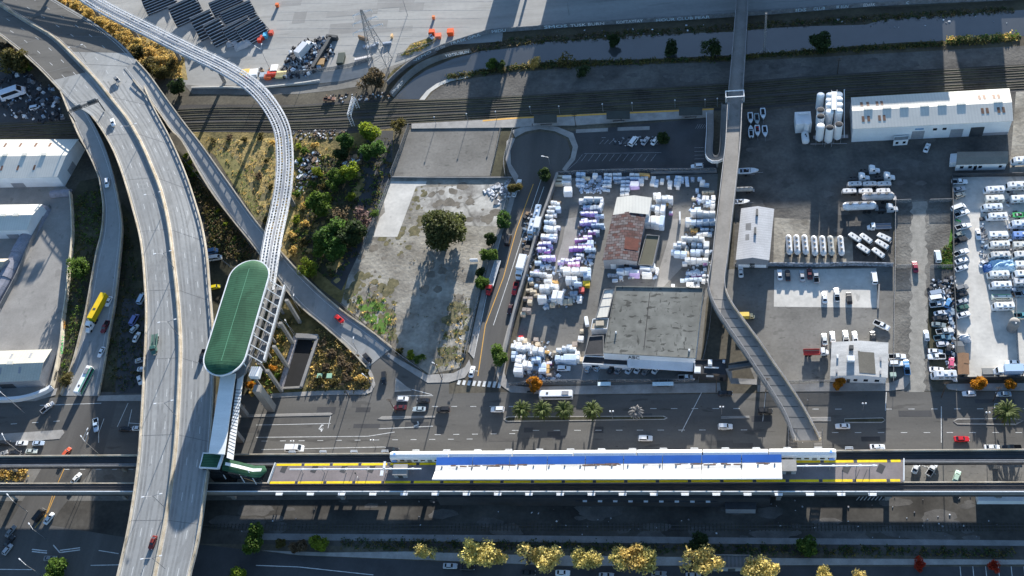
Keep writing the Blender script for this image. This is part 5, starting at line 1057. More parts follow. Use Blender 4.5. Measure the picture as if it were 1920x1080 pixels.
# trailers and hulls
def tank_rings(L, r, z, n=12, taper=.55):
    return [[(x, r*k*math.cos(a), z+r*k*math.sin(a)) for a in [2*math.pi*i/n for i in range(n)]] for x, k in ((-L/2,taper),(-L/2+.5,.92),(-L/2+1,1),(L/2-1,1),(L/2-.5,.92),(L/2,taper))]
mb = MB(); mb.loft(tank_rings(8.6,1.15,2.2)); proto('tanker_trailer','trailer', mb, [kid('hatch', m_dsteel, lambda k, x=x: (k.cylz((x,0,3.3),.42,.22,10), k.box((x+.5,.25,3.36),(.4,.3,.14)))) for x in (-2.4,0,2.2)]+[kid('roof_walkway', m_steel, lambda k: k.box((0,.45,3.33),(7.2,.25,.05))), kid('landing_gear', m_dsteel, lambda k: (k.box((-2.6,.7,.5),(.2,.2,1.0)), k.box((-2.6,-.7,.5),(.2,.2,1.0)), k.box((-3.9,0,.9),(1.6,1.2,.3)))), kid('hose_rack', m_steel, lambda k: k.box((4.6,0,1.0),(.9,1.6,.5)))]+wheels(8,2.3,.5,(2.6,1.4)), m_dirty)
mb = MB(); mb.loft([[(x,-w,z1),(x,w,z1),(x,w*.96,z1-.6),(x,wb,z0),(x,-wb,z0),(x,-w*.96,z1-.6)] for x,w,z1,wb,z0 in ((-3.2,.8,2.9,.5,2.0),(-2.8,1.15,3.1,.9,1.9),(-.6,1.2,3.15,.35,.8),(.6,1.2,3.15,.35,.8),(2.8,1.15,3.1,.9,1.9),(3.2,.8,2.9,.5,2.0))])
proto('hopper_trailer','trailer', mb, [kid('roof_hatch', m_dsteel, lambda k, x=x: k.cylz((x,0,3.1),.38,.16,10)) for x in (-1.3,1.3)]+[kid('ladder_frame', m_steel, lambda k: (k.box((-3.5,0,1.2),(.15,1.6,1.8)), k.box((3.4,0,.9),(.2,1.4,.5)))), kid('chassis', m_dsteel, lambda k: k.box((0,0,.75),(6.6,.9,.22)))]+wheels(6,2.3,.48,(2.4,1.2)), m_dirty)
mb = MB(); mb.loft([[(x,-w,z1),(x,w,z1),(x,w*.8,z1-.5),(x,.08,z0),(x,-.08,z0),(x,-w*.8,z1-.5)] for x,w,z1,z0 in ((-3,.95,1.6,.6),(-2,1.1,1.6,.5),(.5,1.12,1.65,.5),(2,.8,1.75,.6),(2.9,.3,1.85,.9),(3.2,.05,1.9,1.4))])
proto('motor_boat','boat', mb, [kid('cockpit', m_tyre, lambda k: k.box((-1.0,0,1.63),(2.6,1.3,.06))), kid('seat', m_matt, lambda k: (k.box((-1.5,0,1.75),(.5,1.2,.25)), k.box((-.2,.35,1.75),(.5,.45,.25))), 'c2'), kid('windscreen', m_glass, lambda k: k.box((.7,0,1.9),(.12,1.5,.45))), kid('outboard_motor', m_dsteel, lambda k: (k.box((-3.25,0,1.5),(.5,.45,.7)), k.box((-3.3,0,.8),(.2,.15,.8)))), kid('boat_trailer', m_steel, lambda k: (k.box((-.4,.6,.45),(5,.12,.12)), k.box((-.4,-.6,.45),(5,.12,.12)), k.box((3.3,0,.45),(2.6,.1,.1)), k.box((-.6,0,.4),(.15,1.8,.15))))]+wheels(6,2.0,.3,(-.6,)), m_paint)
mb = MB(); mb.box((0,0,.5),(1.8,.35,.4)); mb.tube((.75,0,.3),(.55,0,1.1),.07); mb.box((-.2,0,.85),(.9,.32,.15))
proto('motorcycle','motorcycle', mb, [kid('handlebar', m_dsteel, lambda k: k.tube((.55,-.4,1.1),(.55,.4,1.1),.05)), kid('seat', m_tyre, lambda k: k.box((-.45,0,.95),(.7,.3,.1)))]+[kid('wheel', m_tyre, lambda k, x=x: k.tube((x,-.08,.32),(x,.08,.32),.32,12)) for x in (.8,-.75)])
def place(kind, x, y, rot, label, color=(.75,.76,.77), c2=None, group=None, z=.09, cat=None, tilt=None, scale=1.0, bare=False):
    nm, ct, me, kids = PROTO[kind]; p = W(x, y, z+.7); p.z = z
    o = link(nm, me, None, p, math.radians(rot), color, label=label, cat=cat or ct, group=group)
    if tilt: o.rotation_euler = tilt
    if scale != 1: o.scale = (scale,)*3
    for n, m, mt, col in ([] if bare else kids): link(n, m, o, None, 0, (c2 or (.3,.35,.45)) if col == 'c2' else (col or color))
    return o
WH = (.78,.79,.80); SI = (.42,.43,.45); GR = (.20,.205,.21); BK = (.02,.021,.024); RD = (.42,.02,.02); BL = (.10,.22,.42); LB = (.45,.58,.72); MR = (.10,.015,.02); BE = (.55,.48,.38); DG = (.03,.10,.08)
P = place
# --- highway and ramps
P('sedan',219,149,-47,'dark grey car alone on the upper highway bend',GR,z=11.0); P('sedan',211,229,-62,'white car with black roof passing the sign gantry on highway',WH,z=11.9)
P('tipper_truck',290,648,-80,'dark green flatbed truck on southbound highway lane near left parapet',(.05,.13,.11),(.08,.16,.14),z=14.1)
P('sedan',286,1017,-98,'dark red car on the highway near the lower frame edge',(.22,.03,.02),z=14.1); P('pickup_truck',380,668,-93,'black pickup in viaduct shade beside the green station roof',BK,z=14.1)
P('sport_utility_car',201,343,-75,'white car coming down the exit ramp where asphalt begins',WH,z=8.2)
P('container_lorry',184,588,-101,'yellow container lorry with white cab queued on exit ramp',WH,z=1.2)
P('sedan',204,565,-97,'white car with black windows beside the yellow container lorry',WH,z=2.0); P('pickup_truck',197,613,-100,'dark red pickup beside the white lorry cab',(.16,.015,.02),z=1.0); P('sedan',190,660,-100,'white car waiting below the yellow container lorry',WH,z=.3)
P('bus',160,716,-100,'white bus with green side stripe at the ramp foot',WH,(.05,.30,.16),z=.15)
P('sedan',636,598,-41,'bright red car on the long ramp',(.65,.015,.015),z=1.5); P('sedan',689,671,-48,'black car at lower end of the long ramp',BK); P('sport_utility_car',720,708,-80,'black car turning beside the painted triangular island',BK)
# --- main street
for a in ((755,748,0,'white car stopped in the upper turning lane west of palm median','hatchback',WH),(794,751,180,'black car right behind the white one in upper turning lane','sedan',BK),(750,764,180,'dark maroon car half hidden by ramp traffic shadow','sedan',MR),(786,767,180,'pale blue-grey car in second turning lane','sedan',(.40,.47,.50)),(831,768,180,'black sport utility car with long shadow mid street','sport_utility_car',BK),
          (933,768,180,'white jeep near the western tip of palm median','sport_utility_car',WH),(1360,800,0,'white square-backed car on eastbound lanes south of black hut','sport_utility_car',WH),(1210,822,0,'white car eastbound beside the metro train','sport_utility_car',WH),(1580,799,180,'white car with black glass in the building shadow near median','sedan',WH),
          (1645,838,0,'white car hugging the viaduct parapet','sedan',WH),(1803,823,0,'bright red car on the sunlit eastern street','sedan',(.55,.01,.02)),(1860,839,0,'white car partly hidden by viaduct near frame corner','sedan',WH),(1897,840,180,'black pickup partly hidden by viaduct near frame corner','pickup_truck',BK),
          (1360,737,0,'black car in deep shade beneath footbridge landing','sedan',BK),(1435,771,0,'black car just east of the footbridge','sport_utility_car',BK),(1817,738,180,'white car with orange roof parked under an autumn tree','hatchback',WH),(1882,739,180,'blue-grey car parked on shaded street east side','sedan',(.25,.32,.38)),
          (735,844,0,'black car mostly hidden by viaduct near train end','sport_utility_car',BK),(885,697,83,'white car waiting at the crosswalk of the side street','sedan',WH),(1876,770,0,'dark blue car in shade by single palm','sedan',(.03,.04,.07))): P(a[4],a[0],a[1],a[2],a[3],a[5])
P('van',553,842,0,'white shuttle van beside viaduct parapet',WH,scale=1.25)
P('bus',1043,743,180,'long white bus parked behind the palm trees',WH,(.7,.7,.72))
P('motorcycle',993,734,0,'dark motorcycle parked by orange autumn bush',BK)
# --- west intersection
for a in ((89,764,50,'silver pickup on the shaded western street','pickup_truck',SI),(180,797,-70,'pale blue pickup at the western crossing','pickup_truck',LB),(41,831,0,'white car in upper row of western queue','sedan',WH),(72,831,0,'blue-white car leading upper row of western queue','sedan',(.45,.55,.68)),(59,846,0,'silver-green car leading lower row of western queue','sedan',(.50,.55,.52)),(28,849,0,'black car second in lower row of western queue','sedan',BK),(8,830,0,'black car at frame edge in western queue','sedan',BK),(3,852,30,'dark car at frame edge under lamp','sedan',GR),
          (125,848,65,'orange-red and white car just above western viaduct','hatchback',(.62,.10,.04)),(234,804,0,'black car in the shade of highway at western crossing','sedan',BK),(259,803,0,'white car half under the highway edge','sedan',WH),(143,897,62,'white car between the two western viaducts','sedan',WH),(92,972,65,'bright white car below western viaducts on cross street','sedan',WH),(74,966,65,'black van beside white car on cross street','van',BK),(94,1047,0,'grey car on the dark southern crossing','sedan',GR),(20,996,65,'grey car parked at lower left roadside, topmost','sedan',GR),(17,1015,65,'dark car parked at lower left roadside under the grey one','sedan',BK),(14,1030,65,'silver car parked at lower left roadside, lowest','hatchback',SI)): P(a[4],a[0],a[1],a[2],a[3],a[5])
# parked under the highway
for a in ((266,560,'blue-white camper van parked against highway pier','van',LB,80),(252,600,'purple-blue tarp covered van under highway','van',(.16,.20,.45),78),(252,616,'grey-white wreck below the tarp covered van','hatchback',(.5,.55,.58),60),(256,632,'white car parked under highway beside kerb line','sedan',WH,78),(264,675,'silver car parked crosswise half under highway','sedan',SI,15),(268,692,'white car nose showing at the highway edge','sedan',WH,0),(262,713,'white hatchback lowest under the highway edge','hatchback',WH,-60),
          (397,472,'blue boat-shaped van above white van by viaduct','van',BL,15),(404,484,'white van parked between viaduct and green roof','van',WH,8),(404,538,'small yellow forklift cart beside green roof','hatchback',(.75,.60,.02),10)): P(a[3],a[0],a[1],a[5],a[2],a[4])
# --- southern road
for a in ((844,1061,'silver car parked below first yellow trees',SI),(876,1064,'black car beside silver one below first yellow trees',BK),(990,1074,'black car under second yellow tree clump',BK),(1055,1074,'white car below second yellow tree clump',WH),(1137,1079,'grey-white car at lower frame edge',SI),(1235,1076,'dark grey car between yellow trees',GR),(1300,1079,'silver car under the brightest yellow tree',SI)): P('sedan',a[0],a[1],0,a[2],a[3])
# --- side street
S = 'parked along the side street'
P('pickup_truck',972,347,83,'white pickup at northern end of side street kerb',WH,group=S); P('hatchback',965,361,83,'white car with black bonnet behind the northernmost pickup',WH,group=S)
P('flatbed_lorry',925,520,-100,'red flatbed lorry with bare silver bed on side street',RD,group=S)
P('van',953,450,83,'black van parked by round street tree',BK,group=S)
P('box_truck',978,505,-100,'plain white box truck against the foam yard wall',WH,WH,group=S,scale=1.25); P('motorhome',1008,404,-98,'junk-laden blue-grey bus near foam yard wall, northern',(.38,.48,.60),group=S); P('motorhome',998,430,-98,'junk-laden blue-grey camper near foam yard wall, southern',(.48,.55,.62),group=S)
P('box_truck',1008,428,-98,'white trailer with red side stripe beside the junk campers',WH,(.75,.74,.72),group=S); P('pickup_truck',990,466,-98,'brown flatbed loaded with scrap wood behind junk campers',(.17,.14,.11),group=S,scale=1.2)
P('pickup_truck',966,541,-98,'red pickup parked just south of plain white box truck',(.60,.03,.03),group=S); P('sedan',957,578,-98,'dark wreck with red bonnet by side street wall',(.08,.03,.03),group=S)
# --- building front
for a in ((1057,691,0,'white square-backed car beside the foam pile','sport_utility_car',WH),(1104,689,65,'blue-grey hatchback first from foam pile at building front','hatchback',(.35,.42,.48)),(1122,687,60,'pale hatchback second from foam pile at building front','hatchback',(.45,.52,.58)),(1147,690,60,'black car next to the dark front porch','sedan',BK),(1161,692,60,'dark grey car in deep shade before front windows','sedan',GR),(1181,691,60,'silver car angled before the white awning, western','sedan',(.60,.63,.66)),(1197,690,62,'silver-white car angled before the white awning, middle','sedan',(.66,.70,.74)),(1213,694,52,'dark grey car angled before the white awning','sedan',GR),(1231,691,58,'white car angled before the white awning, easternmost','sedan',WH),(1282,692,0,'black car in front of awning end','sedan',BK),(1287,708,0,'white pickup with black bed beside black hut','pickup_truck',WH)): P(a[4],a[0],a[1],a[2],a[3],a[5])
P('box_truck',1100,603,100,'small white truck between foam yard and tank room',WH,WH,scale=.6)
P('sport_utility_car',1307,312,180,'white car in corner of railway station lot',WH); P('van',1188,265,60,'white wreck in the shaded railway station lot',WH); P('sedan',1210,264,60,'silver wreck between white wrecks in railway station lot',SI); P('sedan',1228,264,60,'white wreck beside the lot tree',WH)
# --- eastern lot
for a in ((1462,515,90,'white car first against graffiti wall from tin shed','sedan',WH),(1477,516,90,'black car second against graffiti wall from tin shed','sedan',BK),(1504,517,90,'silver car against graffiti wall','sedan',SI),(1518,513,90,'dark red car against graffiti wall','sedan',MR),(1530,518,90,'silver pickup against graffiti wall','pickup_truck',SI),(1639,521,90,'white van near the alley gate','van',WH),(1546,558,90,'white car casting shadow on pale concrete pad','sedan',WH),(1569,553,90,'white pickup casting shadow on pale concrete pad','pickup_truck',WH),(1592,559,90,'black pickup casting shadow on pale concrete pad','sport_utility_car',BK),
          (1653,610,-32,'white pickup with load parked aslant by alley fence','pickup_truck',WH),(1546,636,90,'silver car first behind the workshop roof','sedan',(.6,.62,.6)),(1561,631,90,'white car second behind the workshop roof','hatchback',WH),(1586,633,90,'white pickup behind the workshop ridge','pickup_truck',WH),(1603,632,90,'white sedan behind the workshop ridge','sedan',WH),(1637,632,90,'black car at workshop corner near the fence','sedan',BK),(1682,669,0,'white pickup with camper top east of workshop','pickup_truck',WH),(1680,682,0,'white wagon below the camper-topped pickup','sport_utility_car',WH),(1700,689,90,'light blue pickup standing across the white wagons','pickup_truck',(.12,.30,.55)),
          (1716,500,90,'dark red car alone in the alley',(.0),(.30,.02,.05)),(1737,629,90,'silver car parked in alley beside the wrecks','hatchback',(.55,.6,.65)),(1758,481,90,'white van parked in green weeds beside alley','van',(.62,.68,.72))): P(a[4] or 'sedan',a[0],a[1],a[2],a[3],a[5])
P('tipper_truck',1532,662,0,'flatbed truck with red bed and white cab left of workshop',WH,(.50,.07,.06)); P('box_truck',1399,594,0,'white-topped yellow box truck behind footbridge',(.75,.60,.35),(.75,.55,.12),scale=.75)
P('sedan',1389,510,90,'white car at corner below tin shed',WH); P('motorcycle',1355,605,-40,'motorcycle in shade by the footbridge bend',BK)
# --- tanker yard
T = 'silver tank trailers in the eastern yard'
for k, x in enumerate((1479,1493.5,1509,1526.5,1542,1557.5,1576)): P('tanker_trailer',x,463 if k < 3 else 465,90+rnd(-1.5,1.5),('white tank trailer, %s from the tin shed in the row of seven' % ORD[k]),(.74,.74,.74) if k != 5 else (.50,.50,.46),group=T)
for k, (x,y,r) in enumerate(((1602,449,-45),(1623,451,-48),(1618,470,-45),(1657,449,-35),(1653,462,-42),(1646,478,-48))): P('hopper_trailer',x,y,r,'slanting white hopper trailer, '+('upper western one','beside the upper western one','lower one under the western pair','upper eastern one','just below the upper eastern one','lowest eastern one')[k],(.74,.74,.73),group='slanting hopper trailers',scale=.8)
for k, (x,y) in enumerate(((1602,349),(1630,349),(1657,349),(1592,362),(1622,362),(1655,362))): P('hopper_trailer',x,y,0,'white hopper trailer in '+('upper','lower')[k//3]+' rank below the tractors, '+('western','middle','eastern')[k % 3],(.72,.72,.72),group='ranked hopper trailers',scale=.8)
P('tanker_trailer',1645,375,0,'long silver tank trailer below the ranked hoppers',(.52,.50,.50),scale=1.35); P('tanker_trailer',1610,393,0,'long white dry-bulk trailer alone in dark yard',(.72,.74,.78),scale=1.4)
P('truck_tractor',1628,322,0,'white tractor unit topmost in dark yard',WH); P('truck_tractor',1609,336,0,'white tractor unit before the western hopper',WH); P('truck_tractor',1656,335,0,'white tractor unit with tall fairing before the eastern hopper',WH)
P('truck_tractor',1661,394,0,'stripped white tractor beside the long bulk trailer',(.5,.52,.55)); P('tipper_truck',1646,427,180,'white flatbed truck facing west in the dark yard',WH,(.25,.28,.34))
P('sedan',1738,277,65,'white car crossing the yard before rail warehouse',WH)
for k, (x,y,r,l) in enumerate(((1407,223,-90,'white boat, upper western of the six by the footbridge'),(1419,225,-90,'blue-grey boat, upper middle of the six by footbridge'),(1430.5,215,-90,'small white boat, topmost of the six by footbridge'),(1408,249,90,'white boat, lower western of the six by footbridge'),(1420,247,-90,'white boat with red seat, lower middle of the six'),(1434,248,-90,'long boat with black seats, lower eastern of the six'))): P('motor_boat',x,y,r,l,(.62,.68,.72) if k != 1 else (.25,.33,.36),RD if k == 4 else BK,group='boats stored beside the footbridge')
P('motor_boat',1402,324,0,'long white boat lying beside the footbridge',WH,scale=1.3); P('motor_boat',1390,380,0,'white boat half hidden below footbridge near tin shed',WH); P('tanker_trailer',1395,358,0,'pale flat trailer beside the footbridge',(.42,.42,.40),scale=.8)
# --- camper lot
for a in ((1799,341,0,'white pickup with canopy topmost in angled parking row','pickup_truck',WH),(1798,355,14,'grey sedan under the canopy pickup in angled row','sedan',SI),(1800,366,22,'beige-roofed hatchback third in the angled row','hatchback',BE),(1797,390,22,'white van with rust marks in angled row','van',WH),(1803,400,20,'white pickup with black bed in angled row','pickup_truck',WH),(1806,425,15,'stripped white wreck in angled row','pickup_truck',WH),(1798,440,25,'grey-green car below the white wreck in angled row','sedan',(.25,.28,.25)),(1800,451,25,'black pickup under grey-green car in angled row','pickup_truck',BK),
          (1802,474,22,'white pickup with open bed mid angled row','pickup_truck',WH),(1802,489,22,'white sedan with sunroof mid angled row','sedan',WH),(1802,503,22,'silver sedan above the big gap of angled row','sedan',(.6,.63,.66)),(1803,540,20,'dark grey wagon below the gap of angled row','sport_utility_car',GR),(1803,552,22,'black sedan below dark grey wagon in angled row','sedan',BK),(1802,566,22,'silver sedan with yellow load in angled row','sedan',SI),(1804,577,20,'dark green car beneath yellow loaded one','sedan',DG),(1806,590,18,'white sedan with sunroof lowest in angled row','sedan',WH)): P(a[4],a[0],a[1],a[2],a[3],a[5],group='angled row of the camper lot')
P('motorcycle',1797,413,-30,'bright green motorcycle among the angled cars',(.02,.55,.12)); P('sedan',1834,439,-92,'white car driving alone down the camper lot lane',WH)
CR = 'campers stored in the camper lot'
for k, (x,y,kd,c,c2,l) in enumerate(((1863,359,'motorhome',(.72,.74,.78),BL,'white camper half covered by blue tarp, northern end of western rank'),(1864,376,'caravan',(.72,.70,.64),BE,'cream caravan second in western rank'),(1859,392,'motorhome',(.66,.70,.74),SI,'streaked motorhome third in western rank'),(1868,409,'motorhome',(.74,.75,.76),SI,'white motorhome with many roof hatches in western rank'),(1871,444,'caravan',WH,SI,'long clean white caravan mid western rank'),(1872,462,'motorhome',(.74,.73,.70),DG,'cream motorhome below the long white caravan'),(1873,482,'motorhome',(.60,.59,.56),GR,'patchy-roofed motorhome above the blue tarp'),(1871,518,'motorhome',(.74,.74,.72),BE,'white motorhome just below the blue tarp'),(1875,538,'motorhome',WH,SI,'white motorhome with two blue roof panels'),(1877,558,'bus',(.62,.66,.60),(.08,.42,.10),'short white bus with green side panel'),(1880,577,'motorhome',WH,SI,'white motorhome southernmost above the water tank'))): 
    P(kd,x,y,180 if kd == 'motorhome' else 0,l,c,c2,group=CR,scale=.9 if kd == 'motorhome' else (.55 if kd == 'bus' else 1.0))
for k, (x,y,kd,c,l) in enumerate(((1905,352,'motorhome',(.72,.72,.70),'big motorhome at northern end of eastern rank'),(1912,376,'caravan',WH,'white caravan second in eastern rank'),(1914,405,'motor_boat',(.05,.42,.12),'green-hulled boat in eastern camper rank'),(1914,424,'motorhome',(.66,.70,.76),'pale blue motorhome in eastern camper rank'),(1916,444,'caravan',(.20,.32,.62),'blue-covered caravan in eastern camper rank'),(1916,463,'caravan',(.60,.60,.56),'grey rounded caravan in eastern camper rank'),(1919,482,'motorhome',(.70,.69,.66),'cream motorhome with roof clutter in eastern rank'),(1920,499,'caravan',WH,'white caravan below cream motorhome in eastern rank'),(1920,518,'motorhome',WH,'white motorhome near eastern rank end'),(1918,532,'caravan',(.6,.6,.6),'grey caravan near eastern rank end'),(1919,551,'pickup_truck',(.30,.36,.42),'blue-grey pickup below the eastern rank'),(1918,592,'pickup_truck',(.10,.30,.34),'teal pickup by eastern lot fence'),(1916,305,'motorhome',WH,'white motorhome beside the gravel yard office'))): P(kd,x,y,180 if kd == 'motorhome' else 0,l,c,SI,group=CR)
P('sedan',1899,680,178,'white car beside the blue box truck',WH); P('box_truck',1890,698,180,'white-cab truck with big pale blue box in lot corner',WH,(.42,.56,.74),scale=1.15)
WK = 'wrecks packed between alley and camper lot'
for k, (x,y,kd,c,r,l) in enumerate(((1757,551,'van',(.3,.36,.45),10,'blue-grey wrecked van at northern end of wreck strip'),(1757,560,'van',WH,8,'white wrecked van near northern end of wreck strip'),(1759,571,'pickup_truck',(.62,.64,.66),5,'burst white pickup wreck under the white van'),(1764,587,'sedan',(.55,.58,.62),8,'silver sedan with open bonnet in wreck strip'),(1762,597,'sedan',BK,5,'black wreck below the silver open-bonnet sedan'),(1760,609,'sedan',(.22,.27,.28),-8,'grey-green rounded wreck mid wreck strip'),(1771,621,'pickup_truck',(.68,.68,.66),8,'white pickup wreck with crossed ladders'),(1767,634,'pickup_truck',(.10,.20,.27),3,'dark teal pickup wreck'),(1768,645,'hatchback',(.6,.6,.62),5,'silver hatchback wreck with pale stripes'),(1754,659,'sedan',WH,-5,'white sedan at southern part of wreck strip'),(1756,669,'pickup_truck',WH,180,'white pickup with full black bed at southern wreck strip'),(1756,693,'sedan',WH,-4,'white sedan with red seats above the tarp bus'),(1784,680,'hatchback',(.62,.10,.20),80,'pink-red car standing crosswise in wreck strip'),(1778,568,'hatchback',(.08,.25,.50),60,'small blue wreck among the black ones'),(1779,655,'sedan',BK,70,'black stripped wreck behind the white sedans'))): P(kd,x,y,r,l,c,group=WK)
P('motorhome',1769,706,180,'white-roofed bus half wrapped in blue tarp at lot corner',(.62,.64,.68),BL)
# --- viaduct gap lot
P('sedan',1718,876,62,'white car parked between the viaducts by platform end',WH); P('pickup_truck',1748,879,55,'white pickup with black bed parked between the viaducts',WH); P('hatchback',1794,893,65,'pale green car leaving the lot between viaducts',(.45,.62,.52))
# --- arena side
P('box_truck',573,96,62,'white-topped tanker among scrap in arena storage yard',(.62,.63,.65),(.62,.63,.65),scale=1.4)
P('van',27,178,22,'long white trailer in the western scrap yard',(.60,.64,.72),scale=2.2); P('van',66,202,10,'small white trailer in scrap below the long one',(.55,.62,.70),scale=.9)
P('pickup_truck',808,67,-60,'white cart between orange bins by the creek wall',WH,scale=.8); P('pickup_truck',618,186,0,'brown pickup by the railway signal bridge',(.25,.13,.08))
# ================================================================== FOAM STACKS
COLS = {'w': ((.80,.80,.80),'white'),'b': ((.58,.68,.80),'pale blue'),'l': ((.55,.44,.78),'lilac'),'p': ((.50,.25,.62),'purple'),'m': ((.66,.33,.60),'magenta'),'c': ((.66,.55,.40),'cream'),'o': ((.62,.38,.14),'ochre'),'g': ((.34,.40,.48),'grey-blue'),'t': ((.36,.30,.26),'brown')}
m_sunlit_top = mat('sunlit_foam_top', (.78,.76,.79), .1, .8, .8)  # sunlit white painted onto the top faces of coloured stacks
def stack_mesh(w, d, h, slabs, seed, topcol=False):
    rr = random.Random(seed); mb = MB(); n = max(1, slabs); ax = w >= d
    for layer in range(2 if h > 1.8 else 1):
        hh = h/(2 if h > 1.8 else 1)
        for i in range(n):
            t = (w if ax else d)/n; o = -(w if ax else d)/2+t*(i+.5); j = lambda: rr.uniform(-.12,.12); k = rr.uniform(.86,1.0)
            sz = (t*.95, d*rr.uniform(.9,1), hh*k) if ax else (w*rr.uniform(.9,1), t*.95, hh*k)
            cx_, cy_, z0, an = (o if ax else j()), (j() if ax else o), layer*hh*.93, rr.uniform(-.07,.07); ca, sa = math.cos(an), math.sin(an); rings = []
            for zf, sf in ((0,.97),(.1,1.02),(.8,1.0*rr.uniform(.95,1.03)),(.95,.93),(1,.8)):
                x_, y_ = sz[0]/2*sf, sz[1]/2*sf; c_ = .16*min(x_,y_)
                rings.append([(cx_+a*ca-b*sa+rr.uniform(-.04,.04), cy_+a*sa+b*ca+rr.uniform(-.04,.04), z0+sz[2]*zf*(1 if zf < .9 else rr.uniform(.97,1.02))) for a, b in ((-x_+c_,-y_),(x_-c_,-y_),(x_,-y_+c_),(x_,y_-c_),(x_-c_,y_),(-x_+c_,y_),(-x_,y_-c_),(-x_,-y_+c_))])
            nf = len(mb.f); mb.loft(rings)
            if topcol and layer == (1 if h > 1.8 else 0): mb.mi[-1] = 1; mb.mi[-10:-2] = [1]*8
    return mb.mesh('foam_stack', [m_matt, m_sunlit_top])
def stack(x, y, wp, hp, h, c, label, group, rz=None, slabs=None):
    a = W(x, y+hp/2, 0); b = W(x, y-hp/2, h); sc = (W(x+wp/2,y,h/2)-W(x-wp/2,y,h/2)).length; d = max(.9, b.y-a.y); p = Vector((W(x,y,h/2).x, (a.y+b.y)/2, .06))
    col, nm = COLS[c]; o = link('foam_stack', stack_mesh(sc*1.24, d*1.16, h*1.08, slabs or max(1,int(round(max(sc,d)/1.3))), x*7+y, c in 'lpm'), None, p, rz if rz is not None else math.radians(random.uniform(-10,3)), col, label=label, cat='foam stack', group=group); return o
def row(rows, where, group):
    cnt = {}
    for r in rows:
        nm = COLS[r[5]][1]; i = cnt.get(nm, 0); cnt[nm] = i+1; tot = sum(1 for q in rows if COLS[q[5]][1] == nm)
        l = ('only %s foam stack %s' % (nm, where)) if tot == 1 else '%s foam stack, %s of its colour %s' % (nm, ORD[i], where)
        stack(*r[:6], l, group, None, r[6] if len(r) > 6 else None)
row([(1050,332,11,8,1.6,'c',1),(1049,339,12,8,1.6,'c',1),(1047,346,13,8,1.6,'c',1),(1063,334,14,10,2,'w',1),(1062,344,15,10,2,'w',1),(1065,360,13,19,3.2,'w',1),(1089,328,14,11,2,'b'),(1088,339,14,9,2,'b'),(1088,347,13,9,1.6,'b'),(1099,335,13,8,1.5,'c'),(1116,331,8,12,2.4,'w'),(1123,335,8,12,1.5,'g'),(1140,329,12,8,2,'w'),(1140,336,12,8,2,'b'),(1139,342,12,8,2,'b'),(1138,349,14,8,1.8,'w'),(1137,357,11,6,1,'b'),(1157,328,14,7,1.6,'w'),(1158,336,14,7,1.6,'b'),(1159,342,12,6,1.2,'g'),
     (1174,335,14,7,1.6,'g'),(1173,342,14,7,1.6,'b'),(1173,349,15,8,1.6,'b'),(1172,356,15,9,1.6,'b'),(1171,364,14,7,1.2,'w'),(1190,329,15,8,1.8,'w'),(1191,336,15,8,1.8,'b'),(1190,348,15,16,2.4,'l',1),(1202,342,8,14,1.8,'w'),(1207,329,19,6,1.6,'o',1),(1208,334,12,5,1,'w')],
    'by the back fence, counting from street', 'foam stacks along the back fence')
row([(1224,340,7,18,1.6,'w'),(1231,344,6,14,1.4,'b'),(1241,341,6,12,1.8,'w'),(1253,334,6,8,1.4,'b'),(1256,347,7,16,1.8,'w'),(1268,340,6,20,1.6,'b'),(1273,343,6,24,1.6,'w'),(1279,338,5,12,1.4,'b'),(1288,341,6,18,1.6,'b'),(1299,337,6,10,1.4,'g'),(1312,336,7,9,1.6,'b'),(1317,344,8,13,2.2,'w'),(1325,347,8,9,1.6,'b'),(1307,358,5,10,1.2,'b'),(1311,368,5,9,1.2,'b'),(1312,377,6,8,1.2,'b'),(1301,374,7,6,1.2,'c'),(1308,374,5,8,1,'l'),(1322,362,10,8,1.6,'c'),(1334,362,9,9,1.8,'c'),(1323,374,11,14,2,'w'),(1329,382,10,14,2,'b'),(1337,380,7,26,2.8,'w')],
    'by eastern back fence, counting from shed', 'foam stacks along the back fence')
row([(1039,382,10,10,2.6,'w'),(1047,384,5,9,2,'w'),(1036,391,12,9,2.6,'w'),(1047,394,8,13,2.4,'b'),(1033,399,12,10,2.6,'w'),(1030,408,12,10,2.6,'w'),(1040,404,7,10,2,'w'),(1029,418,14,11,2.6,'b'),(1037,417,9,12,2.6,'w'),(1027,430,11,14,2.6,'b'),(1035,432,16,16,3,'w'),(1047,428,7,9,1.8,'w'),(1023,446,14,14,2.8,'w'),(1034,447,7,16,2.6,'b'),(1041,447,6,16,2.6,'w'),(1022,459,19,12,2.6,'l'),(1032,463,8,10,1.8,'l'),(1016,469,13,11,2.4,'l'),(1026,471,10,11,2,'p'),(1018,484,14,10,2.4,'w'),(1029,485,20,12,2.4,'l'),(1009,494,10,10,2.2,'b'),(1017,500,7,9,1.4,'b'),(1006,508,8,8,1.6,'l'),(1010,515,26,10,2.4,'w')],
    'along the street wall, counting southward', 'foam stacks against the street wall')
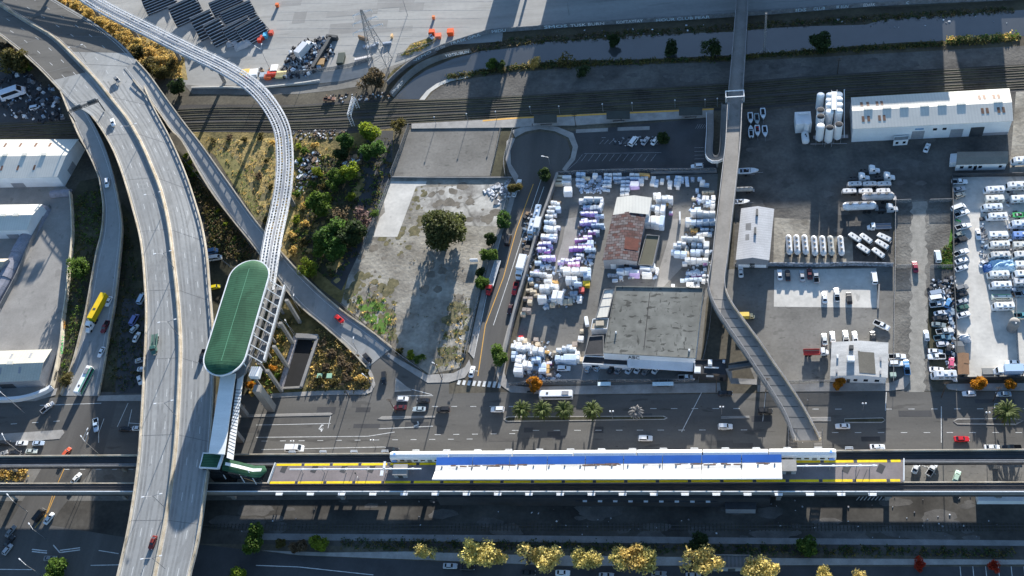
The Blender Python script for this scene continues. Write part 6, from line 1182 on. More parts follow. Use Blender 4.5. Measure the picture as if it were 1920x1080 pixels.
row([(1093,378,12,12,2.6,'w'),(1113,375,30,11,3,'w',2),(1128,386,5,24,3,'w'),(1101,390,13,10,2,'b'),(1116,392,16,14,2.4,'g'),(1105,402,26,9,2.4,'l'),(1124,406,14,9,2,'b'),(1103,419,26,12,2.6,'l'),(1096,414,10,10,2,'l'),(1121,424,20,9,2.4,'b'),(1131,428,6,5,1,'b'),(1112,436,15,10,2,'m'),(1121,437,6,12,2,'g'),(1090,451,20,10,2.4,'m'),(1102,446,14,8,2,'l'),(1107,458,10,14,2,'b'),(1094,460,16,8,2,'w'),(1088,467,34,11,2.4,'p'),(1107,470,17,11,2.4,'b'),(1110,480,10,9,1.8,'g'),(1088,479,12,8,1.8,'w'),(1080,488,12,8,1.8,'l'),(1064,490,20,10,2,'l'),(1052,493,10,9,1.8,'l'),(1076,496,18,10,2,'m'),(1085,486,8,8,1.6,'w')],
    'in the middle rank, counting southward', 'foam stacks in the middle rank')
row([(1060,506,16,11,2.8,'w'),(1079,510,38,18,3.4,'w',3),(1072,527,18,18,3.8,'w',2),(1084,535,13,14,3.6,'b',1),(1101,514,12,22,2.6,'b'),(1031,520,8,12,3,'w'),(1028,530,12,14,3.6,'w'),(1022,543,16,20,4,'w',2),(1017,562,14,18,3.8,'w',1),(1038,529,8,7,1.2,'o'),(1044,531,7,6,1.2,'o'),(1040,540,13,16,3.4,'w'),(1046,558,17,26,4,'w',2),(1034,562,8,8,1.6,'b'),(1036,573,8,10,1.6,'c'),(1026,576,7,7,1.4,'g'),(1076,552,12,12,2,'g'),(1065,567,14,12,1.4,'c'),(1087,562,8,14,1.8,'w')],
    'in the tall mid-yard cluster, counting southward', 'foam stacks in the tall cluster')
row([(995,525,8,10,1.6,'b'),(997,532,8,8,1.6,'c'),(993,545,10,8,1.8,'c'),(1000,548,10,9,1.8,'c'),(1006,554,9,8,1.6,'c'),(990,561,15,10,2,'t'),(994,568,8,12,2.2,'c'),(988,584,14,12,2.4,'t'),(981,590,8,10,1.8,'c'),(1009,526,7,9,1.4,'t'),(1006,537,6,9,1.4,'b')],
    'among street wall crates, counting southward', 'crates and foam by the street wall')
row([(977,637,10,10,2,'w'),(972,647,12,10,2.4,'w'),(966,652,12,14,2.6,'w'),(978,656,14,16,3.4,'w',2),(988,654,12,16,3.4,'w',2),(965,668,10,18,2.6,'b'),(973,676,10,20,3.4,'w'),(980,672,10,16,3,'w'),(973,694,14,26,4,'w',2),(984,640,8,10,1.4,'c'),(1008,646,7,9,1.4,'c'),(1010,660,18,18,3.6,'w',2),(1006,676,14,16,3,'b'),(990,686,16,18,2.8,'w',2),(1004,692,10,10,1.6,'g'),(1017,692,13,20,2.2,'b',2),(994,663,7,9,1.6,'w'),(1026,693,7,18,1.4,'o'),(1030,704,8,9,2,'t'),(1030,682,9,6,1.2,'m'),(1005,638,8,10,1.2,'t')],
    'in the street corner pile, counting along', 'foam stacks in the corner pile')
row([(1023,662,14,8,1.2,'o',1),(1042,662,8,9,1.8,'c'),(1053,658,16,12,3,'w'),(1062,655,12,12,3.2,'w'),(1068,652,8,12,3.2,'w'),(1075,657,10,14,3.4,'w'),(1051,675,16,16,3.2,'b',2),(1064,674,12,20,3.4,'b',1),(1074,674,12,20,3.4,'b',1),(1083,670,8,22,3,'w'),(1090,676,8,12,1.4,'c'),(1078,645,9,10,1.2,'t'),(1091,622,6,9,1.6,'c'),(1089,636,9,12,1.4,'w')],
    'behind the parked white wagon, counting eastward', 'foam stacks behind the white wagon')
row([(1232,368,12,14,3.2,'w'),(1246,376,26,18,3.6,'w',3),(1252,372,7,10,3.4,'w'),(1222,390,10,12,2.4,'b'),(1233,394,8,22,3.2,'w',1),(1243,394,8,24,3.2,'w',1),(1220,417,18,24,3.8,'w',2),(1232,418,9,26,3.6,'w',1),(1241,418,8,28,3.2,'b',1),(1251,382,5,10,1.6,'o'),(1256,388,5,6,1,'c'),(1258,400,6,8,1.4,'m')],
    'beside the sheds, counting southward', 'foam stacks beside the sheds')
row([(1308,394,10,10,2.6,'b'),(1301,399,5,6,1.4,'b'),(1318,402,38,16,3.8,'w',4),(1318,418,38,14,3.0,'b',4),(1291,417,10,18,3,'w',1),(1297,427,7,10,1.4,'c'),(1302,433,11,9,1.4,'o'),(1297,421,6,8,1.6,'w'),(1321,432,13,9,2,'b'),(1317,440,18,9,2,'w',2),(1331,440,7,10,1.8,'b'),(1299,450,36,12,3.4,'w',4),(1270,463,12,14,3,'w'),(1278,459,14,12,3,'w'),(1267,474,14,12,2.4,'b'),(1276,478,20,14,2.8,'b',2),(1288,475,7,18,2.4,'c',1),(1301,461,8,12,2.6,'w'),(1312,462,8,12,2.6,'b'),(1304,475,16,14,2.6,'b',2),(1318,474,8,12,2.4,'g'),(1324,462,9,20,3.2,'w',1),(1326,476,7,16,3,'w',1),(1306,490,36,14,3,'w',4),(1322,494,6,9,2,'m'),(1284,495,8,10,1.8,'w'),(1322,507,5,10,1.8,'w'),(1306,513,24,8,1.6,'b'),(1306,517,16,6,1.4,'m'),(1296,525,34,8,1.6,'b',5),(1320,518,6,10,2,'w'),(1319,528,6,10,2,'w'),(1294,533,12,9,1.6,'w'),(1304,536,14,6,1,'w'),(1262,536,6,4,.8,'w'),(1289,513,5,5,1,'b')],
    'beside the footbridge, counting southward', 'foam stacks beside the footbridge')
row([(1171,510,24,15,3.2,'b',2),(1190,514,16,16,3.4,'l',1),(1210,508,18,16,3.6,'w',1),(1224,503,10,18,3,'w',1),(1232,509,5,14,1.8,'w'),(1213,516,16,14,3.6,'w',1),(1149,517,16,8,1.4,'g'),(1164,521,6,8,1.4,'b'),(1153,526,9,6,1.2,'b')],
    'at the rusty gable, counting eastward', 'foam stacks at the rusty gable')
c_wr = mat('wrap_white', (.66,.67,.68), .2, 1, .7, island=.25); c_wb = mat('wrap_blue', (.36,.44,.56), .3, 1, .7, island=.3); c_lk = mat('crate_brown', (.24,.18,.12), .3, 1, .9, island=.4)
def debris(name, poly, n, smax, cols, label, seed=1, hmax=.8):
    rr = random.Random(seed); xs = [p[0] for p in poly]; ys = [p[1] for p in poly]
    def inside(x, y):
        c = False; j = len(poly)-1
        for i in range(len(poly)):
            if (poly[i][1] > y) != (poly[j][1] > y) and x < (poly[j][0]-poly[i][0])*(y-poly[i][1])/(poly[j][1]-poly[i][1])+poly[i][0]: c = not c
            j = i
        return c
    mb = MB(); k = 0
    while k < n:
        x, y = rr.uniform(min(xs),max(xs)), rr.uniform(min(ys),max(ys))
        if not inside(x,y): continue
        k += 1; p = W(x,y,0); s = rr.uniform(.25,1)**2*smax+.2; h = rr.uniform(.15,hmax); mb.box((p.x,p.y,.05+h/2), (s,s*rr.uniform(.3,1),h), rr.uniform(0,3.1), rr.randrange(len(cols)), rr.uniform(.6,1))
    return solid(name, mb, cols, label=label, cat='debris', kind='stuff')
c_w = mat('debris_white', (.62,.63,.65), .2, 1, .8, island=.3); c_d = mat('debris_dark', (.05,.05,.055), .3, 1, .8, island=.4); c_b = mat('debris_blue', (.25,.33,.42), .3, 1, .8, island=.4); c_t = mat('debris_brown', (.24,.16,.10), .3, 1, .9, island=.4); c_g = mat('debris_grey', (.2,.2,.21), .3, 1, .8, island=.4)
debris('foam_scrap', [(1085,335),(1130,335),(1130,362),(1085,362)], 150, 1.6, [mat('foam_scraps', (.45,.52,.62), .3, 1, .9, island=.4)], 'loose pale foam scraps strewn below the back fence rows', 20, .6)
for i, (pl, n, l) in enumerate((([(1040,380),(1050,380),(1030,520),(1000,520),(1010,470)], 90, 'white wrap scraps between stacks along the street wall'), ([(1090,380),(1130,380),(1125,430),(1110,500),(1060,520),(1085,440)], 140, 'wrap scraps and crates between stacks of middle rank'), ([(1300,370),(1340,365),(1330,540),(1290,540),(1280,470)], 140, 'wrap scraps between stacks beside the footbridge'), ([(960,640),(1030,640),(1035,712),(965,705)], 120, 'wrap scraps filling the street corner pile'), ([(1010,500),(1100,500),(1090,575),(1020,580)], 110, 'wrap scraps round the tall mid-yard cluster'), ([(1160,495),(1240,498),(1230,525),(1145,528)], 60, 'wrap scraps at the rusty gable'))):
    debris('foam_scrap', pl, n, 1.7, [c_wr, c_wr, c_wb, c_lk], l, 30+i, 1.1)
debris('encampment_debris', [(555,300),(600,285),(605,320),(585,350),(560,345)], 150, 2.2, [c_w,c_d,c_d,c_t,c_b], 'white and dark rubbish heap on embankment beside the guideway', 2, 1.2)
debris('encampment_debris', [(640,300),(680,290),(672,312),(645,318)], 40, 2.5, [c_w,c_d,c_t], 'small rubbish heap under embankment trees', 3)
debris('rail_side_debris', [(540,245),(650,243),(655,262),(545,262)], 110, 1.2, [c_w,c_d,c_g,c_t,c_d,c_t], 'rubbish strewn along the railway edge', 4, .6)
debris('rail_side_debris', [(610,178),(720,172),(735,186),(640,192)], 80, 1.1, [c_w,c_d,c_d,c_t], 'rubbish strewn under trees by the signal bridge', 5, .6)
debris('scrap_debris', [(0,140),(40,130),(100,165),(125,225),(70,232),(0,215)], 300, 2.2, [c_w,c_d,c_d,c_d,c_g,c_d,c_b], 'heaps of mixed scrap in the western yard', 6, 1.4)
debris('scrap_debris', [(545,95),(570,75),(615,72),(630,100),(580,145),(535,148),(528,135)], 420, 2.0, [c_d,c_d,c_g,c_d,c_b,c_w], 'dark scrap piled round the white tanker in arena yard', 7, 1.6)
debris('wreck_debris', [(1742,525),(1790,520),(1792,712),(1775,712),(1780,560),(1745,550)], 260, 2.0, [c_d,c_d,c_g,c_w,c_b], 'car parts heaped between the wrecks', 8, 1.0)
debris('wreck_debris', [(1840,390),(1850,385),(1850,500),(1838,500)], 70, 1.6, [c_w,c_d,c_g,c_b], 'odd junk between campers at the lane edge', 9, .9)
debris('wreck_debris', [(1886,345),(1904,345),(1908,560),(1890,560)], 130, 1.8, [c_d,c_g,c_b,c_w,c_t], 'junk between the two camper ranks', 10, .9)
debris('street_debris', [(985,400),(1020,390),(1008,470),(985,530),(975,530)], 150, 2.0, [c_d,c_g,c_b,c_w,c_t], 'junk heaped around campers by foam yard wall', 11, .9)
debris('lot_debris', [(930,345),(958,338),(955,370),(935,385),(905,360)], 70, 2.6, [c_w,c_g,c_w], 'broken pale timber at the vacant lot corner', 12, .5)
debris('tracks_litter', [(400,935),(1900,930),(1900,1010),(400,1005)], 80, .5, [c_w,c_g], 'pale litter scattered over shaded freight ground', 13, .3)
debris('tracks_litter', [(1000,62),(1900,15),(1900,45),(1010,75)], 60, .9, [c_w,c_g], 'pale litter along the creek bank', 14, .3)
debris('lot_debris', [(1148,258),(1245,255),(1245,272),(1150,275)], 50, 1.4, [c_w,c_d,c_g], 'junk among wrecks in railway station lot', 15, .6)
debris('lot_debris', [(470,130),(495,128),(540,130),(535,146),(455,148)], 40, 2.0, [c_w,c_d,c_t], 'mixed junk beside bright bins in arena yard', 16, .8)
debris('crates_debris', [(990,675),(1050,665),(1048,715),(1000,718)], 120, 1.6, [c_t,c_w,c_d,c_b,c_g], 'mixed crates and wrap in yard corner', 17, .9)
debris('scrap_debris', [(555,330),(575,352),(565,372),(545,360)], 30, 1.6, [c_w,c_t], 'thin rubbish trail on the dry slope', 18, .5)

# ================================================================== FENCES AND WALLS
def fence(pts, h, label, name='fence', m=None, every=3.0, cat='fence', top=True):
    ln = [W(x,y,0) for x,y in pts]; d = sum((b-a).length for a,b in zip(ln,ln[1:])); ln = cr(ln, max(3,int(d/every)+1)) if len(pts) > 2 else [ln[0].lerp(ln[1],i/max(1,int(d/every))) for i in range(int(d/every)+1)]
    r = empty(name, ln[len(ln)//2], label=label, cat=cat); mb = MB(); strip_wall(mb, ln, .05, .05, h-.05); part(r, 'mesh_panel', mb, m or m_chain)
    mb = MB()
    for p in ln: mb.tube(p, p+Vector((0,0,h)), .06, 5)
    if top: strip_wall(mb, ln, .09, h-.09, h)
    part(r, 'post_frame', mb, m_steel); return r
def wall(pts, h, w, label, m, name='wall', cat='wall', z0=0):
    ln = [W(x,y,0) for x,y in pts]; ln = cr(ln, max(8,len(pts)*8)); mb = MB(); strip_wall(mb, ln, w, z0, h); return solid(name, mb, m, label=label, cat=cat)
wall([(1046,331),(1031,375),(1013,425),(997,480),(978,545),(963,600),(947,672),(938,705)], 2.8, .9, 'thick grey sloping wall between side street and foam yard', m_gconc, 'yard_wall')
fence([(1046,329),(1150,324),(1343,322)], 2.4, 'chain fence behind the foam stacks along the station lot'); wall([(1220,326),(1344,323)], 1.0, .8, 'low kerb wall behind the eastern foam stacks', m_gconc, 'kerb_wall')
fence([(955,724),(1040,718),(1300,716)], 2.2, 'dark fence along pavement before the big building', 'fence', m_mesh)
fence([(1336,550),(1330,620),(1310,716)], 2.4, 'chain fence between big building and eastern lot')
wall([(1378,500),(1450,499),(1530,500),(1600,498),(1674,500)], 2.3, .3, 'graffiti covered grey wall below the tank trailers', mat('scrawled_wall', (.16,.17,.19), .5, .9, .85, c2=(.42,.45,.5), fine=.25, fscale=1.6), 'yard_wall')
fence([(1678,378),(1677,500),(1675,600),(1674,720)], 2.2, 'chain fence along the western edge of the alley'); fence([(1680,381),(1707,380)], 2.2, 'gate fence at alley head, western leaf'); fence([(1742,380),(1784,379)], 2.2, 'gate fence at alley head, eastern leaf')
fence([(1680,503),(1708,502)], 2.2, 'pale crossbar gate in alley, western leaf'); fence([(1744,503),(1786,503)], 2.2, 'pale crossbar gate in alley, eastern leaf')
wall([(1784,336),(1786,420),(1787,520),(1791,600),(1794,714)], 2.3, .25, 'dark board fence between alley and camper lot', m_dsteel, 'board_fence', 'fence'); wall([(1784,333),(1850,331),(1985,330)], 2.2, .25, 'dark board fence north of the camper lot', m_dsteel, 'board_fence', 'fence'); wall([(1795,713),(1870,712),(1985,711)], 2.2, .25, 'dark board fence at the southern end of camper lot', m_dsteel, 'board_fence', 'fence')
fence([(1903,565),(1906,640),(1910,710)], 2.0, 'thin fence at the eastern edge of camper lot lane')
fence([(1425,722),(1500,718),(1556,718)], 2.0, 'chain fence along pavement west of the workshop')
fence([(768,240),(752,285),(734,332)], 3.0, 'tall pale fence along western side of fenced car park'); wall([(734,333),(820,334),(960,334)], .7, .5, 'grey wall between fenced car park and vacant lot', m_gconc, 'lot_wall'); fence([(940,243),(930,290),(920,331)], 2.2, 'fence dividing car park from grass strip')
fence([(962,246),(946,300),(948,332)], 2.0, 'fence between grass strip and turning circle'); fence([(731,342),(712,395),(690,440),(682,470)], 2.4, 'rusty fence along western edge of the vacant lot')
fence([(957,345),(940,420),(915,500),(893,580),(872,670)], 2.2, 'chain fence between vacant lot and side street pavement')
fence([(640,572),(690,618),(740,660),(790,695)], 1.4, 'pale rail fence along the long ramp beside vacant lot')
fence([(335,290),(420,390),(475,468)], 1.6, 'thin fence down the shaded slope beside long ramp')
fence([(395,470),(430,500),(450,512)], 1.8, 'wire fence by vans under the green roof')
wall([(360,166),(420,165),(480,166),(560,158),(600,152)], 1.0, .6, 'pale concrete barrier along arena storage yard', m_concl, 'barrier'); fence([(500,145),(580,137),(650,127),(700,112)], 2.2, 'dark screened fence below arena storage yard', 'fence', m_mesh)
wall([(588,132),(600,112),(612,92),(622,74)], 2.4, 1.6, 'dark green container wall in arena storage yard', m_dsteel, 'screen_wall'); wall([(614,73),(634,75)], 2.4, 1.6, 'short dark green end wall in arena storage yard', m_dsteel, 'screen_wall'); wall([(674,73),(690,78)], 2.4, .8, 'brown panel wall beside pylon foot', c_t, 'screen_wall')
fence([(740,132),(775,112),(808,98),(816,92)], 1.2, 'guard rail along access road by the pylon'); fence([(745,104),(780,92),(806,83),(822,74)], 1.0, 'kerb rail round the green verge below pylon')
fw = [(727,160),(745,142),(772,120),(795,106),(815,97),(837,88),(870,77),(917,63),(955,59),(1010,55),(1135,46),(1335,34),(1465,25),(1650,11),(1930,-2)]
fwall = wall(fw, 2.4, .4, 'long curved creek floodwall covered in pale graffiti lettering', mat('flood_wall', (.17,.175,.185), .3, .6, .9, c2=(.24,.25,.265), fine=.15), 'flood_wall')
for s, x0, y0, x1, y1, z in (('HOUR CLUB FEAR',1226,41,1335,34,.3),('KOFTAYFAY',1155,45,1206,41.5,.4),('SMOS',1020,54,1065,51,.4),('TUSK BURN',1068,51,1136,46.5,.4),('JAMR BUN',1555,17,1592,15,.4),('EDARK',1618,13,1640,11.5,.4),('KIDS',1478,23.5,1515,21,.4),('CLUB',1524,20,1547,18.5,.4),('OMEN',1700,8,1730,6,.4),('MIDU',922,62.3,950,59.3,.4),('TRASK OPUL',842,86,905,66,.3),('VEX ION',816,96.5,836,88.5,.4),('NEMO',776,117,808,100,.3)):
    a, b = W(x0,y0,0), W(x1,y1,0); d = b-a; L_ = d.length; me_w = L_/(len(s)*1.45); writing(fwall, s, 2.3, (a+b)/2+Vector((0,-.3,z)), math.atan2(d.y,d.x), m_redb if len(s) % 2 else mat('graffiti_blue', (.60,.72,.82), .3, 1, .8), me_w, 'graffiti')
# slanted creek revetment with big lettering
A = cr([W(x,y,.3) for x,y in [(738,182),(765,150),(800,124),(840,108),(885,98)]], 24); B = cr([W(x,y,1.9) for x,y in [(730,172),(756,142),(790,116),(832,100),(880,91)]], 24)
mb = MB(); mb.loft([[a, b, b-Vector((0,0,1.9)), a-Vector((0,0,.3))] for a, b in zip(A, B)]); rev = solid('creek_revetment', mb, m_asphold, label='sloping grey creek revetment with white graffiti below floodwall bend', cat='embankment')
for s, (x0,y0), (x1,y1) in (('YOTSUBLIN', (832,107),(884,97)), ('ORNEFUT', (735,176),(757,154))):
    a, b = W(x0,y0,1.7), W(x1,y1,1.7); d = b-a; o = writing(rev, s, 2.2, (a+b)/2+Vector((0,-.6,.25)), math.atan2(d.y,d.x), m_redb, d.length/(len(s)*1.5), 'graffiti')
# culvert in the triangle
cv = empty('culvert', W(560,680,0), label='dark open concrete culvert with pale side walls in triangle lot', cat='culvert')
q = [W(556,632,.1),W(597,634,.1),W(566,727,.1),W(527,729,.1)]; mb = MB(); mb.face(q); part(cv,'channel_water',mb,m_black)  # near-black colour paints in the shade of a deep channel
mb = MB(); strip_wall(mb,[q[0],q[3]],1.6,0,1.1); part(cv,'side_wall',mb,mat('graffiti_side', (.33,.30,.30), .4, .9, .9)); mb = MB(); strip_wall(mb,[q[1],q[2]],1.2,0,1.1); part(cv,'side_wall',mb,m_gconc); mb = MB(); strip_wall(mb,[q[0],q[1]],2.0,0,1.3); part(cv,'head_wall',mb,m_gconc); mb = MB(); strip_wall(mb,[q[2],q[3]],.8,0,.7); part(cv,'foot_wall',mb,m_conc)
fence([(520,596),(545,616),(556,630)], 1.6, 'dark fence descending to the culvert head')
# ================================================================== TREES AND PLANTS
def crown_mesh(name, n, seed, squash=.8, leaf=.16, hollow=.45, lobes=7):
    rr = random.Random(seed); mb = MB(); L_ = []
    for i in range(lobes):
        a = rr.uniform(0,6.28); t = rr.uniform(.15,.68); L_.append((Vector((t*math.cos(a), t*math.sin(a), rr.uniform(-.35,.55)*squash)), rr.uniform(.28,.52)))
    L_.append((Vector((0,0,.1)), .5))
    for i in range(n):
        c, r = rr.choice(L_); d = Vector((rr.gauss(0,1), rr.gauss(0,1), rr.gauss(0,1))).normalized(); p = c+d*r*(hollow+(1-hollow)*rr.random()**.6)*rr.uniform(.8,1.12); p.z *= squash
        s = leaf*rr.uniform(.5,1.25); u = Vector((rr.gauss(0,1), rr.gauss(0,1), rr.gauss(0,.6))).normalized(); v = u.cross(Vector((rr.gauss(0,1), rr.gauss(0,1), rr.gauss(0,1)))).normalized()
        mb.add([p-u*s, p+v*s*.55, p+u*s, p-v*s*.55], [(0,1,2,3)])
    me = mb.mesh(name, m_leaf); return me
CROWN = {'full': [crown_mesh('crown', 3000, s, .95, .1, .5, 10) for s in (1,2,3)], 'big': [crown_mesh('crown', 10000, 21, 1.0, .072, .5, 18)], 'loose': [crown_mesh('crown', 1700, s, .95, .095, .3, 12) for s in (4,5,6)], 'thin': [crown_mesh('crown', 230, s, .9, .12, .2, 10) for s in (7,8)], 'shrub': [crown_mesh('foliage', 420, s, .62, .17) for s in (9,10,11)]}
def trunk_mesh(seed):
    rr = random.Random(seed); mb = MB(); mb.tube((0,0,0),(rr.uniform(-.05,.05),rr.uniform(-.05,.05),.55),.07,7,.045)
    for k in range(5): a = 6.28*k/5+rr.uniform(-.4,.4); r = rr.uniform(.18,.34); mb.tube((0,0,rr.uniform(.35,.55)),(r*math.cos(a),r*math.sin(a),rr.uniform(.72,.92)),.03,5,.01)
    return mb.mesh('trunk', m_trunk)
TRUNK = [trunk_mesh(s) for s in (1,2,3)]
GN = {'g': (.085,.165,.035), 'd': (.05,.08,.027), 'y': (.24,.30,.03), 'Y': (.80,.66,.23), 'o': (.55,.24,.02), 'k': (.13,.11,.035), 'b': (.17,.125,.075), 'W': (.74,.56,.18), 'K': (.088,.098,.034), 'r': (.48,.05,.02), 'v': (.17,.11,.105), 'a': (.66,.47,.15), 'm': (.11,.18,.03)}
tc_ = [0]
def tree(x, y, R, H, kind, c, label, name='tree', group=None, cat='tree', squash=1.0):
    """x,y: crown centre in the photo; R crown radius, H total height"""
    R *= 1.22; H = max(H, R*1.5); k = tc_[0] = tc_[0]+1; p = W(x, y, H-R*.75); f_ = rnd(.88,1.1); col = tuple(v*f_*rnd(.97,1.03) for v in GN[c])
    o = empty(name, (p.x,p.y,0), label=label, cat=cat, group=group); cr_ = CROWN[kind][k % len(CROWN[kind])]
    q = link('crown', cr_, o, (0,0,H-R*.8), rnd(0,6.2), col); q.scale = (R,R,R*squash)
    t = link('trunk', TRUNK[k % 3], o, (0,0,0), rnd(0,6), None); s = max(.5,H-R*.25); t.scale = (s*1.0,s*1.0,s); return o
def shrub(x, y, R, c, label, group=None, name='shrub', kind='shrub'):
    k = tc_[0] = tc_[0]+1; p = W(x, y, R*.4); o = link(name, CROWN[kind][k % len(CROWN[kind])], None, (p.x,p.y,R*.42), rnd(0,6), GN[c], label=label, cat='shrub', group=group); o.scale = (R,R,R*.9); return o
bt = tree(832,432,8.4,14.0,'big','K','big broad dark olive tree alone in the vacant lot')
for q in bt.children:
    if q.name.startswith('crown'): q.rotation_euler = (0, 0, 1.2); q.scale = (10.8, 10.0, 8.6)
for x,y,R,c,l in ((941,414,3.3,'g','round dark green street tree north of the black van'),(921,450,2.7,'d','dark street tree level with the big olive tree'),(917,479,3.1,'m','bright yellow-green street tree above the flatbed'),(899,510,1.9,'d','small dark street tree beside white frame in lot'),(905,530,2.9,'m','leafy yellow-green street tree beside red lorry cab'),(934,668,3.6,'m','leafy street tree by the crosswalk'),(1024,327,2.9,'d','dark tree beside the yard wall near turning circle'),(1245,259,2.8,'d','dark tree in the railway station lot'),(965,352,2.6,'k','scrubby olive tree at lot corner by broken timber')): tree(x,y,R,R*1.9,'full',c,l,group='street trees')
tree(1010,327-76,1.2,2.5,'loose','d','tiny shrub tree on turning circle pavement') if False else None
for x,y,R,c,kd,l in ((691,250,4.4,'y','full','yellow-green tree by the railway at driveway head'),(650,268,4.0,'g','full','bright green tree left of the yellow-green one by railway'),(700,283,4.6,'g','full','tall bright green tree beside the driveway'),(748,236,3.4,'k','loose','thin olive tree at fence corner by railway platform'),(655,325,4.4,'y','full','yellow-green embankment tree, middle height'),(632,330,3.6,'m','full','mid green embankment tree beside yellow-green one'),(627,345,3.2,'m','loose','small bright embankment tree below the middle ones'),(603,383,5.6,'m','full','broad leafy embankment tree near the dry slope'),(640,400,4.5,'b','thin','bare grey-brown tree between leafy embankment trees'),(681,404,5.2,'v','thin','purplish bare tree at the vacant lot fence'),(658,371,2.2,'y','loose','slim yellow shoot tree in the dark driveway edge'),(618,437,5.8,'g','full','large green tree at embankment foot, western'),(664,440,5.8,'d','full','large round dark tree beside vacant lot fence'),(630,470,5.2,'g','full','green tree lowest on the embankment'),(600,462,4.4,'m','full','pale green tree at the dry slope foot'),(576,505,4.0,'y','loose','yellow-green shrub tree by the long ramp edge'),(703,400,2.0,'m','loose','small green tree squeezed against lot fence'),(595,322,2.2,'y','loose','small bright tree by the rubbish heap'),(640,290,3.0,'d','full','dark tree behind the rubbish heap')): tree(x,y,R,R*1.75,kd,c,l,group='embankment trees')
for x,y,R,c,kd,l in ((700,148,5.4,'b','full','brown leafless-looking tree mass left of the creek head'),(684,156,4.0,'b','thin','spindly brown tree beside brown tree mass'),(924,120,2.6,'m','full','green tree on creek bank, western of pair'),(938,124,2.4,'d','full','dark green tree on creek bank, eastern of pair'),(1003,118,2.6,'a','loose','sunlit golden bush tree on the creek shore'),(1062,108,4.4,'k','thin','hazy bare tree on creek shore'),(1152,78,3.0,'d','full','dark tree at the far creek edge'),(1257,92,3.6,'d','full','round dark tree standing in creek, western'),(1335,92,4.2,'d','loose','grey spreading tree standing in creek near footbridge'),(1537,79,5.2,'d','full','wide dark tree on creek shore east of footbridge'),(1093,134,2.8,'d','loose','small dark tree on shaded creek dirt')): tree(x,y,R,R*1.6,kd,c,l,group='creek trees')
for x,y,R,c,kd,l in ((30,112,7.0,'k','full','olive tree at the western frame edge by highway'),(14,96,5.0,'b','full','brownish tree at upper western frame edge'),(45,122,3.6,'m','full','bright green tree by western scrap yard'),(146,504,4.6,'m','loose','flat-topped yellow-green tree by the boundary wall'),(330,166,4.4,'d','full','dark tree between viaduct and guideway'),(125,712,2.6,'k','loose','straggly tree at ramp foot')): tree(x,y,R,R*1.6,kd,c,l)
# golden dry hedge between highway and guideway
for i,(x,y,R) in enumerate(((118,3,4),(140,12,4.4),(165,25,4.6),(188,42,4.6),(212,52,5),(236,68,5),(258,82,5.2),(282,97,5.6),(302,113,6),(318,122,5))): tree(x,y,R*.62,R*.9,'full','a' if i < 9 else 'k','golden dry tree, %s of the band between highway and guideway counting downhill' % ORD[i],group='golden dry trees beside the guideway',squash=.8)
for i,(x,y,R) in enumerate(((262,100,4),(285,122,4.4),(303,138,4))): tree(x,y,R,R*1.3,'full','k','dark olive tree, %s below the golden band beside highway' % ORD[i],squash=.8)
# autumn bushes
for x,y,R,l in ((1004,722,2.9,'round orange autumn bush at foam yard corner'),(1574,719,2.1,'orange autumn tree before the workshop corner'),(1838,721,2.5,'larger orange autumn tree by the camper lot fence'),(1895,720,2.0,'smaller orange autumn tree by the camper lot fence')): tree(x,y,R,R*1.7,'full','o',l)
for x,y,R,c,l in ((1724,1058,1.9,'r','bright red tree by the southern car park, western'),(1864,1062,1.8,'r','bright red tree by the southern car park, eastern')): tree(x,y,R,R*1.8,'loose',c,l)
yl = ((790,1036,3.3),(806,1040,2.4),(884,1036,4.0),(910,1040,4.4),(935,1044,3.2),(985,1040,4.4),(1006,1046,3.4),(1030,1046,4.4),(1090,1046,4.0),(1108,1056,4.4),(1160,1046,4.4),(1190,1050,4.6),(1215,1054,4.2),(1300,1048,4.2),(1326,1056,4.6),(1410,1064,4.0),(1440,1075,4.0),(1545,1078,2.6),(1610,1082,2.8))
for i,(x,y,R) in enumerate(yl): tree(x,y+rnd(-3,3),R*rnd(.8,1.02),R*rnd(2.2,2.6),'loose' if i not in (1,5,13) else 'thin','Y' if i not in (6,11) else 'W','golden street tree, %s along the southern road counting from the freight yard shrubs' % ORD[i],group='golden trees along the southern road')
for x,y,R,c,l in ((475,1012,4.4,'m','green tree nearest the highway on southern road'),(597,1022,2.9,'y','yellow-green round tree on southern verge'),(525,1020,2.0,'k','low brown shrub tree beside green southern tree'),(560,1026,2.6,'b','dry grey shrub tree left of yellow-green one'),(1314,1018,3.2,'d','dark green tree behind the golden row'),(1512,1023,3.6,'m','lone green tree on shaded southern ground'),(105,1074,4.4,'m','green tree at the lower western frame edge'),(446,1084,3.4,'y','yellow tree cut by the lower frame edge')): tree(x,y,R,R*1.6,'full',c,l)
for x,y,R,c,l in ((770,664,2.6,'y','yellow-green bush pair at vacant lot tip, brighter'),(748,658,2.0,'k','olive bush at vacant lot tip'),(786,672,2.6,'m','dark-bottomed bush at vacant lot tip'),(871,660,1.2,'k','small round bush at lot corner post'),(405,1086,1,'k','') ): 
    if l: shrub(x,y,R,c,l)
for i,(x,y,R,c) in enumerate(((350,292,2,'y'),(355,305,2.2,'y'),(357,317,2.2,'m'),(366,328,2.2,'m'),(374,320,1.6,'y'),(409,394,1.4,'y'),(422,420,1.5,'y'),(440,447,1.5,'m'))): shrub(x,y,R,c,'yellow-green bush, %s down the strip between viaduct and long ramp' % ORD[i],'bushes between viaduct and ramp')
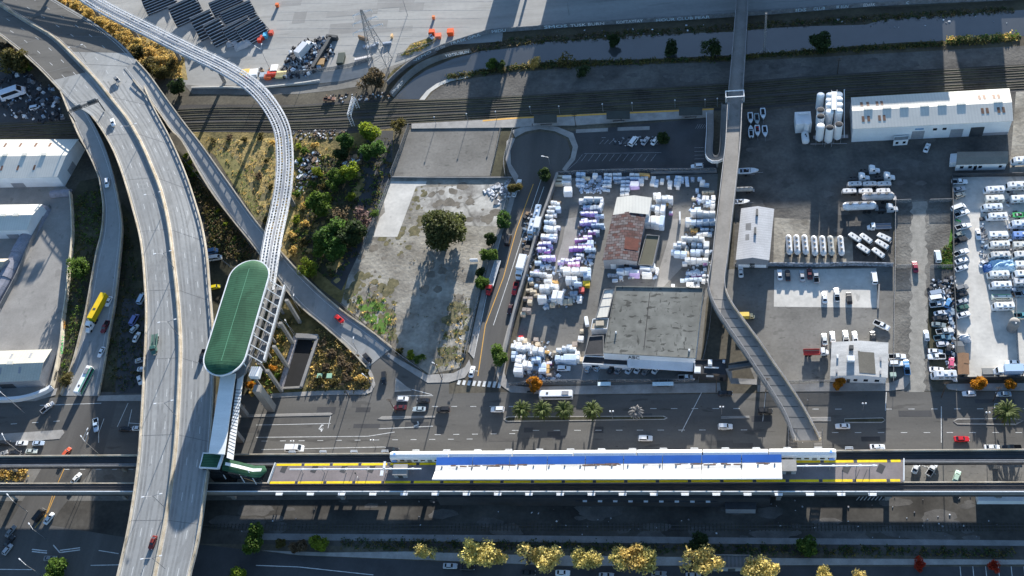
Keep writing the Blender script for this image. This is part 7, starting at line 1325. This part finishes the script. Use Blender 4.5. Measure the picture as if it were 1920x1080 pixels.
for i,(x,y,R,c) in enumerate(((510,655,2,'a'),(525,672,1.6,'k'),(512,690,2,'o'),(520,705,1.8,'m'),(620,665,2.6,'b'),(640,678,2.8,'b'),(655,690,2.6,'b'),(610,690,2.4,'b'),(650,707,2.6,'b'),(630,716,2.4,'k'),(675,712,2.4,'a'),(600,712,2.2,'k'),(592,722,1.8,'k'),(665,668,1.8,'b'),(685,695,1.6,'k'),(468,722,2.6,'o'),(476,735,2.2,'a'))): shrub(x,y,R,c,'dry bush, %s counting eastward through the triangle lot by culvert' % ORD[i],'dry bushes of the triangle lot')
for i,(x,y,R,c) in enumerate(((400,262,1.8,'k'),(430,258,2.2,'b'),(458,262,2.0,'k'),(488,256,2.4,'k'),(512,268,2.2,'a'),(500,300,1.8,'k'),(486,330,2.4,'b'),(508,350,2.0,'k'),(515,385,2.2,'a'),(498,412,1.8,'k'),(560,275,2.2,'y'),(572,282,2.6,'m'),(590,272,2.2,'a'),(562,300,1.8,'y'),(556,365,2.4,'m'),(570,385,2.2,'a'),(556,410,2.6,'y'),(572,420,2.2,'a'),(548,440,2.2,'a'),(570,455,2.6,'k'),(548,470,2.4,'a'),(585,345,2.4,'m'),(605,350,2.0,'k'),(615,372,2.2,'y'))): shrub(x,y,R,c,'rough bush, %s down the slope around the guideway curve' % ORD[i],'rough bushes on the guideway slope')
# palms
def frond(mb, a, L_, rise, rr):
    d = Vector((math.cos(a),math.sin(a),0)); n_ = Vector((-d.y,d.x,0)); prev = None
    for k in range(6):
        t = k/5; p = d*(L_*t*(1-.12*t))+Vector((0,0,rise*math.sin(t*1.9)*L_*.5-t*t*L_*.35)); w = .26*math.sin(.35+t*2.6)+.03; q = (p-n_*w, p+Vector((0,0,.08)), p+n_*w)
        if prev: mb.add([prev[0],prev[1],q[1],q[0]],[(0,1,2,3)]); mb.add([prev[1],prev[2],q[2],q[1]],[(0,1,2,3)])
        prev = q
def palm(x, y, R, H, label, col, dead=False):
    rr = random.Random(int(x)); p = W(x,y,H); o = empty('palm_tree', (p.x,p.y,0), label=label, cat='palm', group='palms of the street medians'); mb = MB(); mb.tube((p.x,p.y,0),(p.x,p.y,H-.2),.42,10,.34); part(o,'trunk',mb,m_trunk)
    mb = MB(); n = 26 if dead else 60
    for i in range(n): frond(mb, i*2.399+rr.uniform(-.15,.15), R*rr.uniform(.8,1.08), rr.uniform(.1,1.15)*(.4 if i < n*.4 else 1), rr)
    me = mb.mesh('fronds', m_leaf); link('crown', me, o, (0,0,H-.1), 0, col)
    if not dead:
        mb = MB()
        for i in range(30): frond(mb, i*2.1, R*.72*rr.uniform(.8,1.1), -.5, rr)
        link('dry_skirt', mb.mesh('skirt', m_leaf), o, (0,0,H-.4), 0, (.16,.11,.05))
PG = (.10,.13,.035)
for x,y,R,l in ((978,767,4.2,'westernmost leafy palm of the cluster of three on median'),(1017,768,4.2,'middle leafy palm of the cluster of three on median'),(1058,768,4.2,'easternmost leafy palm of the cluster of three on median'),(1111,768,4.3,'separate leafy palm east of the cluster of three'),(1888,771,5.2,'big single palm on the eastern median')): palm(x,y,R,5.0,l,PG)
palm(1193,772,3.3,4.5,'small grey withered palm on the median',(.30,.29,.28),True)
# undergrowth
def undergrowth(poly, n, label, cols, seed, smin=.5, smax=1.6):
    rr = random.Random(seed); xs = [p[0] for p in poly]; ys = [p[1] for p in poly]; mb = MB()
    def inside(x, y):
        c = False; j = len(poly)-1
        for i in range(len(poly)):
            if (poly[i][1] > y) != (poly[j][1] > y) and x < (poly[j][0]-poly[i][0])*(y-poly[i][1])/(poly[j][1]-poly[i][1])+poly[i][0]: c = not c
            j = i
        return c
    k = 0
    while k < n:
        x, y = rr.uniform(min(xs),max(xs)), rr.uniform(min(ys),max(ys))
        if not inside(x,y): continue
        k += 1; c = W(x,y,.05); s = rr.uniform(smin,smax); mi = rr.randrange(len(cols))
        for j in range(7):
            p = c+Vector((rr.gauss(0,s*.45),rr.gauss(0,s*.45),rr.uniform(.05,s*.6))); u = Vector((rr.gauss(0,1),rr.gauss(0,1),rr.gauss(0,.7))).normalized()*s*.35; v = u.cross(Vector((rr.gauss(0,1),rr.gauss(0,1),rr.gauss(0,1)))).normalized()*s*.22
            mb.add([p-u,p+v,p+u,p-v],[(0,1,2,3)],mi)
    return solid('undergrowth', mb, cols, label=label, cat='undergrowth', kind='stuff')
ug = {k: mat('weed_'+n, GN[k], .3, 1, .9, island=.35, trans=.3) for k, n in (('a','straw'),('k','olive'),('m','green'),('d','dark'),('b','brown'))}
undergrowth([(385,258),(540,262),(600,262),(650,300),(600,420),(560,480),(520,450),(440,350)], 1000, 'dry and green weeds on the slope round the guideway', [ug['a'],ug['a'],ug['k'],ug['m'],ug['m']], 1, .3, .9)
undergrowth([(112,-6),(136,-8),(345,108),(340,150),(300,140),(262,116),(232,82),(180,43)], 900, 'pale straw grass on the bank beside the highway', [ug['a'],ug['a'],ug['a'],ug['k']], 21, .4, 1.3)
undergrowth([(560,300),(735,260),(735,330),(690,430),(650,520),(600,520),(540,470)], 900, 'rank dark weeds under the embankment trees', [ug['k'],ug['d'],ug['m'],ug['k']], 2)
undergrowth([(340,290),(410,390),(475,470),(470,500),(400,470),(375,380)], 700, 'dark brush between viaduct and long ramp', [ug['k'],ug['d'],ug['b']], 3)
undergrowth([(140,370),(195,345),(192,420),(165,530),(145,650),(112,730),(122,640),(128,540),(138,450)], 700, 'weeds on the verge between graffiti wall and exit ramp', [ug['k'],ug['d'],ug['m']], 4, .4, 1.2)
undergrowth([(505,600),(545,600),(525,725),(500,740),(470,730)], 260, 'golden weeds beside the culvert', [ug['a'],ug['k'],ug['m']], 5)
undergrowth([(590,610),(692,690),(695,722),(685,732),(580,730)], 420, 'brown brush east of the culvert', [ug['b'],ug['k'],ug['a']], 6)
undergrowth([(640,570),(700,520),(745,560),(738,650),(700,625)], 120, 'patchy weeds in the western vacant lot', [ug['m'],ug['k'],ug['a']], 7, .3, 1.0)
undergrowth([(850,560),(885,560),(866,688),(815,690),(830,620)], 110, 'patchy weeds in the eastern vacant lot', [ug['k'],ug['a'],ug['m']], 8, .3, .9)
undergrowth([(830,142),(1000,118),(1360,108),(1540,92),(1900,72),(1900,78),(1540,100),(1360,113),(1000,128),(850,148)], 1300, 'reedy growth along the southern creek edge', [ug['d'],ug['k'],ug['k']], 9)
undergrowth([(740,140),(830,104),(960,72),(1400,44),(1900,12),(1900,24),(1400,56),(960,86),(830,110)], 1300, 'dark weeds on northern creek bank', [ug['b'],ug['d'],ug['k']], 10, .4, 1.2)
undergrowth([(1775,71),(1830,68),(1910,64),(1910,76),(1830,76),(1775,82)], 260, 'sunlit golden reeds at the eastern creek edge', [ug['a'],ug['m'],ug['a']], 11)
undergrowth([(770,470),(880,440),(880,640),(840,690),(760,660)], 60, 'sparse low weeds in the shade of the big tree', [ug['k'],ug['b']], 12, .3, .7)
undergrowth([(1760,470),(1788,450),(1788,505),(1757,503)], 130, 'bright green weeds by the alley fence', [ug['m'],ug['m'],ug['k']], 13, .3, .9)
undergrowth([(0,875),(50,873),(48,900),(0,902)], 160, 'straw-coloured weeds between western viaducts', [ug['a'],ug['a'],ug['b']], 14)
undergrowth([(640,1010),(1400,1022),(1900,1030),(1900,1046),(1300,1038),(640,1030)], 900, 'dark scrub between freight track and southern road', [ug['d'],ug['k'],ug['d']], 16, .4, 1.2)
undergrowth([(195,480),(235,400),(272,560),(268,720),(215,740),(190,640)], 700, 'shaded scrub under the viaduct edge', [ug['d'],ug['k'],ug['d']], 17, .4, 1.1)
undergrowth([(752,104),(775,84),(815,72),(800,90),(765,104)], 110, 'green weeds on the verge by pylon', [ug['m'],ug['a']], 18, .3, .9)

# ================================================================== POLES, PYLONS, BINS, BLEACHERS, PEOPLE
def pylon(x, y, H, wb, label):
    p = W(x,y,0); r = empty('lattice_pylon', p, label=label, cat='pylon'); mb = MB(); lv = [0,.14,.27,.39,.5,.6,.7,.79,.88,1.0]; wf = lambda t: wb*(1-t)**1.25/2+.35
    def cor(t, i): s = ((-1,-1),(1,-1),(1,1),(-1,1))[i]; return Vector((p.x+s[0]*wf(t), p.y+s[1]*wf(t), H*t))
    for a, b in zip(lv, lv[1:]):
        for i in range(4):
            j = (i+1) % 4; mb.tube(cor(a,i),cor(b,i),.16,5); mb.tube(cor(a,i),cor(b,j),.08,4); mb.tube(cor(a,j),cor(b,i),.08,4); mb.tube(cor(b,i),cor(b,j),.07,4)
    part(r,'tower',mb,m_steel)
    for t, l in ((.68,8),(.82,6.5),(.95,5)):
        mb = MB(); c = Vector((p.x,p.y,H*t))
        for s in (-1,1):
            for w_ in (-.5,.5): mb.tube(c+Vector((0,w_,.6)),c+Vector((s*l*.8,0,0))+Vector((0,s*l*.3,0)),.09,4); mb.tube(c+Vector((0,w_,-.5)),c+Vector((s*l*.8,0,0))+Vector((0,s*l*.3,0)),.09,4)
            mb.tube(c+Vector((s*l*.8,s*l*.3,0)),c+Vector((s*l*.8,s*l*.3,-1.5)),.14,5)
        part(r,'crossarm',mb,m_wsteel)
pylon(714,124,34,9,'tall lattice power pylon standing between arena lot and creek')
sb2 = empty('signal_bridge', W(656,222,0), label='pale steel lattice signal bridge across the railway tracks', cat='signal bridge')
a, b = W(664,184,6.5), W(655,218,6.5); mb = MB()
for o_ in (-.7,.7):
    for dz in (0,1.1): e = offs([a,b],o_); mb.tube(e[0]+Vector((0,0,dz)),e[1]+Vector((0,0,dz)),.13,5)
for i in range(12):
    q = a.lerp(b,i/12); q2 = a.lerp(b,(i+1)/12)
    for o_ in (-.7,.7): mb.tube(q+Vector((o_,0,0)),q2+Vector((o_,0,1.1)),.07,4)
    mb.tube(q+Vector((-.7,0,1.1)),q2+Vector((.7,0,1.1)),.07,4)
part(sb2,'truss',mb,m_wsteel)
for e, f in ((a,0),(b,1)):
    mb = MB()
    for s in (-.7,.7): mb.tube((e.x+s,e.y,0),(e.x+s,e.y,6.5),.16,5)
    for k in range(5): mb.tube((e.x-.7,e.y,k*1.3),(e.x+.7,e.y,k*1.3+1.3),.08,4)
    part(sb2,'leg',mb,m_wsteel)
def lamp(x, y, H, label, arms=((2.2,0),), name='street_lamp', group='street lamps', globe=False, m=None):
    p = W(x,y,0); r = empty(name, p, label=label, cat='street lamp', group=group); mb = MB(); mb.tube(p,p+Vector((0,0,H)),.13,6,.08); part(r,'post',mb,m or m_steel)
    for dx,dy in arms:
        mb = MB(); q = p+Vector((dx,dy,H+.25))
        if globe: mb.dome((q.x,q.y,q.z-.2),.32,.4,8,3)
        else: mb.tube(p+Vector((0,0,H-.3)),q,.06,5); mb.box(q,(1.0,.36,.18),math.atan2(dy,dx))
        part(r,'lamp_head',mb,m_wsteel)
for x,y,s in ((1149,785,'by the withered palm'),(1353,777,'by the black hut'),(1617,771,'on the workshop median'),(1846,788,'beside the single palm'),(705,838,'near the shuttle van'),(557,840,'beside the shuttle van')): lamp(x,y,5.5,'slim globe lamp post on the main street '+s,((-.5,0),(.5,0)),'globe_lamp','globe lamps of the main street',True)
for x,y,H,ar,s in ((385,33,11,((-2,2),),'among the dark bleachers'),(505,127,12,((-3,2),(0,3)),'above red and white bins'),(764,28,12,((-2,2),(2,2)),'on the sunlit arena lot'),(1067,28,10,((1.5,.5),),'by the sunlit shadow gap'),(577,136,8,((-1,1),),'in the scrap yard corner'),(700,728,8,((-2,1.5),),'at triangle lot corner'),(350+480,705,8,((-2,1),),'on vacant lot corner pavement'),(671,660,7,((0,2),),'at the culvert ramp kerb'),(563,585,9,((0,2),),'on the long ramp above red car'),(1033,318,8,((-2.5,.4),),'beside the dark yard wall tree'),(872,650,5,((-.8,.5),),'at the side street fence end'),(47,775,14,((-3,2),),'on the western street corner'),(42,852,12,((-2,2.5),),'beside the western car queue'),(188,854,12,((-2,2),(.3,3)),'at the western viaduct edge'),(183,850,12,((1,4),),'leaning pale beside western viaduct'),(86,1010,9,((-2,2),),'at the dark southern crossing'),(77,1078,10,((-3,2),),'at lower western frame corner'),(52,960,10,((-3,2.5),),'beside the parked cars on cross street'),(556,636,9,((-2,3),),'over the culvert head')): lamp(x,y,H,'grey lamp post with bracket arm '+s,ar)
for i,(x,y) in enumerate(((996,213),(1050,212),(1131,208),(1186,206),(1266,201),(1322,200),(1345,198),(878,226),(818,232),(932,222))): lamp(x,y+2,4.6,'small platform lamp, %s of those along the railway platform' % ORD[i],((0,.2),),'platform_lamp','lamps of the railway platform',True)
for i,(x,y) in enumerate(((1433,98),)):
    p = W(x,y,0); r = empty('lattice_mast', p, label='slim pale lattice mast standing in the creek by footbridge', cat='mast'); mb = MB(); H = 22
    for s in ((-.4,-.4),(.4,-.4),(.4,.4),(-.4,.4)): mb.tube(p+Vector((s[0],s[1],0)),p+Vector((s[0]*.5,s[1]*.5,H)),.1,5)
    for k in range(16): mb.tube(p+Vector((-.4,-.4,k*H/16)),p+Vector((.4,.4,(k+1)*H/16)),.07,4); mb.tube(p+Vector((.4,-.4,k*H/16)),p+Vector((-.4,.4,(k+1)*H/16)),.07,4)
    part(r,'mast',mb,m_steel)
    for d in ((-3,-1.4),(3,-1.4)): mb = MB(); mb.tube(p+Vector((0,0,3.4)),p+Vector((d[0],d[1],0)),.14,5); part(r,'brace',mb,m_steel)
for x,y,H,l in ((1570,138,9,'utility pole with crossarms beside railway above silos'),(1343,735,13,'dark utility pole on the pavement by black hut'),(1765,745,11,'utility pole at the alley mouth'),(1436,735,10,'pale utility pole beneath the footbridge'),(743,775,11,'utility pole by the turning lane cars'),(470,735,12,'utility pole cluster beside the lift tower'),(500,752,12,'second utility pole on triangle lot kerb'),(655,745,11,'utility pole at the triangle lot tip'),(829,712,12,'tall utility pole on the vacant lot corner'),(1000,738,11,'utility pole before the orange bush'),(1862,752,10,'utility pole by the single palm'),(1913,712,10,'utility pole at eastern lot corner'),(1080,238,8,'utility pole at turning circle rim')):
    p = W(x,y,0); r = empty('utility_pole', p, label=l, cat='utility pole', group='utility poles'); mb = MB(); mb.tube(p,p+Vector((0,0,H)),.17,7,.11); part(r,'pole',mb,m_trunk); mb = MB(); mb.box((p.x,p.y,H-.5),(2.2,.14,.16)); mb.box((p.x,p.y,H-1.4),(1.6,.14,.16)); part(r,'crossarm',mb,m_trunk)
# bleachers
def bleacher(x, y, L_, D, Hh, rz, label):
    p = W(x,y,1); r = empty('bleacher', (p.x,p.y,0), math.radians(rz), label=label, cat='bleacher', group='portable bleachers of the arena yard'); n = 8; mb = MB(); mf = MB(); mk = MB()
    for i in range(n):
        t = i/(n-1); mb.box((0,-D/2+D*t,.5+Hh*t),(L_,D/n*.34,.1)); mf.box((0,-D/2+D*t-D/n*.4,.3+Hh*t),(L_,D/n*.4,.06))
    for s in (-.5,-.17,.17,.5): mk.tube((s*L_,-D/2,.2),(s*L_,D/2,Hh+.2),.12,5); mk.tube((s*L_,D/2,0),(s*L_,D/2,Hh+.4),.12,5); mk.tube((s*L_,0,0),(s*L_,0,Hh/2),.1,5)
    md = MB(); md.add([(-L_/2,-D/2,.1),(L_/2,-D/2,.1),(L_/2,D/2,Hh+.05),(-L_/2,D/2,Hh+.05)],[(0,1,2,3)]); m_seat = mat('bright_seat', (.50,.51,.52), .15, 1, .5)  # dark backing sheet added so the gaps between slats look shaded
    for nm, q, m in (('shade_backing',md,m_roofd),('seat_slat',mb,m_seat),('foot_slat',mf,m_dsteel),('support_frame',mk,m_dsteel)): link(nm, q.mesh(nm, m), r)
    for s in (-1,1): q = MB(); q.box((s*(L_/2+.15),0,Hh*.6+.4),(.1,D,1.0)); link('side_rail', q.mesh('side_rail', m_steel), r)
    q = MB(); q.box((0,D/2+.1,Hh+.7),(L_,.1,1.2)); link('back_rail', q.mesh('back_rail', m_steel), r)
for x,y,L_,D,Hh,rz,l in ((300,4,16,10,4,28,'westernmost bleacher by guideway'),(352,26,15,10,4.5,30,'second bleacher from guideway'),(388,52,11,12,4.5,32,'front bleacher with reddish opening beside it'),(410,65,9,12,4.2,34,'front bleacher with long grey flank'),(428,14,16,9,3.5,30,'upper bleacher at frame top'),(450,32,16,9,3.5,30,'middle bleacher behind white boards'),(452,62,14,10,3.5,36,'bleacher above torn tarpaulin'),(476,62,13,10,3.5,38,'easternmost bleacher above bins')): bleacher(x,y,L_,D,Hh,rz,'dark slatted portable '+l)
def tarp(x, y, w, d, h, c, label, rz=0, name='tarpaulin'):
    rr = random.Random(int(x*3+y)); p = W(x,y,h/2); n = 9; vs = []; fs = []
    for i in range(n):
        for j in range(n):
            u, v = i/(n-1)*2-1, j/(n-1)*2-1; e = max(abs(u),abs(v)); z = h*(1-max(0,(e-.55)/.45)**1.6)*rr.uniform(.8,1.05) if e < .99 else .03; vs.append((u*w/2*rr.uniform(.94,1.04), v*d/2*rr.uniform(.94,1.04), max(.03,z)))
    for i in range(n-1):
        for j in range(n-1): fs.append((i*n+j,(i+1)*n+j,(i+1)*n+j+1,i*n+j+1))
    mb = MB(); mb.add(vs, fs); return link(name, mb.mesh(name, m_matt), None, (p.x,p.y,.05), rz, c, label=label, cat='tarpaulin')
tarp(1880,497,9.5,5.5,2.6,(.36,.55,.72),'crumpled pale blue tarpaulin draped over a camper mid western rank'); tarp(1853,502,3.4,3.2,1.6,(.05,.14,.38),'small dark blue tarpaulin beside the pale blue one'); tarp(1808,633,4.6,3.2,2.0,(.62,.63,.65),'pale grey tarpaulin over a car by the lane')
tarp(455,83,9,5,1.6,(.45,.46,.48),'torn grey tarpaulin below the bleachers',.5); tarp(435,80,6,4,1.2,(.40,.42,.45),'smaller grey tarpaulin by the bleacher frame',.4); tarp(205,0,1,1,.2,(.4,.4,.4),'') if False else None
def bin_(x, y, w, d, h, c, label, rz=0, name='waste_bin'):
    p = W(x,y,h/2); r = empty(name, (p.x,p.y,.05), rz, label=label, cat='bin'); mb = MB(); mb.loft([[(-w*.44,-d*.42,0),(w*.44,-d*.42,0),(w*.44,d*.42,0),(-w*.44,d*.42,0)],[(-w/2,-d/2,h),(w/2,-d/2,h),(w/2,d/2,h),(-w/2,d/2,h)]]); link('bin_body', mb.mesh('bin_body', m_matt), r, None, 0, c)
    mb = MB(); mb.box((0,0,h+.06),(w*1.04,d*1.04,.12),0,0,.9); link('lid', mb.mesh('lid', m_matt), r, None, 0, tuple(min(1,v*1.15) for v in c))
for x,y,w,d,h,c,l in ((460,138,4.4,4,1.8,(.75,.48,.12),'yellow-orange bin at western end of arena yard barrier'),(466,142,2.4,2.6,1.4,(.70,.06,.02),'small red bin beside the yellow-orange one'),(476,138,4,4,2,(.75,.76,.77),'white bin between red bins on arena yard barrier'),(515,130,3.4,4,2,(.75,.72,.70),'pale pinkish bin above red-orange bins'),(510,140,4.4,3,1.8,(.70,.06,.03),'red bin on the arena yard barrier'),(503,145,3.4,2.6,1.6,(.72,.14,.05),'orange-red bin leaning at arena yard barrier'),(527,141,5,4,1.2,(.75,.62,.30),'flat pale yellow bin at eastern end of arena yard barrier'),(495,142,4,3,1.4,(.35,.4,.45),'grey bin between white and red bins'),
    (810,61,2.6,2.4,2.2,(.72,.10,.02),'orange bin by the creek wall road, upper'),(822,68,2.8,2.6,1.8,(.70,.16,.08),'orange bin by the creek wall road, lower'),(845,61,3.0,3,2.4,(.74,.10,.02),'orange bin standing apart by the creek wall road'),(520,10,1.6,1.6,1.8,(.70,.16,.05),'small orange kiosk on the arena lot'),(813,33,1.3,1.3,1.6,(.70,.22,.08),'small orange barrel casting long shadow on arena lot'),(487,76,2,2,1.8,(.55,.05,.03),'small dark red bin at bleacher back, lower'),(492,71,2,2,1.8,(.55,.06,.03),'small dark red bin at bleacher back, upper'),(498,67,2,2.6,2,(.10,.45,.65),'bright blue bin behind the bleachers'),(508,62,2.4,2.4,1.8,(.55,.08,.05),'red bin heap at the bleacher end'),
    (1798,647,3,2,1.4,(.16,.17,.18),'grey skip by garden sheds, upper'),(1799,658,3,2.6,1.4,(.08,.085,.09),'black skip by garden sheds, lower'),(1674,704,2,1.6,1.4,(.32,.42,.38),'small green-grey bin in the workshop corner lot'),(1853,697,4,2.6,.7,(.22,.22,.21),'low grey skip by camper lot fence'),(600,706,2,2,1.1,(.25,.42,.30),'pale green utility box by culvert, western'),(618,706,2,2,1.1,(.25,.42,.30),'pale green utility box by culvert, eastern'),(640,112,3.2,7,2.4,(.045,.06,.052),'dark green container in the arena storage yard'),(601,118,4,4,1.6,(.32,.20,.09),'brown box heap beside container wall'),(735,68,1,2,1.4,(.70,.45,.22),'orange cone-shaped box beside pylon arm'),(1511,269-2,1,1,.8,(.3,.4,.5),'small blue box beside the gas tank'),(1002,270,.8,.8,.6,(.5,.5,.5),'')):
    if l: bin_(x,y,w,d,h,c,l)
for i in range(7): bin_(668+i*4.2,112.5-i*.9,1.3,1.3,1.1,(.66,.62,.60),'white crate, %s in the row along arena storage fence counting from the west' % ORD[i],.2,'crate')
for i,(x,y) in enumerate(((685,88),(692,89),(700,86),(706,82),(722,82),(730,81))): bin_(x,y,2.2,1.2,1.0,(.30,.34,.40),'dark framed crate, %s near the pylon foot counting eastward' % ORD[i],.2,'crate')
bin_(1070,594,2,2,1,(.5,.5,.5),'') if False else None
# lone forklifts and small items in the yard
bin_(1100,534,2.6,2.4,1.9,(.65,.45,.04),'yellow forklift body parked beside the tall foam cluster'); bin_(1091,545,2.0,2.4,1.8,(.62,.12,.10),'red machine parked below the yellow forklift')
bin_(977,635,1.6,1.6,1.6,(.70,.02,.02),'bright red drum atop the corner foam pile')
mb = MB(); p = W(1275,412,0); mb.box((p.x,p.y,1.3),(.6,4.2,2.6)); solid('standing_panel', mb, m_wallw, label='tall white panel standing alone in yard lane', cat='panel')
mb = MB(); p = W(889,489,.8); mb.box((p.x,p.y,1.2),(3.2,.5,1.8)); solid('slatted_sign', mb, m_wsteel, label='white slatted sign frame at vacant lot fence', cat='sign')
mb = MB(); p = W(1660,566,.5); strip_wall(mb,[W(1648,535,0),W(1646,580,0)],.5,0,.9); solid('low_wall', mb, m_gconc, label='low broken wall at eastern edge of concrete pad', cat='wall')
for x,y,w,l in ((686,930,26,'plain grey banner screen with scribbles below metro line'),): 
    a, b = W(632,929,0), W(718,929,0); mb = MB(); strip_wall(mb,[a,b],.4,1.2,3.6); o = solid('banner_screen', mb, m_wallg, label='pale screen wall with dark scribbles beneath the metro viaduct', cat='wall'); writing(o,'SKRTOMB',1.6,(a+b)/2+Vector((0,-.3,1.5)),0,m_roofd,1.3,'graffiti')
a, b = W(1830,938,0), W(1960,938,0); mb = MB(); strip_wall(mb,[a,b],2.6,0,2.6); solid('long_trailer', mb, m_wallw, label='long white container row below the eastern metro viaduct', cat='container')
# people
def person(x, y, z, rz, shirt, label, step=.25):
    p = W(x,y,z); me = bpy.data.meshes.new('body'); V = [(0,0,.95),(0,0,1.2),(0,0,1.42),(0,.02,1.55),(0,.03,1.68),(.1,0,.92),(.11,step*.4,.5),(.11,-step*.1,.08),(.11,step*.5,.04),(-.1,0,.92),(-.11,-step*.3,.5),(-.11,-step,.1),(-.11,-step+.16,.05),(.2,0,1.4),(.27,-.08,1.12),(.26,.1,.88),(.26,.13,.8),(-.2,0,1.4),(-.27,.06,1.12),(-.26,-.1,.88),(-.26,-.12,.8)]
    E = [(0,1),(1,2),(2,3),(3,4),(0,5),(5,6),(6,7),(7,8),(0,9),(9,10),(10,11),(11,12),(2,13),(13,14),(14,15),(15,16),(2,17),(17,18),(18,19),(19,20)]
    Rr = [.15,.14,.17,.06,.11,.1,.07,.05,.05,.1,.07,.05,.05,.07,.05,.04,.045,.07,.05,.04,.045]
    me.from_pydata(V, E, []); o = bpy.data.objects.new('person', me); COL.objects.link(o); md = o.modifiers.new('skin','SKIN'); 
    if not me.skin_vertices: me.attributes.new('sv','FLOAT','POINT')
    sv = me.skin_vertices[0].data if me.skin_vertices else None
    if sv:
        for i, r in enumerate(Rr): sv[i].radius = (r, r*.8)
        sv[0].use_root = True
    ms = o.modifiers.new('sub','SUBSURF'); ms.levels = 1; ms.render_levels = 1
    dg = bpy.context.evaluated_depsgraph_get(); m2 = bpy.data.meshes.new_from_object(o.evaluated_get(dg)); bpy.data.objects.remove(o)
    m2.materials.clear()
    for m in (shirt, m_cloth2, m_skin): m2.materials.append(m)
    for f in m2.polygons: c = f.center; f.material_index = 2 if (c.z > 1.5 or c.z < .83 and abs(c.x) > .2) else (0 if c.z > .95 or abs(c.x) > .21 else 1)
    b = link('person', m2, None, (p.x,p.y,z), rz, label=label, cat='person'); mb = MB(); mb.dome((0,.01,1.66),.125,.16,10,4); link('hair', mb.mesh('hair', m_tyre), b); return b
def addskin(): pass
person(668,890,9.06,.6,m_cloth,'person in dark green jacket walking on western platform part'); person(672,897,9.06,1.9,m_wallw,'person in pale top standing just below the green jacket on platform')
person(999,237,.15,.3,m_cloth2,'person in dark clothes walking by westernmost railway canopy'); person(1165,227,.42,2.2,m_cloth2,'person in dark clothes waiting between two railway canopies'); person(888,632,.15,1.2,m_wallw,'person in pale shirt on the side street pavement'); person(1514,752,.15,1.5,m_wallw,'person in pale shirt on shaded pavement west of workshop')
# ================================================================== LIGHT, SKY, CAMERA
wd = bpy.data.worlds.new('World'); SC.world = wd; wd.use_nodes = True; nt = wd.node_tree
for n in list(nt.nodes): nt.nodes.remove(n)
o = nt.nodes.new('ShaderNodeOutputWorld'); bg = nt.nodes.new('ShaderNodeBackground'); sk = nt.nodes.new('ShaderNodeTexSky')
sk.sky_type = 'NISHITA'; sk.sun_disc = False; sk.sun_elevation = SEL; sk.sun_rotation = math.radians(7); sk.altitude = 50; sk.air_density = 1.0; sk.dust_density = .6; sk.ozone_density = 3.0
bg.inputs['Strength'].default_value = .088; nt.links.new(sk.outputs[0], bg.inputs[0]); nt.links.new(bg.outputs[0], o.inputs[0])
sd = bpy.data.lights.new('sun', 'SUN'); sd.energy = 4.8; sd.angle = math.radians(.5); sd.color = (1.0, .95, .87); so = bpy.data.objects.new('sun', sd); COL.objects.link(so)
dv = Vector((math.cos(SA)*math.cos(SEL), math.sin(SA)*math.cos(SEL), -math.sin(SEL))); so.rotation_euler = dv.to_track_quat('-Z', 'Y').to_euler(); so.location = (0, 600, 300)
cd = bpy.data.cameras.new('camera'); cd.sensor_width = 36; cd.lens = 36*2000/1920; cd.clip_end = 6000; cd.clip_start = 1; co = bpy.data.objects.new('camera', cd); COL.objects.link(co)
# camera axes: image right, down, forward expressed in the world
wr = Vector((EX[0],EY[0],EZ[0])); wdn = Vector((EX[1],EY[1],EZ[1])); wf = Vector((EX[2],EY[2],EZ[2]))
M = Matrix((( wr.x, -wdn.x, -wf.x, 0), (wr.y, -wdn.y, -wf.y, 0), (wr.z, -wdn.z, -wf.z, CAMH), (0,0,0,1))); co.matrix_world = M
SC.camera = co
SC.view_settings.view_transform = 'Standard'; SC.view_settings.look = 'None'; SC.view_settings.gamma = 1.0; SC.view_settings.exposure = 1.7
SC.cycles.max_bounces = 6; SC.cycles.diffuse_bounces = 3; SC.cycles.transparent_max_bounces = 8
